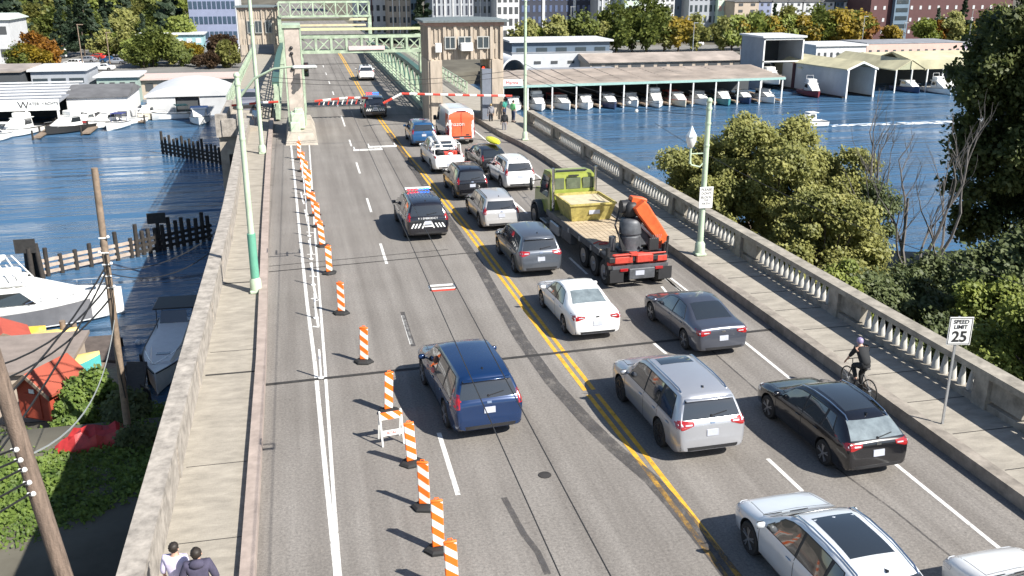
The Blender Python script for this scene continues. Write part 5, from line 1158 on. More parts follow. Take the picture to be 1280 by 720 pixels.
# near trees on the right bank (ground there about -9)
G1 = 'trees on the near right bank'
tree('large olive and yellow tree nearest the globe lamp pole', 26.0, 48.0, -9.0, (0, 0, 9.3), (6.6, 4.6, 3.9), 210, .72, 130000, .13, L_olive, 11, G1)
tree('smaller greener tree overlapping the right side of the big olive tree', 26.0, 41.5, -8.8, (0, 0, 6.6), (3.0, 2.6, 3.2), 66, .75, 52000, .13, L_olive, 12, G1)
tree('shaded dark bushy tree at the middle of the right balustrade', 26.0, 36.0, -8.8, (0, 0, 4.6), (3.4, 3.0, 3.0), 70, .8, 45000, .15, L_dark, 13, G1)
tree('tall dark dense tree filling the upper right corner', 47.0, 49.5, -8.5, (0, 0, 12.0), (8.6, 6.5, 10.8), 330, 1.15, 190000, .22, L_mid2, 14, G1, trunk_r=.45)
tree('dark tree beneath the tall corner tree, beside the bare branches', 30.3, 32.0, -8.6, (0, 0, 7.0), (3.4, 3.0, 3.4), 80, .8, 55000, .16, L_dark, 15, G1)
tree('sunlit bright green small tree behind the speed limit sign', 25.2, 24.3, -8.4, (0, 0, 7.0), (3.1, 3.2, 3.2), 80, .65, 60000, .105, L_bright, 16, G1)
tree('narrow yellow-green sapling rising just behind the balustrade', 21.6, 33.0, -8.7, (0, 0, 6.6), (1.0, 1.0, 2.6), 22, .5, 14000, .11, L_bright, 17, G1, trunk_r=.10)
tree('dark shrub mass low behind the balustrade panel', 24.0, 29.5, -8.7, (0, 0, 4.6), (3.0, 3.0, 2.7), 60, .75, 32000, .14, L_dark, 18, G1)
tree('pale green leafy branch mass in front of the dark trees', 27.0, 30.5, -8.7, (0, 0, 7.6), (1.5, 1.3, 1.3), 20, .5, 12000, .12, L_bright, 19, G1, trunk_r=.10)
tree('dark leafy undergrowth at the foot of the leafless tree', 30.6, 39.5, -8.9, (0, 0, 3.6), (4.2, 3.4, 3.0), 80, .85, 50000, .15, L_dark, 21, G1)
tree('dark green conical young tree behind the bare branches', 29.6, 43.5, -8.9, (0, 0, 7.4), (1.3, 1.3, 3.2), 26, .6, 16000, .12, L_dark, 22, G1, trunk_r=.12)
# bare tree
t = thing('bare_tree', 'leafless grey branching tree between the olive tree and the dark tree', 'tree', (31.6, 43.0, -8.8), 0, G1); r_ = random.Random(5); g = MB()
def twig(p, d, L_, r0, dep):
    pts = [p]; q = Vector(p); dd = Vector(d)
    for i in range(5): dd = (dd+Vector((r_.uniform(-.22, .22), r_.uniform(-.2, .2), .05))).normalized(); q = q+dd*L_/5; pts.append(q.copy())
    g.tube(pts, [r0*(1-.13*i) for i in range(6)], 5)
    if dep > 0:
        for i in range(3 if dep > 1 else 4):
            k = r_.randint(2, 5); s_ = Vector((r_.uniform(-1, 1), r_.uniform(-.6, .6), r_.uniform(.3, 1.2))).normalized(); twig(pts[k], (dd+s_*1.0).normalized(), L_*r_.uniform(.45, .68), r0*.45, dep-1)
for a in ((-.75, 0, 1), (-.3, .1, 1), (.3, 0, 1), (.8, -.1, 1), (.05, 0, 1)): twig(Vector((0, 0, 2)), Vector(a).normalized(), r_.uniform(6.2, 7.4), .18, 3)
g.tube([(0, 0, -.5), (0, 0, 2.2)], [.22, .17], 7); g.build('branches', M_dead, t, 60)
# ivy bank on the left
struct_bank = MB()
def bz(x, y):
    s_ = float(np.interp(y, [27, 31, 36, 41, 45, 47.5, 50], [-8.3, -8.3, -8.0, -8.5, -9.3, -10.2, -12]))
    return s_+.25*math.sin(x*.9)*math.cos(y*.7)*(y > 33)
xs_ = np.linspace(-40, -3.8, 50); ys_ = np.linspace(10, 50, 50)
struct_bank.add([(x, y, bz(x, y)) for y in ys_ for x in xs_], [(j*50+i, j*50+i+1, (j+1)*50+i+1, (j+1)*50+i) for j in range(49) for i in range(49)])
struct(struct_bank.build('bank', M_land, smooth=60, fix=False))
C = []; Q = []; r_ = random.Random(3)
e0, e1, e2 = at(0, 705, -8.2), at(185, 620, -8.2), at(90, 668, -8.2)
def edge_y(x): return float(np.interp(x, [-16, e0.x, e2.x, e1.x, -4], [e0.y-1.5, e0.y, e2.y, e1.y+.3, e1.y+1]))
for i in range(3200):
    x = r_.uniform(-17, -3.9); y = r_.uniform(31, 46.5)
    if y < edge_y(x): continue
    if y > 42.5 and x < -10.5: continue
    C.append((x, y, bz(x, y)+.15)); s_ = r_.uniform(.35, .85); Q.append((s_, s_, s_*.55))
o = leaves('ivy_cover', C, Q, 230000, .12, L_ivy, None, 4, .4); tag(o, 'dense bright green ivy covering the bank below the left parapet', 'ivy', kind='stuff')
ap = MB(); pts = [(-30, 8), (-3.8, 8), (-3.8, edge_y(-4)+.2), (e1.x, e1.y+.3), (e2.x, e2.y+.2), (e0.x, e0.y+.2), (-30, e0.y-3)]
ap.add([(x, y, -8.14) for x, y in pts], [tuple(range(len(pts)))]); struct(ap.build('road', mat('side_road_asphalt', (.15, .145, .14), .9, var=.2, scale=.6, det=9), fix=False))
g = MB()
for q in (((253, 435), (340, 600)),):
    pass
a, b_ = at(95, 628, -8.13), at(117, 678, -8.13); line('', [(a.x, a.y), (b_.x, b_.y)], .10, M_wht, -8.13, g, False)
for k in range(5): a = at(88-3*k, 662+9*k, -8.13); line('', [(a.x-.15, a.y), (a.x+.15, a.y+.02)], .10, M_wht, -8.13, g, False)
struct(g.build('road_marking', M_wht, fix=False))
# shrubs among the ivy
for i, (px, py, s_, lb) in enumerate(((115, 500, 1.0, 'round green shrub between the red shed and the leaning wooden pole'), (165, 520, .9, 'dark shrub in the parapet shade right of the wooden pole'), (90, 525, .7, 'low green shrub just above the crumpled red cover'), (178, 560, .8, 'small dark shrub at the foot of the parapet'))):
    p = at(px, py, -8.2); tree(lb, p.x, p.y, -8.6, (0, 0, .9*s_), (1.2*s_, 1.0*s_, .8*s_), 14, .5*s_, 5000, .14, L_ivy if i not in (1, 3) else L_dark, 30+i, 'shrubs on the ivy bank', 'shrub', .05, 'shrub', False)
# distant trees: a few source trees, copied
def src(kind, seed, m, h, w_, n, size):
    t = thing('broadleaf_tree' if kind == 'b' else 'conifer_tree', 'source', 'tree')
    if kind == 'b': C, Q = crown_clumps((0, 0, h*.48), (w_/2*.85, w_/2*.85, h*.40), 34, w_*.16, seed)
    else:
        C = []; Q = []; r2 = random.Random(seed)
        for i in range(46):
            s = r2.random()**.8; a = r2.uniform(0, 2*PI); rd = w_/2*(1-s)*.9*r2.uniform(.5, 1); C.append((rd*math.cos(a), rd*math.sin(a), h*(.12+.86*s))); q = max(.35, w_*.17*(1.15-s)); Q.append((q, q, q*.5))
    leaves('crown', C, Q, n, size, m, t, seed); g = MB(); g.cyl((0, 0, -.5), (0, 0, h*.6), .22, .12, 6); g.build('trunk', M_bark, t, 60); return t
SRC = {}
def far_tree(k, px, py, Y, sc, label, group='trees on the far shore', z=None):
    p = atY(px, py, Y); zz = p.z if z is None else z
    if k not in SRC:
        spec = dict(mid=('b', 1, L_mid, 9, 9, 3200, .5), mid2=('b', 2, L_olive, 9, 8, 3200, .5), gold=('b', 3, L_gold, 8, 8, 3000, .5), orange=('b', 4, L_orng, 8, 7, 2800, .5), con=('c', 5, L_con, 14, 7, 3800, .55), con2=('c', 6, L_con, 17, 7.5, 4200, .55), brown=('b', 7, L_brown, 6, 6, 2600, .4), bright=('b', 8, L_bright, 8, 8, 3000, .5))[k]
        o = src(*spec); SRC[k] = o; o.location = (p.x, p.y, zz); o['label'] = label; 
    else: o = copy_tree(SRC[k], (p.x, p.y, zz), 0, label)
    o['group'] = group; o.scale = (sc,)*3; o.rotation_euler = (0, 0, rng.uniform(0, 6)); o.location = (p.x, p.y, zz); return o
# ---------------------------------------------------------------- buildings, marinas, boats
def bm_(n, c, **k): return mat('wall_'+n, c, k.pop('rough', .8), var=k.pop('var', .1), scale=.5, **k)
def building(label, x0, x1, Yf, dep, z0, z1, wall, roofm=None, over=.0, floors=0, cols=0, wm=None, wfr=(.55, .55), bands=None, cat='building', roof_th=.3, gable=None, name='building', winz=None, frame=False, vbands=None, vm=None):
    t = thing(name, label, cat, ((x0+x1)/2, Yf, z0)); w_ = x1-x0; h = z1-z0
    g = MB(); g.box((0, dep/2, h/2-.5), (w_, dep, h+1)); g.build('wall', wall, t)
    g = MB()
    if gable == 'y': g.ext([(-w_/2-over, -over, h-.1), (w_/2+over, -over, h-.1), (w_/2+over, -over, h+.05), (0, -over, h+roof_th), (-w_/2-over, -over, h+.05)], (0, dep+2*over, 0))
    elif gable == 'x': g.ext([(-w_/2-over, -over, h-.1), (-w_/2-over, -over, h+.05), (-w_/2-over, dep/2, h+roof_th), (-w_/2-over, dep+over, h+.05), (-w_/2-over, dep+over, h-.1)], (w_+2*over, 0, 0))
    else: g.box((0, dep/2, h+roof_th/2), (w_+2*over, dep+2*over, roof_th))
    g.build('roof', roofm or wall, t)
    if floors:
        zlo, zhi = winz or (0, h); fh = (zhi-zlo)/floors; cw = w_/cols; ww, wh = cw*wfr[0], fh*wfr[1]; me = None
        g = MB(); g.box((0, 0, 0), (ww, .12, wh)); me = g.mesh('window', wm or M_win)
        for f in range(floors):
            for c in range(cols):
                o = link('window', me, t); o.location = (-w_/2+cw*(c+.5), -.03, zlo+fh*(f+.52))
    if vbands:
        for i, s in enumerate(vbands):
            g = MB(); g.box((-w_/2+w_*s, -.10, h/2), (w_*.035, .25, h)); g.build('pilaster', vm or M_white, t)
    return t
def bx(px0, px1, pt, pb, Yf):             # extents of a facade seen between pixels, on a plane of known distance
    a, b_ = atY(px0, (pt+pb)/2, Yf), atY(px1, (pt+pb)/2, Yf); m_ = (px0+px1)/2
    return a.x, b_.x, atY(m_, pb, Yf).z, atY(m_, pt, Yf).z
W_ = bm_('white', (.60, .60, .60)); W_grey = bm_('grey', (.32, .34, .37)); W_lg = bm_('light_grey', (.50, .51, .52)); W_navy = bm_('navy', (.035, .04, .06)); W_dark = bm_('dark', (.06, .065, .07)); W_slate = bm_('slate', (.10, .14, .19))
W_tan = bm_('tan', (.42, .35, .28)); W_pink = bm_('pink', (.58, .40, .33)); W_brick = bm_('brick', (.10, .045, .045)); W_mint = bm_('mint', (.50, .60, .50)); W_beige = bm_('beige', (.55, .48, .33)); W_teal = bm_('teal', (.25, .42, .45)); W_off = bm_('office', (.22, .25, .36))
R_tan = mat('tin_roof_tan', (.34, .29, .25), .6, .1, var=.35, scale=.25, det=9); R_ylw = mat('tin_roof_yellow', (.50, .46, .30), .6, .1, var=.3, scale=.2, det=8); R_grey = mat('tin_roof_grey', (.26, .27, .29), .55, .1, var=.25, scale=.3); R_dk = mat('roof_dark', (.12, .12, .125), .8, var=.3, scale=.4); R_wht = mat('roof_white', (.56, .57, .58), .5, var=.1, scale=.3)
# boats ------------------------------------------------------------
def boat(label, loc, rz, L_=8, B_=2.8, hull=None, cabin=True, canvas=None, fly=False, group=None, deckc=None, stripe=None, low=False):
    t = thing('motor_boat', label, 'boat', loc, rz, group); hm = hull or M_white; rings = []; deck = []
    for i in range(11):
        s = i/10; y = (s-.5)*L_; w_ = B_/2*(1 if s < .45 else max(.03, 1-((s-.45)/.55)**2.2)); fb = .85+.45*s**2; d = .35*(1-s**3)
        rings.append([(-w_, y, fb), (-w_*.92, y, .15), (-w_*.4, y, -d), (w_*.4, y, -d), (w_*.92, y, .15), (w_, y, fb), (w_*.8, y, fb-.06), (-w_*.8, y, fb-.06)])
    g = MB(); g.loft(rings, True, 0, True); g.build('hull', hm, t, 35)
    g = MB(); 
    for s_ in (-1, 1): g.tube([(s_*(abs(r[5][0])+.01), r[0][1], r[5][2]-.02) for r in rings], .05, 4)
    g.build('gunwale', stripe or M_black, t)
    if not low:
        g = MB(); g.box((0, -L_*.28, .55), (B_*.78, L_*.32, .5)); g.build('cockpit', mat('cockpit_shade', (.16, .14, .12), .8, var=.2), t)
    if cabin:
        c0, c1 = -L_*.12, L_*.26; wc = B_*.36; hc = 1.15 if not fly else 1.35; zb = .95
        R_ = [[(-wc, c0, zb), (wc, c0, zb), (wc*.9, c0+.1, zb+hc), (-wc*.9, c0+.1, zb+hc)], [(-wc, c1*.45, zb), (wc, c1*.45, zb), (wc*.88, c1*.3, zb+hc), (-wc*.88, c1*.3, zb+hc)], [(-wc*.75, c1+L_*.08, zb+.1), (wc*.75, c1+L_*.08, zb+.1), (wc*.7, c1+L_*.06, zb+.35), (-wc*.7, c1+L_*.06, zb+.35)]]
        g = MB(); g.loft(R_, True, 0, True); g.build('cabin', M_white, t, 30)
        g = MB(); g.add([Vector(p)+Vector((0, .03, .05)) for p in ((-wc*.82, c1*.45+.3, zb+hc*.35), (wc*.82, c1*.45+.3, zb+hc*.35), (wc*.78, c1*.36, zb+hc*.86), (-wc*.78, c1*.36, zb+hc*.86))], [(0, 1, 2, 3)])
        for s_ in (-1, 1): g.ext([(s_*(wc+.0), c0+.25, zb+.55), (s_*(wc+.0), c1*.40, zb+.55), (s_*(wc*.93), c1*.25, zb+hc-.16), (s_*(wc*.93), c0+.3, zb+hc-.16)], (s_*.03, 0, 0))
        g.build('window', M_glass, t)
        g = MB(); g.ribox((0, (c0+c1*.3)/2-.1, zb+hc+.05), (wc*2.1, (c1*.3-c0)+.5, .10), .04); g.build('roof', M_white, t)
        if fly:
            g = MB(); g.ribox((0, c0*.3, zb+hc+.45), (wc*1.6, L_*.2, .7), .1); g.build('flybridge', M_white, t)
            g = MB(); g.tube([(-wc*.7, c0, zb+hc), (-wc*.6, c0-.2, zb+hc+1.4), (wc*.6, c0-.2, zb+hc+1.4), (wc*.7, c0, zb+hc)], .04, 5); g.build('radar_arch', M_white, t, 50)
    if canvas:
        g = MB(); g.ribox((0, -L_*.22, 2.15), (B_*.86, L_*.30, .12), .05)
        for s_ in (-1, 1):
            for y in (-L_*.35, -L_*.08): g.tube([(s_*B_*.38, y, .9), (s_*B_*.38, y, 2.15)], .03, 4)
        g.build('canopy', canvas, t)
    g = MB(); g.tube([(rings[6][0][0]*.9, rings[6][0][1], 1.1)]+[(r[0][0]*.85, r[0][1], r[0][2]+.55) for r in rings[7:]]+[(r[5][0]*.85, r[5][1], r[5][2]+.55) for r in rings[:6:-1]]+[(rings[6][5][0]*.9, rings[6][5][1], 1.1)], .022, 4); g.build('rail', M_chrome, t, 50)
    return t
def dock(label, x0, x1, y0, y1, z=WZ+.35, m=None, posts=True, group=None):
    t = thing('dock', label, 'dock', ((x0+x1)/2, (y0+y1)/2, z)); w_, d = x1-x0, y1-y0
    g = MB(); g.box((0, 0, 0), (w_, d, .22)); g.build('deck', m or M_wood, t)
    if posts:
        n_ = int(max(w_, d)/4)+1
        for i in range(n_):
            g = MB(); q = (-w_/2+w_*i/max(1, n_-1), -d/2, 0) if w_ > d else (-w_/2, -d/2+d*i/max(1, n_-1), 0); g.cyl((q[0], q[1], -2), (q[0], q[1], 1.0), .14, n=7); g.build('pile', M_darkwood, t)
    return t
# ---- right: long covered moorage
t = thing('covered_moorage', 'long tan tin-roofed boat shelter with white posts over the water', 'boat shelter', (34, 159, 0))
g = MB(); g.add([(0, 0, -6.6), (53, 0, -6.35), (56, 20, -5.9), (2, 20, -6.0), (0, 0, -6.8), (53, 0, -6.55), (56, 20, -6.1), (2, 20, -6.2)], [(0, 1, 2, 3), (7, 6, 5, 4), (0, 4, 5, 1), (1, 5, 6, 2), (2, 6, 7, 3), (3, 7, 4, 0)])
for k in range(1, 12): g.box((k*4.4+.8, 10, -6.22), (.10, 19.6, .10), rx=.033)
for k in range(12): g.box((27.2+.17*k, .9+1.6*k, -6.40+.045*k), (52.4, .14, .08), ry=-.005)
g.build('roof', R_tan, t)
g = MB(); g.box((26.5, -.1, -6.68), (53, .1, .42), ry=-.005); g.build('fascia', mat('teal_fascia', (.30, .46, .42), .6, var=.1), t)
for k in range(13):
    g = MB(); g.box((.3+k*4.35, .05, -8.9), (.22, .22, 4.4)); g.build('post', M_white, t)
    g = MB(); g.box((.3+k*4.35, 9, -10.55), (.8, 18, .25)); g.build('finger_dock', M_wood, t)
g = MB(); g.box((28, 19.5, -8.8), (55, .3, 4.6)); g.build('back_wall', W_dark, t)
t2 = thing('moorage_sign', 'white sign with red lettering on the near corner of the tan moorage roof', 'sign', (35.8, 158.7, -6.1)); g = MB(); g.ribox((0, 0, 0), (3.6, .12, 1.15), .03); g.build('sign_board', M_white, t2); text('lettering', 'Marina', .8, M_red, t2, (0, -.09, 0), (PI/2, 0, 0), .01)
cols_ = [M_white, mat('hull_navy', (.03, .05, .12), .3, var=0), M_white, mat('hull_cream', (.55, .50, .40), .4, var=0), M_white, mat('hull_teal', (.05, .22, .24), .4, var=0)]
desc = ['white stern under the moorage sign', 'white boat with pale blue hull band, second shelter bay', 'broad white boat with a red cover, third shelter bay', 'small white boat in the fourth shelter bay', 'dark hulled boat in the fifth shelter bay', 'low white boat in the sixth shelter bay', 'cabin boat with white hull in the seventh shelter bay', 'red-trimmed cream boat in the eighth shelter bay', 'long white boat in the ninth shelter bay', 'teal hulled boat in the tenth shelter bay', 'blue hulled boat in the eleventh shelter bay', 'last boat before the open end of the tan moorage']
for k in range(12):
    c = [M_white, M_white, M_white, M_white, cols_[1], M_white, M_white, cols_[3], M_white, cols_[5], cols_[1], M_white][k]
    boat(desc[k], (34+2.5+k*4.35, 161.2+(k % 3)*.5, WZ+.05), PI+.12*((k*7 % 3)-1), 6.5+(k*37 % 5)*.7, 3.1, c, True, M_red if k in (2, 7) else (cols_[1] if k in (4, 9) else None), group='boats berthed under the tan shelter', stripe=M_red if k == 7 else None, fly=k in (1, 6))
# ---- second row of shelters and buildings
x0, x1, z0, z1 = bx(738, 930, 66, 86, 200); building('long tan building with grey tin roof behind the moorage', x0, x1, 200, 14, -9.5, -6.8, W_tan, R_tan, .5, 1, 12, W_dark, (.7, .6), roof_th=1.4, gable='x')
x0, x1, z0, z1 = bx(640, 765, 66, 92, 208); building('light grey lower hall under the slate blue upper storey', x0, x1, 208, 16, -9.5, z1, W_lg, R_grey, .1, 1, 6, W_dark, (.4, .15), roof_th=.2)
x0, x1, z0, z1 = bx(640, 762, 50, 66, 209); building('slate blue upper storey with white flat roof and wide windows', x0, x1, 209, 12, -6.9, z1-.4, W_slate, R_wht, .7, 1, 5, M_win, (.55, .35), roof_th=.4)
x0, x1, z0, z1 = bx(655, 745, 84, 94, 186); building('low dark boat shed with pale roof left behind the moorage', x0, x1+6, 186, 10, -10.3, -7.6, W_dark, R_grey, .5, roof_th=.25)
# white arched tent
t = thing('arched_tent', 'white arched fabric tent behind the control tower', 'tent', (atY(643, 80, 190).x, 190, -9.5)); R_ = []
for y in (0, 14): R_.append([(3.0*math.cos(a), y, 4.9*math.sin(a)**.7) for a in np.linspace(0.001, PI-.001, 15)]+[(2.6*math.cos(a), y, 4.5*math.sin(a)**.7) for a in np.linspace(PI-.001, .001, 15)])
g = MB(); g.loft(R_, True, 0, True); g.build('fabric_shell', R_wht, t, 40); g = MB(); g.box((0, 12, 2), (5, .2, 3.8)); g.build('end_wall', W_lg, t)
# tall open shed with a white boat
x0, x1, z0, z1 = bx(953, 1003, 47, 105, 178); t = thing('tall_boat_shed', 'tall grey shed with open front holding a big white boat', 'boat shed', (x0, 178, WZ)); h = z1-WZ; w_ = x1-x0
for x in (.15, w_-.15): g = MB(); g.box((x, 5, h/2), (.3, 10, h)); g.build('side_wall', W_grey, t)
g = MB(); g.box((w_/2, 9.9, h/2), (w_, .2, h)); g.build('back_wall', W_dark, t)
g = MB(); g.box((w_/2, 5, h+.15), (w_+.8, 10.8, .35)); g.build('roof', R_wht, t)
g = MB(); g.box((w_/2, -.05, h*.55), (w_, .15, .25)); g.box((w_/2, -.05, h-.3), (w_, .15, .3)); g.box((.15, -.05, h/2), (.3, .15, h)); g.box((w_-.15, -.05, h/2), (.3, .15, h)); g.build('door_frame', M_white, t)
g = MB(); g.box((w_*.87, 0, h*.28), (w_*.2, .1, h*.5)); g.build('red_panel', W_brick, t)
boat('big white boat bow-out inside the tall grey shed', ((x0+x1)/2-.8, 181.5, WZ+1.2), PI, 9, 3.6, None, True, None, True)
# boathouses
def boathouse(label, px0, px1, pe, pa, Yf, dep, wall, roofm, openf=True):
    x0, x1, _, ze = bx(px0, px1, pe, 120, Yf); za = atY((px0+px1)/2, pa, Yf).z; w_ = x1-x0; t = thing('boathouse', label, 'boathouse', (x0, Yf, WZ)); h = ze-WZ; ha = za-WZ
    for x, c in ((.15, 1), (w_-.15, -1)): g = MB(); g.box((x, dep/2, h/2+.1), (.3, dep, h-.2)); g.build('side_wall', wall, t)
    g = MB(); g.ext([(.3, dep-.2, .1), (w_-.3, dep-.2, .1), (w_-.3, dep-.2, h-.1), (w_/2, dep-.2, ha-.15), (.3, dep-.2, h-.1)], (0, .15, 0)); g.build('back_wall', W_dark, t)
    g = MB(); g.ext([(-.4, -.3, h-.15), (w_/2, -.3, ha), (w_+.4, -.3, h-.15), (w_+.4, -.3, h), (w_/2, -.3, ha+.2), (-.4, -.3, h)], (0, dep+.6, 0)); g.build('roof', roofm, t)
    g = MB(); g.ext([(-.35, -.36, h-.35), (w_/2, -.36, ha-.2), (w_+.35, -.36, h-.35), (w_+.35, -.36, h-.02), (w_/2, -.36, ha+.16), (-.35, -.36, h-.02)], (0, .05, 0)); g.box((.15, -.1, h/2), (.34, .2, h)); g.box((w_-.15, -.1, h/2), (.34, .2, h)); g.build('white_trim', M_white, t)
    g = MB(); g.box((0, dep/2, .15), (1.2, dep, .3)); g.box((w_, dep/2, .15), (1.0, dep, .3)); g.build('float', M_darkwood, t)
    return t
bh = boathouse('grey gabled boathouse with open dark front and beige roof', 1058, 1097, 86, 78, 162.5, 20, W_lg, R_ylw)
bh.rotation_euler = (0, 0, R(8))
boathouse('beige gabled boathouse left behind the open one', 1002, 1050, 84, 72, 176, 16, W_beige, R_ylw)
boat('maroon hulled boat moored left of the open boathouse', (atY(1014, 110, 168).x, 168, WZ+.05), PI*.95, 8, 3.0, mat('hull_maroon', (.22, .04, .05), .4, var=0), True, None, True)
x0, x1, z0, z1 = bx(1020, 1082, 56, 76, 208); building('white flat-roofed workshop with tall narrow windows', x0, x1, 208, 12, -9.6, z1-.3, W_, R_wht, .4, 1, 8, W_dark, (.35, .35), roof_th=.35)
x0, x1, z0, z1 = bx(1083, 1202, 54, 70, 218); building('long pink building with a row of small square windows', x0, x1, 218, 12, -9.6, z1, W_pink, R_grey, .1, 1, 12, W_dark, (.32, .30), roof_th=.25, winz=(1.2, 3.6))
x0, x1, z0, z1 = bx(1202, 1245, 56, 68, 222); building('purple-grey low building right of the long pink one', x0, x1, 222, 10, -9.6, z1, bm_('mauve', (.25, .2, .26)), R_grey, .2, 1, 6, W_, (.5, .5), roof_th=.2)
# right-hand open moorage with yellow roof
xa, xb = atY(1120, 85, 168).x, atY(1262, 85, 168).x
t = thing('covered_moorage', 'pale yellow gabled boat shelter at right, partly behind the tall tree', 'boat shelter', (xa, 168, 0))
g = MB(); g.ext([(0, 0, -6.5), (3.4, 0, -4.6), (6.8, 0, -6.5), (6.8, 0, -6.7), (3.4, 0, -4.8), (0, 0, -6.7)], (0, 24, 0)); g.ext([(3.4, 0, -4.7), (3.4, 7, -4.7+1.2), (3.4, 16, -6.3), (3.4, 16, -6.5), (3.4, 7, -3.8), (3.4, 0, -6.5)], (xb-xa, 0, 0)); g.build('roof', R_ylw, t)
g = MB(); g.ext([(.4, .15, -6.5), (3.4, .15, -4.85), (6.4, .15, -6.5)], (0, .1, 0)); g.build('gable_end', mat('gable_khaki', (.36, .36, .24), .8, var=.1), t)
for k in range(8): g = MB(); g.box((.3+k*3.5, .1, -8.8), (.22, .22, 4.6)); g.build('post', M_white, t)
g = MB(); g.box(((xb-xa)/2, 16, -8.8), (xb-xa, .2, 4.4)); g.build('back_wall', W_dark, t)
for k, lb in enumerate(('white cruiser at the front of the yellow shelter', 'white boat second in the yellow shelter', 'blue and white boat third in the yellow shelter', 'dark boat at the left corner post of the yellow shelter', 'white boat at the far right of the yellow shelter')):
    boat(lb, (xa+[9, 12.8, 16.4, 4.5, 20.5][k], [166.5, 169, 169, 170, 170][k], WZ+.05), PI, 8, 3, cols_[[0, 0, 1, 1, 0][k]], group='boats berthed in the yellow shelter', fly=k == 0)
x0, x1, z0, z1 = bx(1085, 1122, 70, 85, 190); building('pale grey shelter roof joining the boathouse and the yellow shelter', x0, x1+8, 190, 12, -7.4, -6.2, W_dark, R_ylw, .6, roof_th=.8, gable='x')
# moving cruiser with wake
p = atY(1012, 155, 132); boat('white cabin cruiser speeding across the lake trailing a wake', (p.x, 132, WZ+.1), D(94), 5.6, 2.1, None, True, None, False)
g = MB(); xs2 = np.linspace(p.x+3.5, p.x+34, 30); L2 = [(x, 132-.5-(x-p.x)*.055+.12*math.sin(x*1.7), WZ+.05) for x in xs2]; R2 = [(x, 132+.5+(x-p.x)*.030+.12*math.sin(x*2.3), WZ+.05) for x in xs2]; M2 = [(a[0], (a[1]+b_[1])/2, WZ+.24) for a, b_ in zip(L2, R2)]
def foam_mat():
    m = bpy.data.materials.new('foam'); m.use_nodes = True; n = m.node_tree.nodes; l = m.node_tree.links; b_ = n['Principled BSDF']; b_.inputs['Base Color'].default_value = (.75, .78, .8, 1); b_.inputs['Roughness'].default_value = .7
    tc = n.new('ShaderNodeTexCoord'); mp = n.new('ShaderNodeMapping'); mp.inputs['Scale'].default_value = (.5, 2.2, 1); z = n.new('ShaderNodeTexNoise'); z.inputs['Scale'].default_value = 1.6; z.inputs['Detail'].default_value = 8; l.new(tc.outputs['Object'], mp.inputs[0]); l.new(mp.outputs[0], z.inputs['Vector'])
    r = n.new('ShaderNodeValToRGB'); r.color_ramp.elements[0].position = .46; r.color_ramp.elements[1].position = .58; l.new(z.outputs['Fac'], r.inputs[0]); l.new(r.outputs[0], b_.inputs['Alpha']); return m
g.loft([L2, M2, R2], False); tag(g.build('wake', foam_mat(), None, 60, fix=False), 'white foaming wake behind the moving cruiser', 'wake', kind='stuff')
# apartment blocks far behind
def apt(label, px0, px1, Yf, wall, floors, cols, ww=(.45, .5), wm=None, vb=None, vm=None, ztop=26, dep=18, z0=-7):
    a, b_ = atY(px0, 30, Yf).x, atY(px1, 30, Yf).x; return building(label, a, b_, Yf, dep, z0, ztop, wall, R_dk, 0, floors, cols, wm, ww, roof_th=.4, vbands=vb, vm=vm, cat='apartment block', name='apartment_block')
apt('grey-brown tower block with white vertical bands left of the slate-roofed tower', 486, 514, 300, W_tan, 10, 5, (.5, .5), M_win, (.2, .5, .8)); apt('white tower block with red balconies behind the far portal', 446, 485, 310, W_, 10, 5, (.5, .5), None, (.5,), W_brick)
apt('slim pale blue glass block beside the dark fir', 514, 522, 320, bm_('glassy', (.30, .42, .50)), 10, 2, (.7, .6)); apt('dark ribbed block behind the slate roof', 541, 592, 285, W_grey, 10, 9, (.4, .8), W_navy, (.1, .3, .5, .7, .9), W_lg)
apt('grey block with white-edged windows behind the right end of the slate roof', 592, 620, 288, W_grey, 10, 5, (.45, .6), M_win, (.3, .6)); apt('white gridded block just right of the tower roof', 621, 649, 280, W_, 10, 4, (.6, .6), W_dark)
apt('wide dark navy block with many small windows', 650, 746, 292, W_navy, 10, 14, (.45, .6), mat('blue_glass', (.10, .13, .22), .15, var=.3), (.3, .7), W_lg); apt('grey block with bold white vertical bands', 747, 781, 284, W_grey, 10, 5, (.4, .5), M_win, (.15, .4, .65, .9))
apt('pale mint block with wide windows', 781, 800, 280, W_mint, 10, 3, (.65, .5)); apt('light grey block with white ribs', 800, 842, 286, W_lg, 10, 7, (.5, .7), W_dark, (.2, .45, .7)); apt('plain charcoal block without balconies', 842, 860, 290, W_slate, 10, 2, (.2, .3))
apt('blue-grey block with stacked balconies', 860, 896, 284, W_grey, 10, 6, (.5, .6), M_win); apt('narrow block with orange and mint panels', 896, 914, 282, W_mint, 10, 3, (.6, .5), W_pink)
for i, (a, b_, c, lb) in enumerate(((918, 948, W_tan, 'brown townhouse with dark flat roof'), (948, 964, W_off, 'blue-grey townhouse left of the pale gabled row'), (964, 983, W_, 'first white townhouse of the hillside row'), (985, 1002, W_lg, 'pale grey townhouse second in the hillside row'), (1004, 1024, W_lg, 'grey townhouse third in the hillside row'), (1026, 1042, W_, 'white townhouse fourth in the hillside row'), (1044, 1054, W_slate, 'slate townhouse squeezed in the hillside row'), (1054, 1072, W_, 'white townhouse fifth in the hillside row'), (1073, 1084, W_beige, 'beige townhouse at the right end of the hillside row'))):
    x0, x1 = atY(a, 15, 275).x, atY(b_, 15, 275).x; building(lb, x0, x1, 275, 10, -4, atY(a, 2, 275).z, c, R_dk, .3, 4, 2, W_dark, (.35, .4), roof_th=1.6, gable='y', name='townhouse', cat='townhouse')
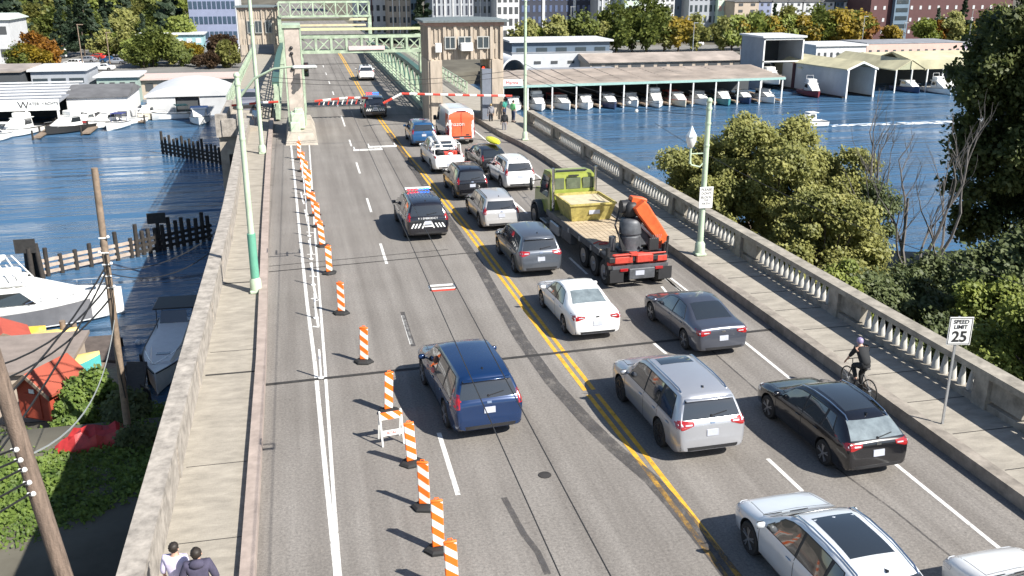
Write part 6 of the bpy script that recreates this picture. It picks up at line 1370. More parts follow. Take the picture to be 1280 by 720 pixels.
apt('dark red brick building with pale horizontal bands', 1086, 1262, 262, W_brick, 6, 16, (.25, .3), W_lg, None, None, 14); x0, x1 = atY(1116, 20, 261).x, atY(1134, 20, 261).x
building('blue glass stair bay on the dark brick building', x0, x1, 260.5, 1.4, -7, 14, bm_('bluebay', (.14, .20, .26)), R_dk, 0, 9, 1, M_win, (.8, .5), name='glass_stair_bay', cat='stair bay')
# trees right
FT = [('mid2', 655, 50, 1.0), ('bright', 668, 50, .9), ('mid2', 690, 49, 1.1), ('mid', 725, 50, 1.1), ('mid2', 748, 51, .9), ('mid', 770, 58, 1.35), ('mid', 790, 60, 1.1), ('mid', 808, 55, 1.5), ('mid2', 830, 56, 1.0), ('gold', 848, 55, 1.2), ('mid2', 872, 42, 1.1), ('mid2', 905, 45, 1.0), ('bright', 915, 54, 1.2), ('gold', 930, 44, 1.1), ('bright', 945, 52, 1.3), ('mid', 950, 44, 1.), ('gold', 962, 46, 1.2), ('bright', 978, 48, 1.2), ('mid2', 990, 42, 1.3), ('gold', 1008, 44, 1.2), ('mid', 1015, 52, 1.2), ('bright', 1028, 46, 1.3), ('gold', 1042, 42, 1.4), ('mid2', 1050, 52, 1.2), ('gold', 1062, 44, 1.4), ('bright', 1070, 50, 1.3), ('orange', 1076, 40, 1.2), ('gold', 1112, 52, .8), ('con', 966, 40, .8), ('bright', 1155, 52, 1.0), ('con', 1168, 50, .7), ('orange', 1172, 46, .9), ('mid2', 1182, 52, 1.1), ('con', 1200, 50, .9), ('gold', 1215, 50, .9), ('bright', 1205, 54, .9), ('mid', 1225, 52, 1.0), ('mid', 1245, 54, 1.2)]
kn = dict(mid='mid green', mid2='olive green', gold='golden yellow', orange='orange brown', con='dark conical', bright='yellow green', con2='tall dark conical', brown='brownish')
def near(px):
    for a, b_, s in ((0, 700, 'in front of the dark navy block, left part'), (700, 760, 'in front of the dark navy block, right part'), (760, 800, 'in front of the mint block'), (800, 840, 'in front of the light ribbed block'), (840, 862, 'before the charcoal block'), (862, 900, 'below the balconied block'), (900, 940, 'below the brown townhouse'), (940, 962, 'left of the tall grey shed top'), (962, 985, 'above the tall grey shed'), (985, 1005, 'below the pale grey townhouse'), (1005, 1030, 'behind the white workshop, left part'), (1030, 1056, 'behind the white workshop, middle'), (1056, 1082, 'behind the white workshop, right end'), (1082, 1140, 'left before the brick building'), (1140, 1178, 'mid before the brick building'), (1178, 1202, 'before the brick building, right of the middle'), (1202, 1300, 'before the right end of the brick building')):
        if a <= px < b_: return s
used_l = {}
for k, px, py, sc in FT:
    lb = kn[k]+' tree '+near(px); used_l[lb] = used_l.get(lb, 0)+1
    if used_l[lb] > 1: lb += ', ' + ['lower one', 'third one'][used_l[lb]-2]
    far_tree(k, px, py+3, 246, sc*1.08, lb, z=-8.2)
far_tree('con2', 530, 45, 262, 1.0, 'very dark tall fir between the towers behind the far truss', z=-7)
# ---- left side --------------------------------------------------
t = thing('marina_shed', 'low grey-roofed marina shed with a white lettered fascia', 'shed', (-42.5, 152, WZ)); 
g = MB(); g.box((-3.2, 10, 4.75), (22, 20, .2), rx=.03); g.build('roof', R_grey, t)
for k in range(6): g = MB(); g.box((-3.2, 3+3.3*k, 4.95+.1*k), (21.5, .25, .25)); g.build('roof_ridge', R_wht, t)
g = MB(); g.box((-3.2, -.1, 4.15), (22, .15, 1.65)); g.build('fascia', M_white, t)
g = MB(); g.box((-3.2, 18, 2.2), (21, .3, 4.4)); g.build('back_wall', W_dark, t)
for x in (-6, -1.2, 3.2, 7.5): g = MB(); g.box((x, 0, 1.7), (.3, .3, 3.4)); g.build('post', M_white, t)
text('lettering', 'W', 1.5, M_black, t, (2.9, -.2, 4.1), (PI/2, 0, 0), .01); text('lettering', 'ATER  YACHTS', .60, M_black, t, (5.7, -.2, 4.3), (PI/2, 0, 0), .01)
g = MB(); g.box((-1.6, -.2, 4.15), (1.5, .05, 1.4)); g.build('logo_panel', mat('logo_blue', (.05, .12, .40), .5, var=0), t)
building('white-fronted shed with dark sloping roof behind the trawler', -35.0, -26.2, 158, 13, -10.3, -6.6, W_, R_dk, .3, 1, 3, W_dark, (.85, .42), roof_th=1.3, gable='x', winz=(0, 1.9), name='marina_shed', cat='shed')
building('grey marina building with big dark windows', -46.0, -37.0, 184, 12, -10, -4.9, W_grey, R_wht, .5, 1, 3, M_win, (.8, .55), roof_th=.35, winz=(1.0, 4.6)); building('dark-fronted marina building at the left edge', -62, -46.8, 180, 14, -10, -4.6, W_dark, R_tan, .4, 1, 5, M_win, (.7, .4))
building('small pale green building with white gravel roof', -35.6, -28.6, 186, 9, -10.2, -6.4, mat('wall_sage', (.28, .36, .32), .8, var=.1), R_wht, .5, 1, 4, W_dark, (.5, .5), roof_th=.3); building('long low building with thin pinkish roof edge', -28.6, -11.8, 190, 9, -10.2, -7.4, W_tan, mat('roof_pinkish', (.55, .42, .38), .7, var=.1), .7, 1, 6, W_dark, (.5, .5), roof_th=.3)
t = thing('boathouse', 'grey boathouse with white barrel roof by the left of the bridge', 'boathouse', (-18.2, 166, WZ)); n_ = 13
g = MB(); R_ = []
for y in (-.4, 16): R_.append([(x, y, 3.4+1.6*math.cos(x/6.6*PI/2)**.8) for x in np.linspace(-6.5, 6.5, n_)]+[(x, y, 3.2) for x in np.linspace(6.5, -6.5, n_)])
g.loft(R_, True, 0, True); g.build('roof', R_wht, t, 40)
g = MB(); g.box((-4, 0, 1.6), (4.5, .3, 3.2)); g.box((4.2, 0, 1.6), (4.2, .3, 3.2)); g.box((-6.1, 8, 1.6), (.3, 16, 3.2)); g.box((6.1, 8, 1.6), (.3, 16, 3.2)); g.build('wall', W_lg, t); g = MB(); g.box((.2, .3, 1.6), (3.6, .2, 3.0)); g.box((0, 8, .1), (12, 16, .25)); g.build('door_opening', W_dark, t)
BL = [('white cabin cruiser under the lettered fascia', (-40.2, 151.5), PI*.88, 8.8, 3.4, M_white, True, True, None), ('black and cream wooden trawler with red fenders', (-33.6, 152.6), PI*.78, 9.0, 3.3, mat('hull_black', (.02, .02, .02), .5, var=0), True, True, None), ('small white runabout lowest left of the marina', (-42.0, 146.8), PI*.95, 5.5, 2.2, M_white, False, False, M_white),
      ('white motorboat right of the trawler', (-29.0, 156.2), PI*.75, 7.0, 2.6, M_white, True, False, None), ('pale boat cut by the left edge below the fascia', (-46.6, 150.6), PI*.9, 7.0, 2.6, M_white, True, False, None), ('white boat with bright blue canopy beside the barrel-roofed boathouse', (-15.6, 158.0), PI*1.02, 7.5, 3.2, M_white, True, False, mat('canopy_blue', (.03, .20, .50), .6, var=0)),
      ('low open boat with green cover before the barrel-roofed boathouse', (-20.2, 162.5), PI*.6, 6.5, 2.3, M_white, False, False, mat('cover_green', (.08, .22, .18), .8, var=0)), ('small white boat at the dock end right of the trawler', (-26.0, 158.5), PI*.8, 5.0, 2.0, M_white, False, False, M_white)]
for lb, (x, y), rz, L_, B_, hm, cb, fl, cv in BL: boat(lb, (x, y, WZ+.05), rz, L_, B_, hm, cb, cv, fl, 'boats in the left marina')
BL2 = [('tiny white skiff between the lettered shed and the cruiser', (-44.6, 154.8), PI*.8, 5, 2, M_white, False, None), ('red hulled small boat behind the trawler', (-31.8, 156.8), PI*.7, 5.5, 2.1, mat('hull_red', (.4, .03, .03), .4, var=0), True, None), ('white boat with dark blue cover in front of the dark sloping roof', (-27.6, 153.9), PI*.9, 5.5, 2.2, M_white, False, mat('cover_navy', (.03, .04, .16), .8, var=0)), ('cream small cabin boat left of the barrel-roofed boathouse', (-24.0, 163.0), PI*.85, 5.5, 2.1, cols_[3], True, None), ('little grey boat beside the long low building', (-21.5, 183), PI*.5, 5, 2, W_grey, True, None)]
for lb, (x, y), rz, L_, B_, hm, cb, cv in BL2: boat(lb, (x, y, WZ+.05), rz, L_, B_, hm, cb, cv, False, 'boats in the left marina')
dock('wooden dock between the white cruiser and the trawler', -37.4, -36.4, 145.5, 158); dock('wooden dock right of the trawler', -31.4, -30.2, 148, 158); dock('long dock along the front of the marina sheds', -50, -24, 158.2, 159.6)
# car park vehicles, far poles
def mini(label, kind, px, py, rz, paintm, L_=4.5, W2=1.8, H2=1.5, z=-8.70, g_='vehicles in the far car park', name='parked_car', cat='car'):
    p = at(px, py, z); car(name, label, cat, kind, p.x, p.y, rz, L_, W2, H2, L_*.58, paintm, low=True, z=z, group=g_)
mini('white van parked beneath the dark fir', 'van', 77, 73, D(40), P_wht, 5.5, 2.0, 2.4, name='parked_van', cat='van'); mini('beige van left of the white van', 'van', 52, 75, D(10), paint('beige', (.45, .36, .26)), 5.5, 2, 2.4, name='parked_van', cat='van')
mini('white car with purple roof gear in the far car park', 'suv', 98, 82, D(70), P_wht); mini('silver car second right of the white van', 'hatch', 116, 78, D(80), P_silver); mini('red car parked before the slope', 'hatch', 128, 74, D(60), paint('red', (.5, .03, .02))); mini('dark blue car at the right of the far car park', 'sedan', 144, 78, D(80), P_blue); mini('pale car beside the dark blue one', 'sedan', 153, 80, D(80), P_silver); mini('dark car by the long pinkish roof', 'sedan', 180, 78, D(85), P_dk); mini('white car cut by the lower edge of the car park', 'sedan', 138, 88, D(80), P_wht)
for i, (px, py, pm, lb) in enumerate(((780, 56, P_wht, 'white car under the mint block trees'), (875, 57, P_wht, 'white car in the lot behind the tan building'), (912, 58, paint('rose', (.5, .3, .28)), 'pinkish car in the lot right of the white one'), (930, 57, P_dk, 'dark car below the brown townhouse'), (942, 58, P_silver, 'silver car left of the tall shed'), (1013, 66, P_wht, 'white car between the tall shed and the workshop'), (1006, 70, P_dk, 'dark car between the tall shed and the workshop'))): mini(lb, 'sedan', px, py, D(80), pm, g_='cars parked on the right far shore')
# left hillside
building('white and green roofed building at the top left edge', -90, -64.5, 246, 16, -8.7, 1.5, W_lg, mat('roof_mint', (.60, .68, .64), .5, var=.08), .6, 2, 8, W_dark, (.6, .35), roof_th=1.2, gable='x')
t = building('tall blue-grey office block with window bands and white side wall', -29.6, -16.3, 300, 16, -8, 22, W_off, R_dk, 0, 7, 10, mat('office_glass', (.05, .08, .12), .1, var=.2), (.75, .5)); g = MB(); g.box((7.2, 7, 14), (1.2, 14, 32)); g.build('side_wall', R_wht, t)
building('low teal building with white roof in front of the office block', -42, -25, 284, 9, -8, -4.6, W_teal, R_wht, .6, 1, 7, W_, (.6, .35)); building('pale garden wall building beside the brown bush', -20.5, -13, 268, 3, -9, -6.8, W_, R_wht, .1)
FL = [('orange', 44, 55, 240, 1.1), ('orange', 56, 58, 236, .9), ('gold', 30, 62, 228, .9), ('mid', 22, 64, 226, .7), ('gold', 52, 66, 228, .7), ('con', 78, 50, 262, 1.0), ('con2', 104, 52, 268, 1.0), ('con2', 115, 50, 272, .9), ('con', 92, 48, 285, .9), ('mid2', 128, 58, 262, .9), ('con', 135, 52, 275, .8), ('bright', 150, 55, 262, .9), ('mid2', 160, 58, 255, .9), ('bright', 165, 60, 250, .8), ('con', 182, 62, 236, .85), ('mid', 190, 64, 232, 1.1), ('mid', 178, 66, 230, .9), ('bright', 206, 58, 250, .7), ('mid2', 215, 62, 240, .9), ('gold', 236, 58, 250, .7), ('gold', 245, 60, 246, .6), ('brown', 276, 62, 238, 1.4), ('brown', 262, 76, 225, .8), ('mid2', 288, 76, 226, .8), ('brown', 248, 72, 230, .6), ('mid', 226, 70, 232, .7)]
for r0, (yy0, n_, zz) in enumerate(((300, 14, -2), (330, 16, 1.5), (365, 18, 5), (400, 20, 9))):
    for i in range(n_): FL.append((['mid', 'con', 'mid2', 'con2', 'bright', 'mid', 'mid2'][(i*3+r0) % 7], -10+i*250/n_+8*(r0 % 2)+rng.uniform(-4, 4), 40, yy0+rng.uniform(-8, 8), 1.25+rng.uniform(-.15, .3)))
lw = [(0, 40, 'above the mint roof'), (40, 70, 'by the far car park entrance'), (70, 100, 'behind the white van'), (100, 140, 'behind the silver parked cars'), (140, 175, 'on the slope left of the teal building'), (175, 200, 'beside the left corner of the teal building'), (200, 235, 'before the teal building'), (235, 400, 'beside the office block'), (-40, 0, 'at the left edge')]
used_l = {}; cnt = 0
for k, px, py, Y_, sc in FL:
    hill = Y_ > 290
    if hill:
        xw = atY(px, 20, Y_).x; o = far_tree(k, px, 20, Y_, sc, kn[k]+' tree on the wooded hillside', 'trees covering the left hillside', z=gz(xw, Y_)-.3)
    else:
        s_ = [c for a, b_, c in lw if a <= px < b_][0]; lb = kn[k]+' tree '+s_; used_l[lb] = used_l.get(lb, 0)+1
        if used_l[lb] > 1: lb += ', smaller one'
        far_tree(k, px, py, Y_, sc, lb, 'trees around the left far car park', z=-9)
# far street poles and lamps
for i, (px, pt, pb, Y_, lb) in enumerate(((105, 30, 92, 215, 'tall wooden pole rising between the marina roofs'), (137, 40, 75, 235, 'leaning wooden pole at the far car park'), (866, 28, 60, 240, 'slender lamp post behind the tan building'), (713, 8, 52, 250, 'tall lamp post before the dark navy block'), (746, 22, 52, 250, 'lamp post with a pale head right of the navy block'), (1077, 20, 55, 240, 'lamp post before the brick building stair bay'), (1128, 28, 54, 240, 'short lamp post before the brick building'), (1210, 12, 56, 240, 'tall post with wires before the brick building'), (925, 60, 70, 220, 'dark post beside the lot'))):
    a, b_ = atY(px, pt, Y_), atY(px, pb, Y_); t = thing('street_pole', lb, 'street pole', (b_.x, Y_, b_.z-1)); h = a.z-b_.z+1; g = MB(); g.cyl((0, 0, 0), (0, 0, h), .14, .09, 7); g.build('shaft', M_wood if 'wooden' in lb else M_steel, t)
    g = MB(); g.box((.5, 0, h-.1), (1.3, .2, .15)); g.build('lamp_head' if 'lamp' in lb else 'crossarm', M_steel if 'lamp' in lb else M_wood, t)
# ---------------------------------------------------------------- near left shore
def utility_pole(label, bpx, tpx, z0, dist_top=None, r0=.16, r1=.13):
    b0 = at(*bpx, z0); a = atY(tpx[0], tpx[1], b0.y if dist_top is None else dist_top); t = thing('utility_pole', label, 'utility pole', b0); v = a-b0
    g = MB(); g.tube([Vector((0, 0, -.5)), v*.5, v], [r0, (r0+r1)/2, r1], 12); g.build('shaft', M_wood, t, 50); return t, b0, a
t, b0, a0 = utility_pole('weathered wooden pole standing in the ivy before the dark water', (163, 560), (118, 210), -8.3)
v = a0-b0
for k, zf in enumerate((.60, .64, .68, .72, .77)):
    g = MB(); q = v*zf; g.cyl(q+Vector((-.16, -.1, 0)), q+Vector((.16, -.14, 0)), .035, n=6); g.ball(q+Vector((.2*(-1)**k, -.15, .05)), .07, 6); g.build('insulator', M_white, t)
g = MB(); g.tube([v*.72+Vector((.05, -.2, 0)), v*.55+Vector((.12, -.22, 0)), v*.40+Vector((-.1, -.2, 0)), v*.2+Vector((.1, -.18, 0))], .025, 5); g.build('conduit', M_wire, t, 50)
A_ = b0+v*.66
t2 = thing('utility_pole', 'thick wooden pole with white insulators at the bottom left edge', 'utility pole', (0, 0, 0))
p1 = atY(85, 735, 12.0); p0 = atY(-6, 455, 12.0); d_ = (p0-p1); foot = p1-d_*((p1.z+8.3)/d_.z) if d_.z else p1
g = MB(); t2.location = foot; g.tube([Vector((0, 0, -.3)), (p0-foot)*.5, (p0-foot)*1.02], [.135, .12, .105], 14); g.build('shaft', mat('pole_wood_dark', (.15, .11, .085), .85, var=.45, scale=5, bump=.5, stretch=(5, 5, .5)), t2, 50)
for k, (px, py) in enumerate(((17, 562), (22, 575), (27, 587), (33, 603), (38, 617))):
    q = atY(px, py, 11.85)-foot; g = MB(); g.cyl(q+Vector((-.03, 0, 0)), q+Vector((.05, -.05, 0)), .022, n=7); g.ball(q+Vector((.05, -.05, .02)), .035, 6); g.build('insulator', M_white, t2)
P4 = [atY(*q, 11.8) for q in ((17, 562), (22, 575), (27, 587), (33, 603), (38, 617))]
ends = [(-25, 20, -2.5), (-25, 18, -3.2), (-25, 16, -4), (-25, 14, -4.6), (-25, 12, -5.2)]
wires('four short slack cables from the bottom left pole towards the left edge', [sag(P4[i], ends[i], .4) for i in range(5)], .016)
wires('three black cables sweeping from the wooden pole down to the left edge', [sag(A_, atY(-60, 640, 25), .5), sag(A_+Vector((0, 0, -.6)), atY(-60, 470, 28), .8), sag(A_+Vector((0, 0, .2)), atY(-60, 560, 26), .5), sag(A_+Vector((0, 0, -1.2)), atY(-40, 490, 30), .6)], .035)
wires('pale slack cable hanging from the wooden pole across the ivy', [sag(A_+Vector((0, 0, -2.2)), atY(20, 575, 14), 1.2, 16)], .018, mat('grey_cable', (.35, .37, .36), .6, var=0))
wires('pair of cables from the wooden pole to the bridge parapet', [sag(A_, (-3.9, 44.0, .4), .6), sag(A_+Vector((0, 0, -.15)), (-3.9, 41.0, .3), .7)], .022)
wires('long diagonal cable from the right trees towards the bridge', [sag((17.2, 44, 4.5), (24, 12, 3.2), 1.4, 16)], .012)
# red shed
def gable_shed(label, px, py, z, w_, dep, h, ha, rz, wall, roofm):
    p = at(px, py, z); t = thing('shed', label, 'shed', (p.x, p.y, z-.4), rz)
    g = MB(); g.ext([(-w_/2, 0, 0), (w_/2, 0, 0), (w_/2, 0, h), (0, 0, ha), (-w_/2, 0, h)], (0, dep, 0)); g.build('wall', wall, t)
    g = MB(); g.ext([(-w_/2-.3, -.3, h-.2), (0, -.3, ha+.03), (w_/2+.3, -.3, h-.2), (w_/2+.3, -.3, h-.07), (0, -.3, ha+.17), (-w_/2-.3, -.3, h-.07)], (0, dep+.6, 0)); g.build('roof', roofm, t)
    g = MB(); g.ext([(-w_/2-.32, -.36, h-.3), (0, -.36, ha-.06), (w_/2+.32, -.36, h-.3), (w_/2+.32, -.36, h-.1), (0, -.36, ha+.15), (-w_/2-.32, -.36, h-.1)], (0, .06, 0)); g.build('barge_board', M_wood, t)
    for s in (-1, 1): g = MB(); g.box((s*.05, -.03, h*.45), (.9, .05, h*.8)) if s < 0 else g.box((0, -.06, h*.95), (.3, .04, .22)); g.build('door' if s < 0 else 'vent', wall if s < 0 else M_white, t)
    return t
M_shed = mat('shed_orange_red', (.36, .06, .03), .8, var=.15, scale=3); M_shroof = mat('shed_roof_grey', (.24, .20, .175), .85, var=.2, scale=1)
gable_shed('orange-red wooden shed with pale edged gable in the lower left', 45, 515, -8.6, 1.9, 2.2, 1.6, 2.35, D(-30), M_shed, mat('shed_roof_orange', (.33, .07, .04), .7, var=.15, scale=1))
gable_shed('second orange shed at the left edge behind the grey roof', 10, 452, -9.6, 2.4, 2.6, 1.5, 2.1, D(20), M_shed, mat('shed_roof_red', (.42, .08, .05), .7, var=.15, scale=1))
building('flat grey-roofed hut between the two orange sheds', at(10, 470, -8).x-3, at(45, 470, -8).x+1.2, at(30, 480, -8).y+1.5, 5, -9.8, -8.0, W_tan, M_shroof, .3, name='hut', cat='hut', roof_th=.2)
p = at(126, 553, -7.9); g = MB(); rings = []
r_ = random.Random(9)
for i in range(14):
    s = i/13; w_ = .75*math.sin(PI*min(.97, max(.04, s)))**.5*(1+r_.uniform(-.12, .12)); y = (s-.5)*3.6; rings.append([(w_*math.cos(a)*(1+r_.uniform(-.08, .08)), y, max(-.3, 1.35*math.sin(a)*w_*(1+r_.uniform(-.25, .25)))) for a in np.linspace(-.3, PI+.3, 11)])
g.loft(rings, False); tag(g.build('crumpled_cover', mat('tarpaulin_red', (.40, .03, .03), .45, var=.3, scale=3, bump=.6, bscale=3), None, 25, (p.x, p.y, -8.1), D(-78)), 'crumpled red tarpaulin cover lying on the ivy beside the wooden pole', 'tarpaulin')
# big white motor yacht, partly outside the left edge
yt = thing('motor_yacht', 'large white cabin yacht with grey hull side at the near left pier', 'boat', (-19.6, 65.3, WZ), D(-84)); L_ = 13.5; B_ = 4.2; rings = []
for i in range(15):
    s = i/14; y = (s-.5)*L_; w_ = B_/2*(1 if s < .5 else max(.02, 1-((s-.5)/.5)**2.3)); fb = 1.35+.65*s**2; d = .4*(1-s**3); rings.append([(-w_, y, fb), (-w_*.90, y, .2), (-w_*.3, y, -d), (w_*.3, y, -d), (w_*.90, y, .2), (w_, y, fb), (w_*.9, y, fb+.02), (-w_*.9, y, fb+.02)])
g = MB(); g.loft(rings, True, 0, True); g.build('hull', M_white, yt, 35)
g = MB()
for s_ in (-1, 1): g.loft([[(s_*(abs(r[5][0])+.015), r[0][1], r[5][2]-.1) for r in rings[:13]], [(s_*(abs(r[4][0])+.03), r[0][1], .3) for r in rings[:13]]], False)
g.build('grey_band', mat('hull_grey_band', (.17, .17, .18), .35, var=.2, scale=.8), yt)
SH = Matrix.Translation((0, 1.4, 0))
g = MB(); g.loft([[(-1.55, -4.5, 1.4), (1.55, -4.5, 1.4), (1.4, -4.5, 2.9), (-1.4, -4.5, 2.9)], [(-1.6, .6, 1.45), (1.6, .6, 1.45), (1.3, -.4, 2.95), (-1.3, -.4, 2.95)], [(-1.15, 2.6, 1.75), (1.15, 2.6, 1.75), (1.0, 2.4, 2.1), (-1.0, 2.4, 2.1)], [(-.5, 4.6, 1.9), (.5, 4.6, 1.9), (.45, 4.5, 2.05), (-.45, 4.5, 2.05)]], True, 0, True); g.xf(SH).build('cabin', M_white, yt, 30)
for s_ in (-1, 1): g = MB(); g.ext([(s_*1.57, -3.6, 1.85), (s_*1.58, .2, 1.85), (s_*1.40, -.7, 2.65), (s_*1.44, -3.3, 2.65)], (s_*.03, 0, 0)); g.xf(SH).build('window', M_glass, yt)
g = MB(); g.ribox((0, 3.4, 2.06), (.6, .7, .06), .02); g.xf(SH).build('hatch', M_glass, yt)
g = MB(); g.ribox((0, -2.4, 3.15), (2.7, 3.9, .3), .12); g.ribox((0, -1.6, 3.5), (2.3, 1.6, .6), .15); g.xf(SH).build('flybridge', M_white, yt, 40)
g = MB(); g.tube([(-1.25, -3.2, 3.2), (-1.15, -3.9, 4.9), (1.15, -3.9, 4.9), (1.25, -3.2, 3.2)], .06, 6); g.tube([(-1.25, -2.4, 3.2), (-1.15, -3.5, 4.85)], .05, 6); g.tube([(1.25, -2.4, 3.2), (1.15, -3.5, 4.85)], .05, 6); g.tube([(.8, -3.9, 4.9), (.5, -4.6, 8.0)], .02, 4); g.ribox((0, -3.9, 5.05), (.9, .5, .25), .08); g.xf(Matrix.Translation((0, 3.6, -.3))).build('radar_arch', M_white, yt, 50)
g = MB(); g.tube([(-1.9, 1.0, 2.0)]+[(r[0][0]*.9, r[0][1], r[0][2]+.65) for r in rings[9:]]+[(r[5][0]*.9, r[5][1], r[5][2]+.65) for r in rings[:8:-1]]+[(1.9, 1.0, 2.0)], .025, 4)
for r in rings[9:14]:
    for q in (0, 5): g.tube([(r[q][0]*.9, r[q][1], r[q][2]), (r[q][0]*.9, r[q][1], r[q][2]+.65)], .018, 4)
g.build('bow_rail', M_chrome, yt)
# second white boat beneath the parapet
bb = boat('slim white boat with black canopy moored against the bridge', (-8.7, 56.5, WZ+.1), D(178), 10.5, 2.9, M_white, False, None)
g = MB(); g.ribox((0, -3.7, 2.4), (2.6, 2.4, .10), .04)
for s in (-1, 1):
    for y in (-4.7, -2.7): g.tube([(s*1.15, y, .9), (s*1.1, y, 2.4)], .03, 4)
g.build('canopy', M_black, bb)
g = MB(); g.loft([[(-1.0, -2.2, .85), (1.0, -2.2, .85), (.9, -2.2, 1.6), (-.9, -2.2, 1.6)], [(-1.0, 1.2, .9), (1.0, 1.2, .9), (.85, 1.0, 1.4), (-.85, 1.0, 1.4)], [(-.6, 3.4, 1.1), (.6, 3.4, 1.1), (.5, 3.3, 1.2), (-.5, 3.3, 1.2)]], True, 0, True); g.build('cuddy', M_white, bb, 30)
g = MB(); g.ext([(-.85, -2.1, 1.62), (.85, -2.1, 1.62), (.75, -2.5, 2.3), (-.75, -2.5, 2.3)], (0, .04, 0)); g.ribox((0, 2.1, 1.28), (.8, .7, .05), .02); g.build('window', M_glass, bb)
g = MB()
for y, x in ((1.2, 1.45), (3.1, 1.2)): g.cyl((x, y, .15), (x, y, .9), .16, n=10); g.cyl((-x, y, .15), (-x, y, .9), .16, n=10)
g.build('fender', M_black, bb, 50)
# docks and small craft near the red shed
def deckpoly(label, px, z, th=.25, m=None):
    P_ = [at(*q, z) for q in px]; g = MB(); g.prism([(p.x, p.y) for p in P_], z-th, z); o = g.build('deck', m or M_wood, None); t = thing('dock', label, 'dock'); o.parent = t
    for p in P_: g = MB(); g.cyl((p.x, p.y, WZ-1.5), (p.x, p.y, z-th), .13, n=7); g.build('pile', M_darkwood, t)
    return t
deckpoly('grey plank ramp beside the wooden pole', ((100, 505), (150, 505), (152, 455), (118, 452)), -9.2)
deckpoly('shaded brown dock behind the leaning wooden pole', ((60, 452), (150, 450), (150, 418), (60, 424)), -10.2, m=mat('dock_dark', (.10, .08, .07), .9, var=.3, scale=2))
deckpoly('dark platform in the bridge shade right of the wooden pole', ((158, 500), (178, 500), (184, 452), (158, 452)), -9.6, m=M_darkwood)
def dinghy(label, px, py, z, rz, L_, top_m, bot_m):
    p = at(px, py, z); t = thing('dinghy', label, 'boat', (p.x, p.y, z), rz); rings = []; r2 = []
    for i in range(11):
        s = i/10; y = (s-.5)*L_; w_ = .8*(1 if s < .4 else max(.04, 1-((s-.4)/.6)**2)); rings.append([(-w_, y, .55+.15*s), (-w_*.8, y, 0), (w_*.8, y, 0), (w_, y, .55+.15*s)]); r2.append([(-w_*1.02, y, .56+.15*s), (-w_*.5, y, .80+.1*s), (w_*.5, y, .80+.1*s), (w_*1.02, y, .56+.15*s)])
    g = MB(); g.loft(rings, True, 0, True); g.build('hull', bot_m, t, 40); g = MB(); g.loft(r2, True, 0, True); g.build('cover', top_m, t, 40); return t
M_cy = mat('cream_yellow', (.68, .52, .18), .6, var=.15, scale=2); M_aq = mat('aqua', (.10, .45, .45), .4, var=.1)
dinghy('cream-yellow covered dinghy with turquoise hull beside the orange shed', 84, 468, -9.0, D(-62), 3.6, M_cy, M_aq); dinghy('yellow and white dinghy left of the brown dock', 62, 432, -9.6, D(-75), 3.4, M_cy, M_white); dinghy('small bright yellow dinghy between the orange roof and the dock', 30, 428, -9.6, D(-80), 2.6, mat('bright_yellow', (.75, .50, .05), .5, var=.1), M_cy)
t = thing('rubble', 'broken pinkish slabs and timber beside the orange shed', 'rubble'); r_ = random.Random(2)
for i in range(9):
    p = at(85+r_.uniform(-12, 22), 488+r_.uniform(-8, 14), -8.3); g = MB(); g.box((0, 0, 0), (r_.uniform(.5, 1.1), r_.uniform(.3, .8), .12), rz=r_.uniform(0, 3), rx=r_.uniform(-.3, .3)); o = g.build('slab', [mat('slab_pink', (.45, .30, .22), .85, var=.2), M_wood][i % 2], t); o.location = p+Vector((0, 0, .25))
t = thing('timber_post', 'stout timber posts at the head of the brown dock', 'posts')
for i, (px, py) in enumerate(((95, 424), (102, 440), (82, 428))): p = at(px, py, -9.6); g = MB(); g.cyl((p.x, p.y, -11.5), (p.x, p.y, -8.6+.2*i), .2, .17, 9); g.build('post', M_wood, t, 50)
t = thing('iron_fence', 'short black iron fence panel by the water below the parapet', 'fence')
a, b_ = at(178, 498, -8.6), at(190, 508, -8.6); g = MB()
for k in range(12): q = a.lerp(b_, k/11); g.box((q.x, q.y, q.z+.4), (.03, .03, .9))
for z in (0, .8): g.tube([a+Vector((0, 0, z)), b_+Vector((0, 0, z))], .03, 4)
g.build('panel', M_black, t)
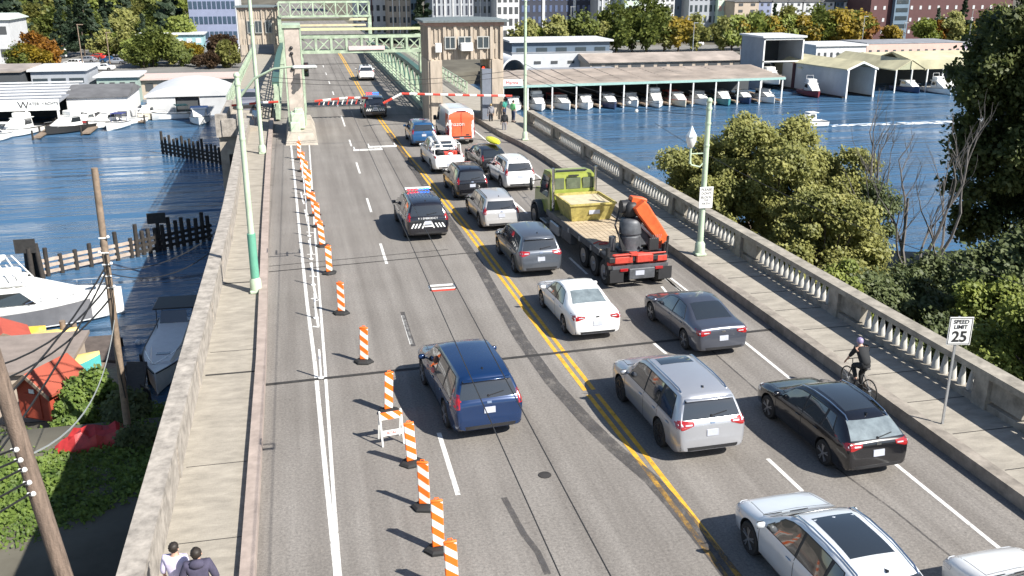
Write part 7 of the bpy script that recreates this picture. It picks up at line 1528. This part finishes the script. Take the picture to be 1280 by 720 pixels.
# fender piers in the water
def fender(label, a, b_, n, m1, h=1.6, board=None):
    a, b_ = Vector(a), Vector(b_); t = thing('fender_pier', label, 'pier fence', a); v = b_-a; ang = math.atan2(v.y, v.x)
    for i in range(n):
        q = v*(i/(n-1)); hh = h+rng.uniform(-.15, .35)+(.5 if i % 5 == 0 else 0); g = MB(); g.cyl(q+Vector((0, 0, -2)), q+Vector((rng.uniform(-.08, .08), 0, hh)), .19, .17, 8); g.build('pile', m1, t, 50)
    for z in (.35, .85, 1.3): g = MB(); g.box(v/2+Vector((0, 0, z)), (v.length+.6, .16, .24), rz=ang); g.build('waler', (mat('bleached_timber', (.42, .34, .28), .9, var=.25, scale=2) if board and z > .3 else m1), t)
    return t
p0, p1, p2 = at(60, 345, WZ), at(165, 322, WZ), at(262, 300, WZ)
fender('sunlit outer part of the timber fender fence with bleached rails', (p0.x, p0.y, WZ), (p1.x, p1.y, WZ), 7, M_darkwood, 1.7, True)
fender('dark inner part of the timber fender fence meeting the bridge', (p1.x+.4, p1.y+.3, WZ), (p2.x, p2.y, WZ), 12, M_darkwood, 2.2)
t = thing('fender_dolphin', 'cluster of thick piles with a dark board at the outer fence end', 'piles', (p0.x-.9, p0.y-.3, WZ))
for i, (x, y) in enumerate(((-.3, 0), (.25, .2), (0, -.35), (-.1, .4), (.5, -.2))): g = MB(); g.cyl((x*1.6, y*1.6, -2), (x, y, 2.2+.15*i), .21, .19, 8); g.build('pile', M_darkwood, t, 50)
g = MB(); g.box((-.2, -.4, 2.7), (1.5, .12, 1.1)); g.build('board', M_joint, t)
t = thing('warning_board', 'dark square board on a pile of the inner fender fence', 'board', (p1.x+.35*(p2.x-p1.x), p1.y+.35*(p2.y-p1.y), WZ)); g = MB(); g.box((0, 0, 2.9), (1.5, .12, .9)); g.build('board', M_joint, t); g = MB(); g.cyl((0, .2, -1), (0, .2, 2.9), .15, n=8); g.build('pile', M_darkwood, t)
p3, p4 = at(204, 192, WZ), at(287, 208, WZ)
fender('distant dark timber fender fence in mid channel by the bridge', (p3.x, p3.y, WZ), (p4.x, p4.y, WZ), 17, M_darkwood, 2.3)
t = thing('mooring_buoy', 'small white float on the dark water right of the wooden pole', 'buoy', at(173, 430, WZ)); g = MB(); g.ball((0, 0, .1), .2, 10); g.build('float', M_white, t, 60)
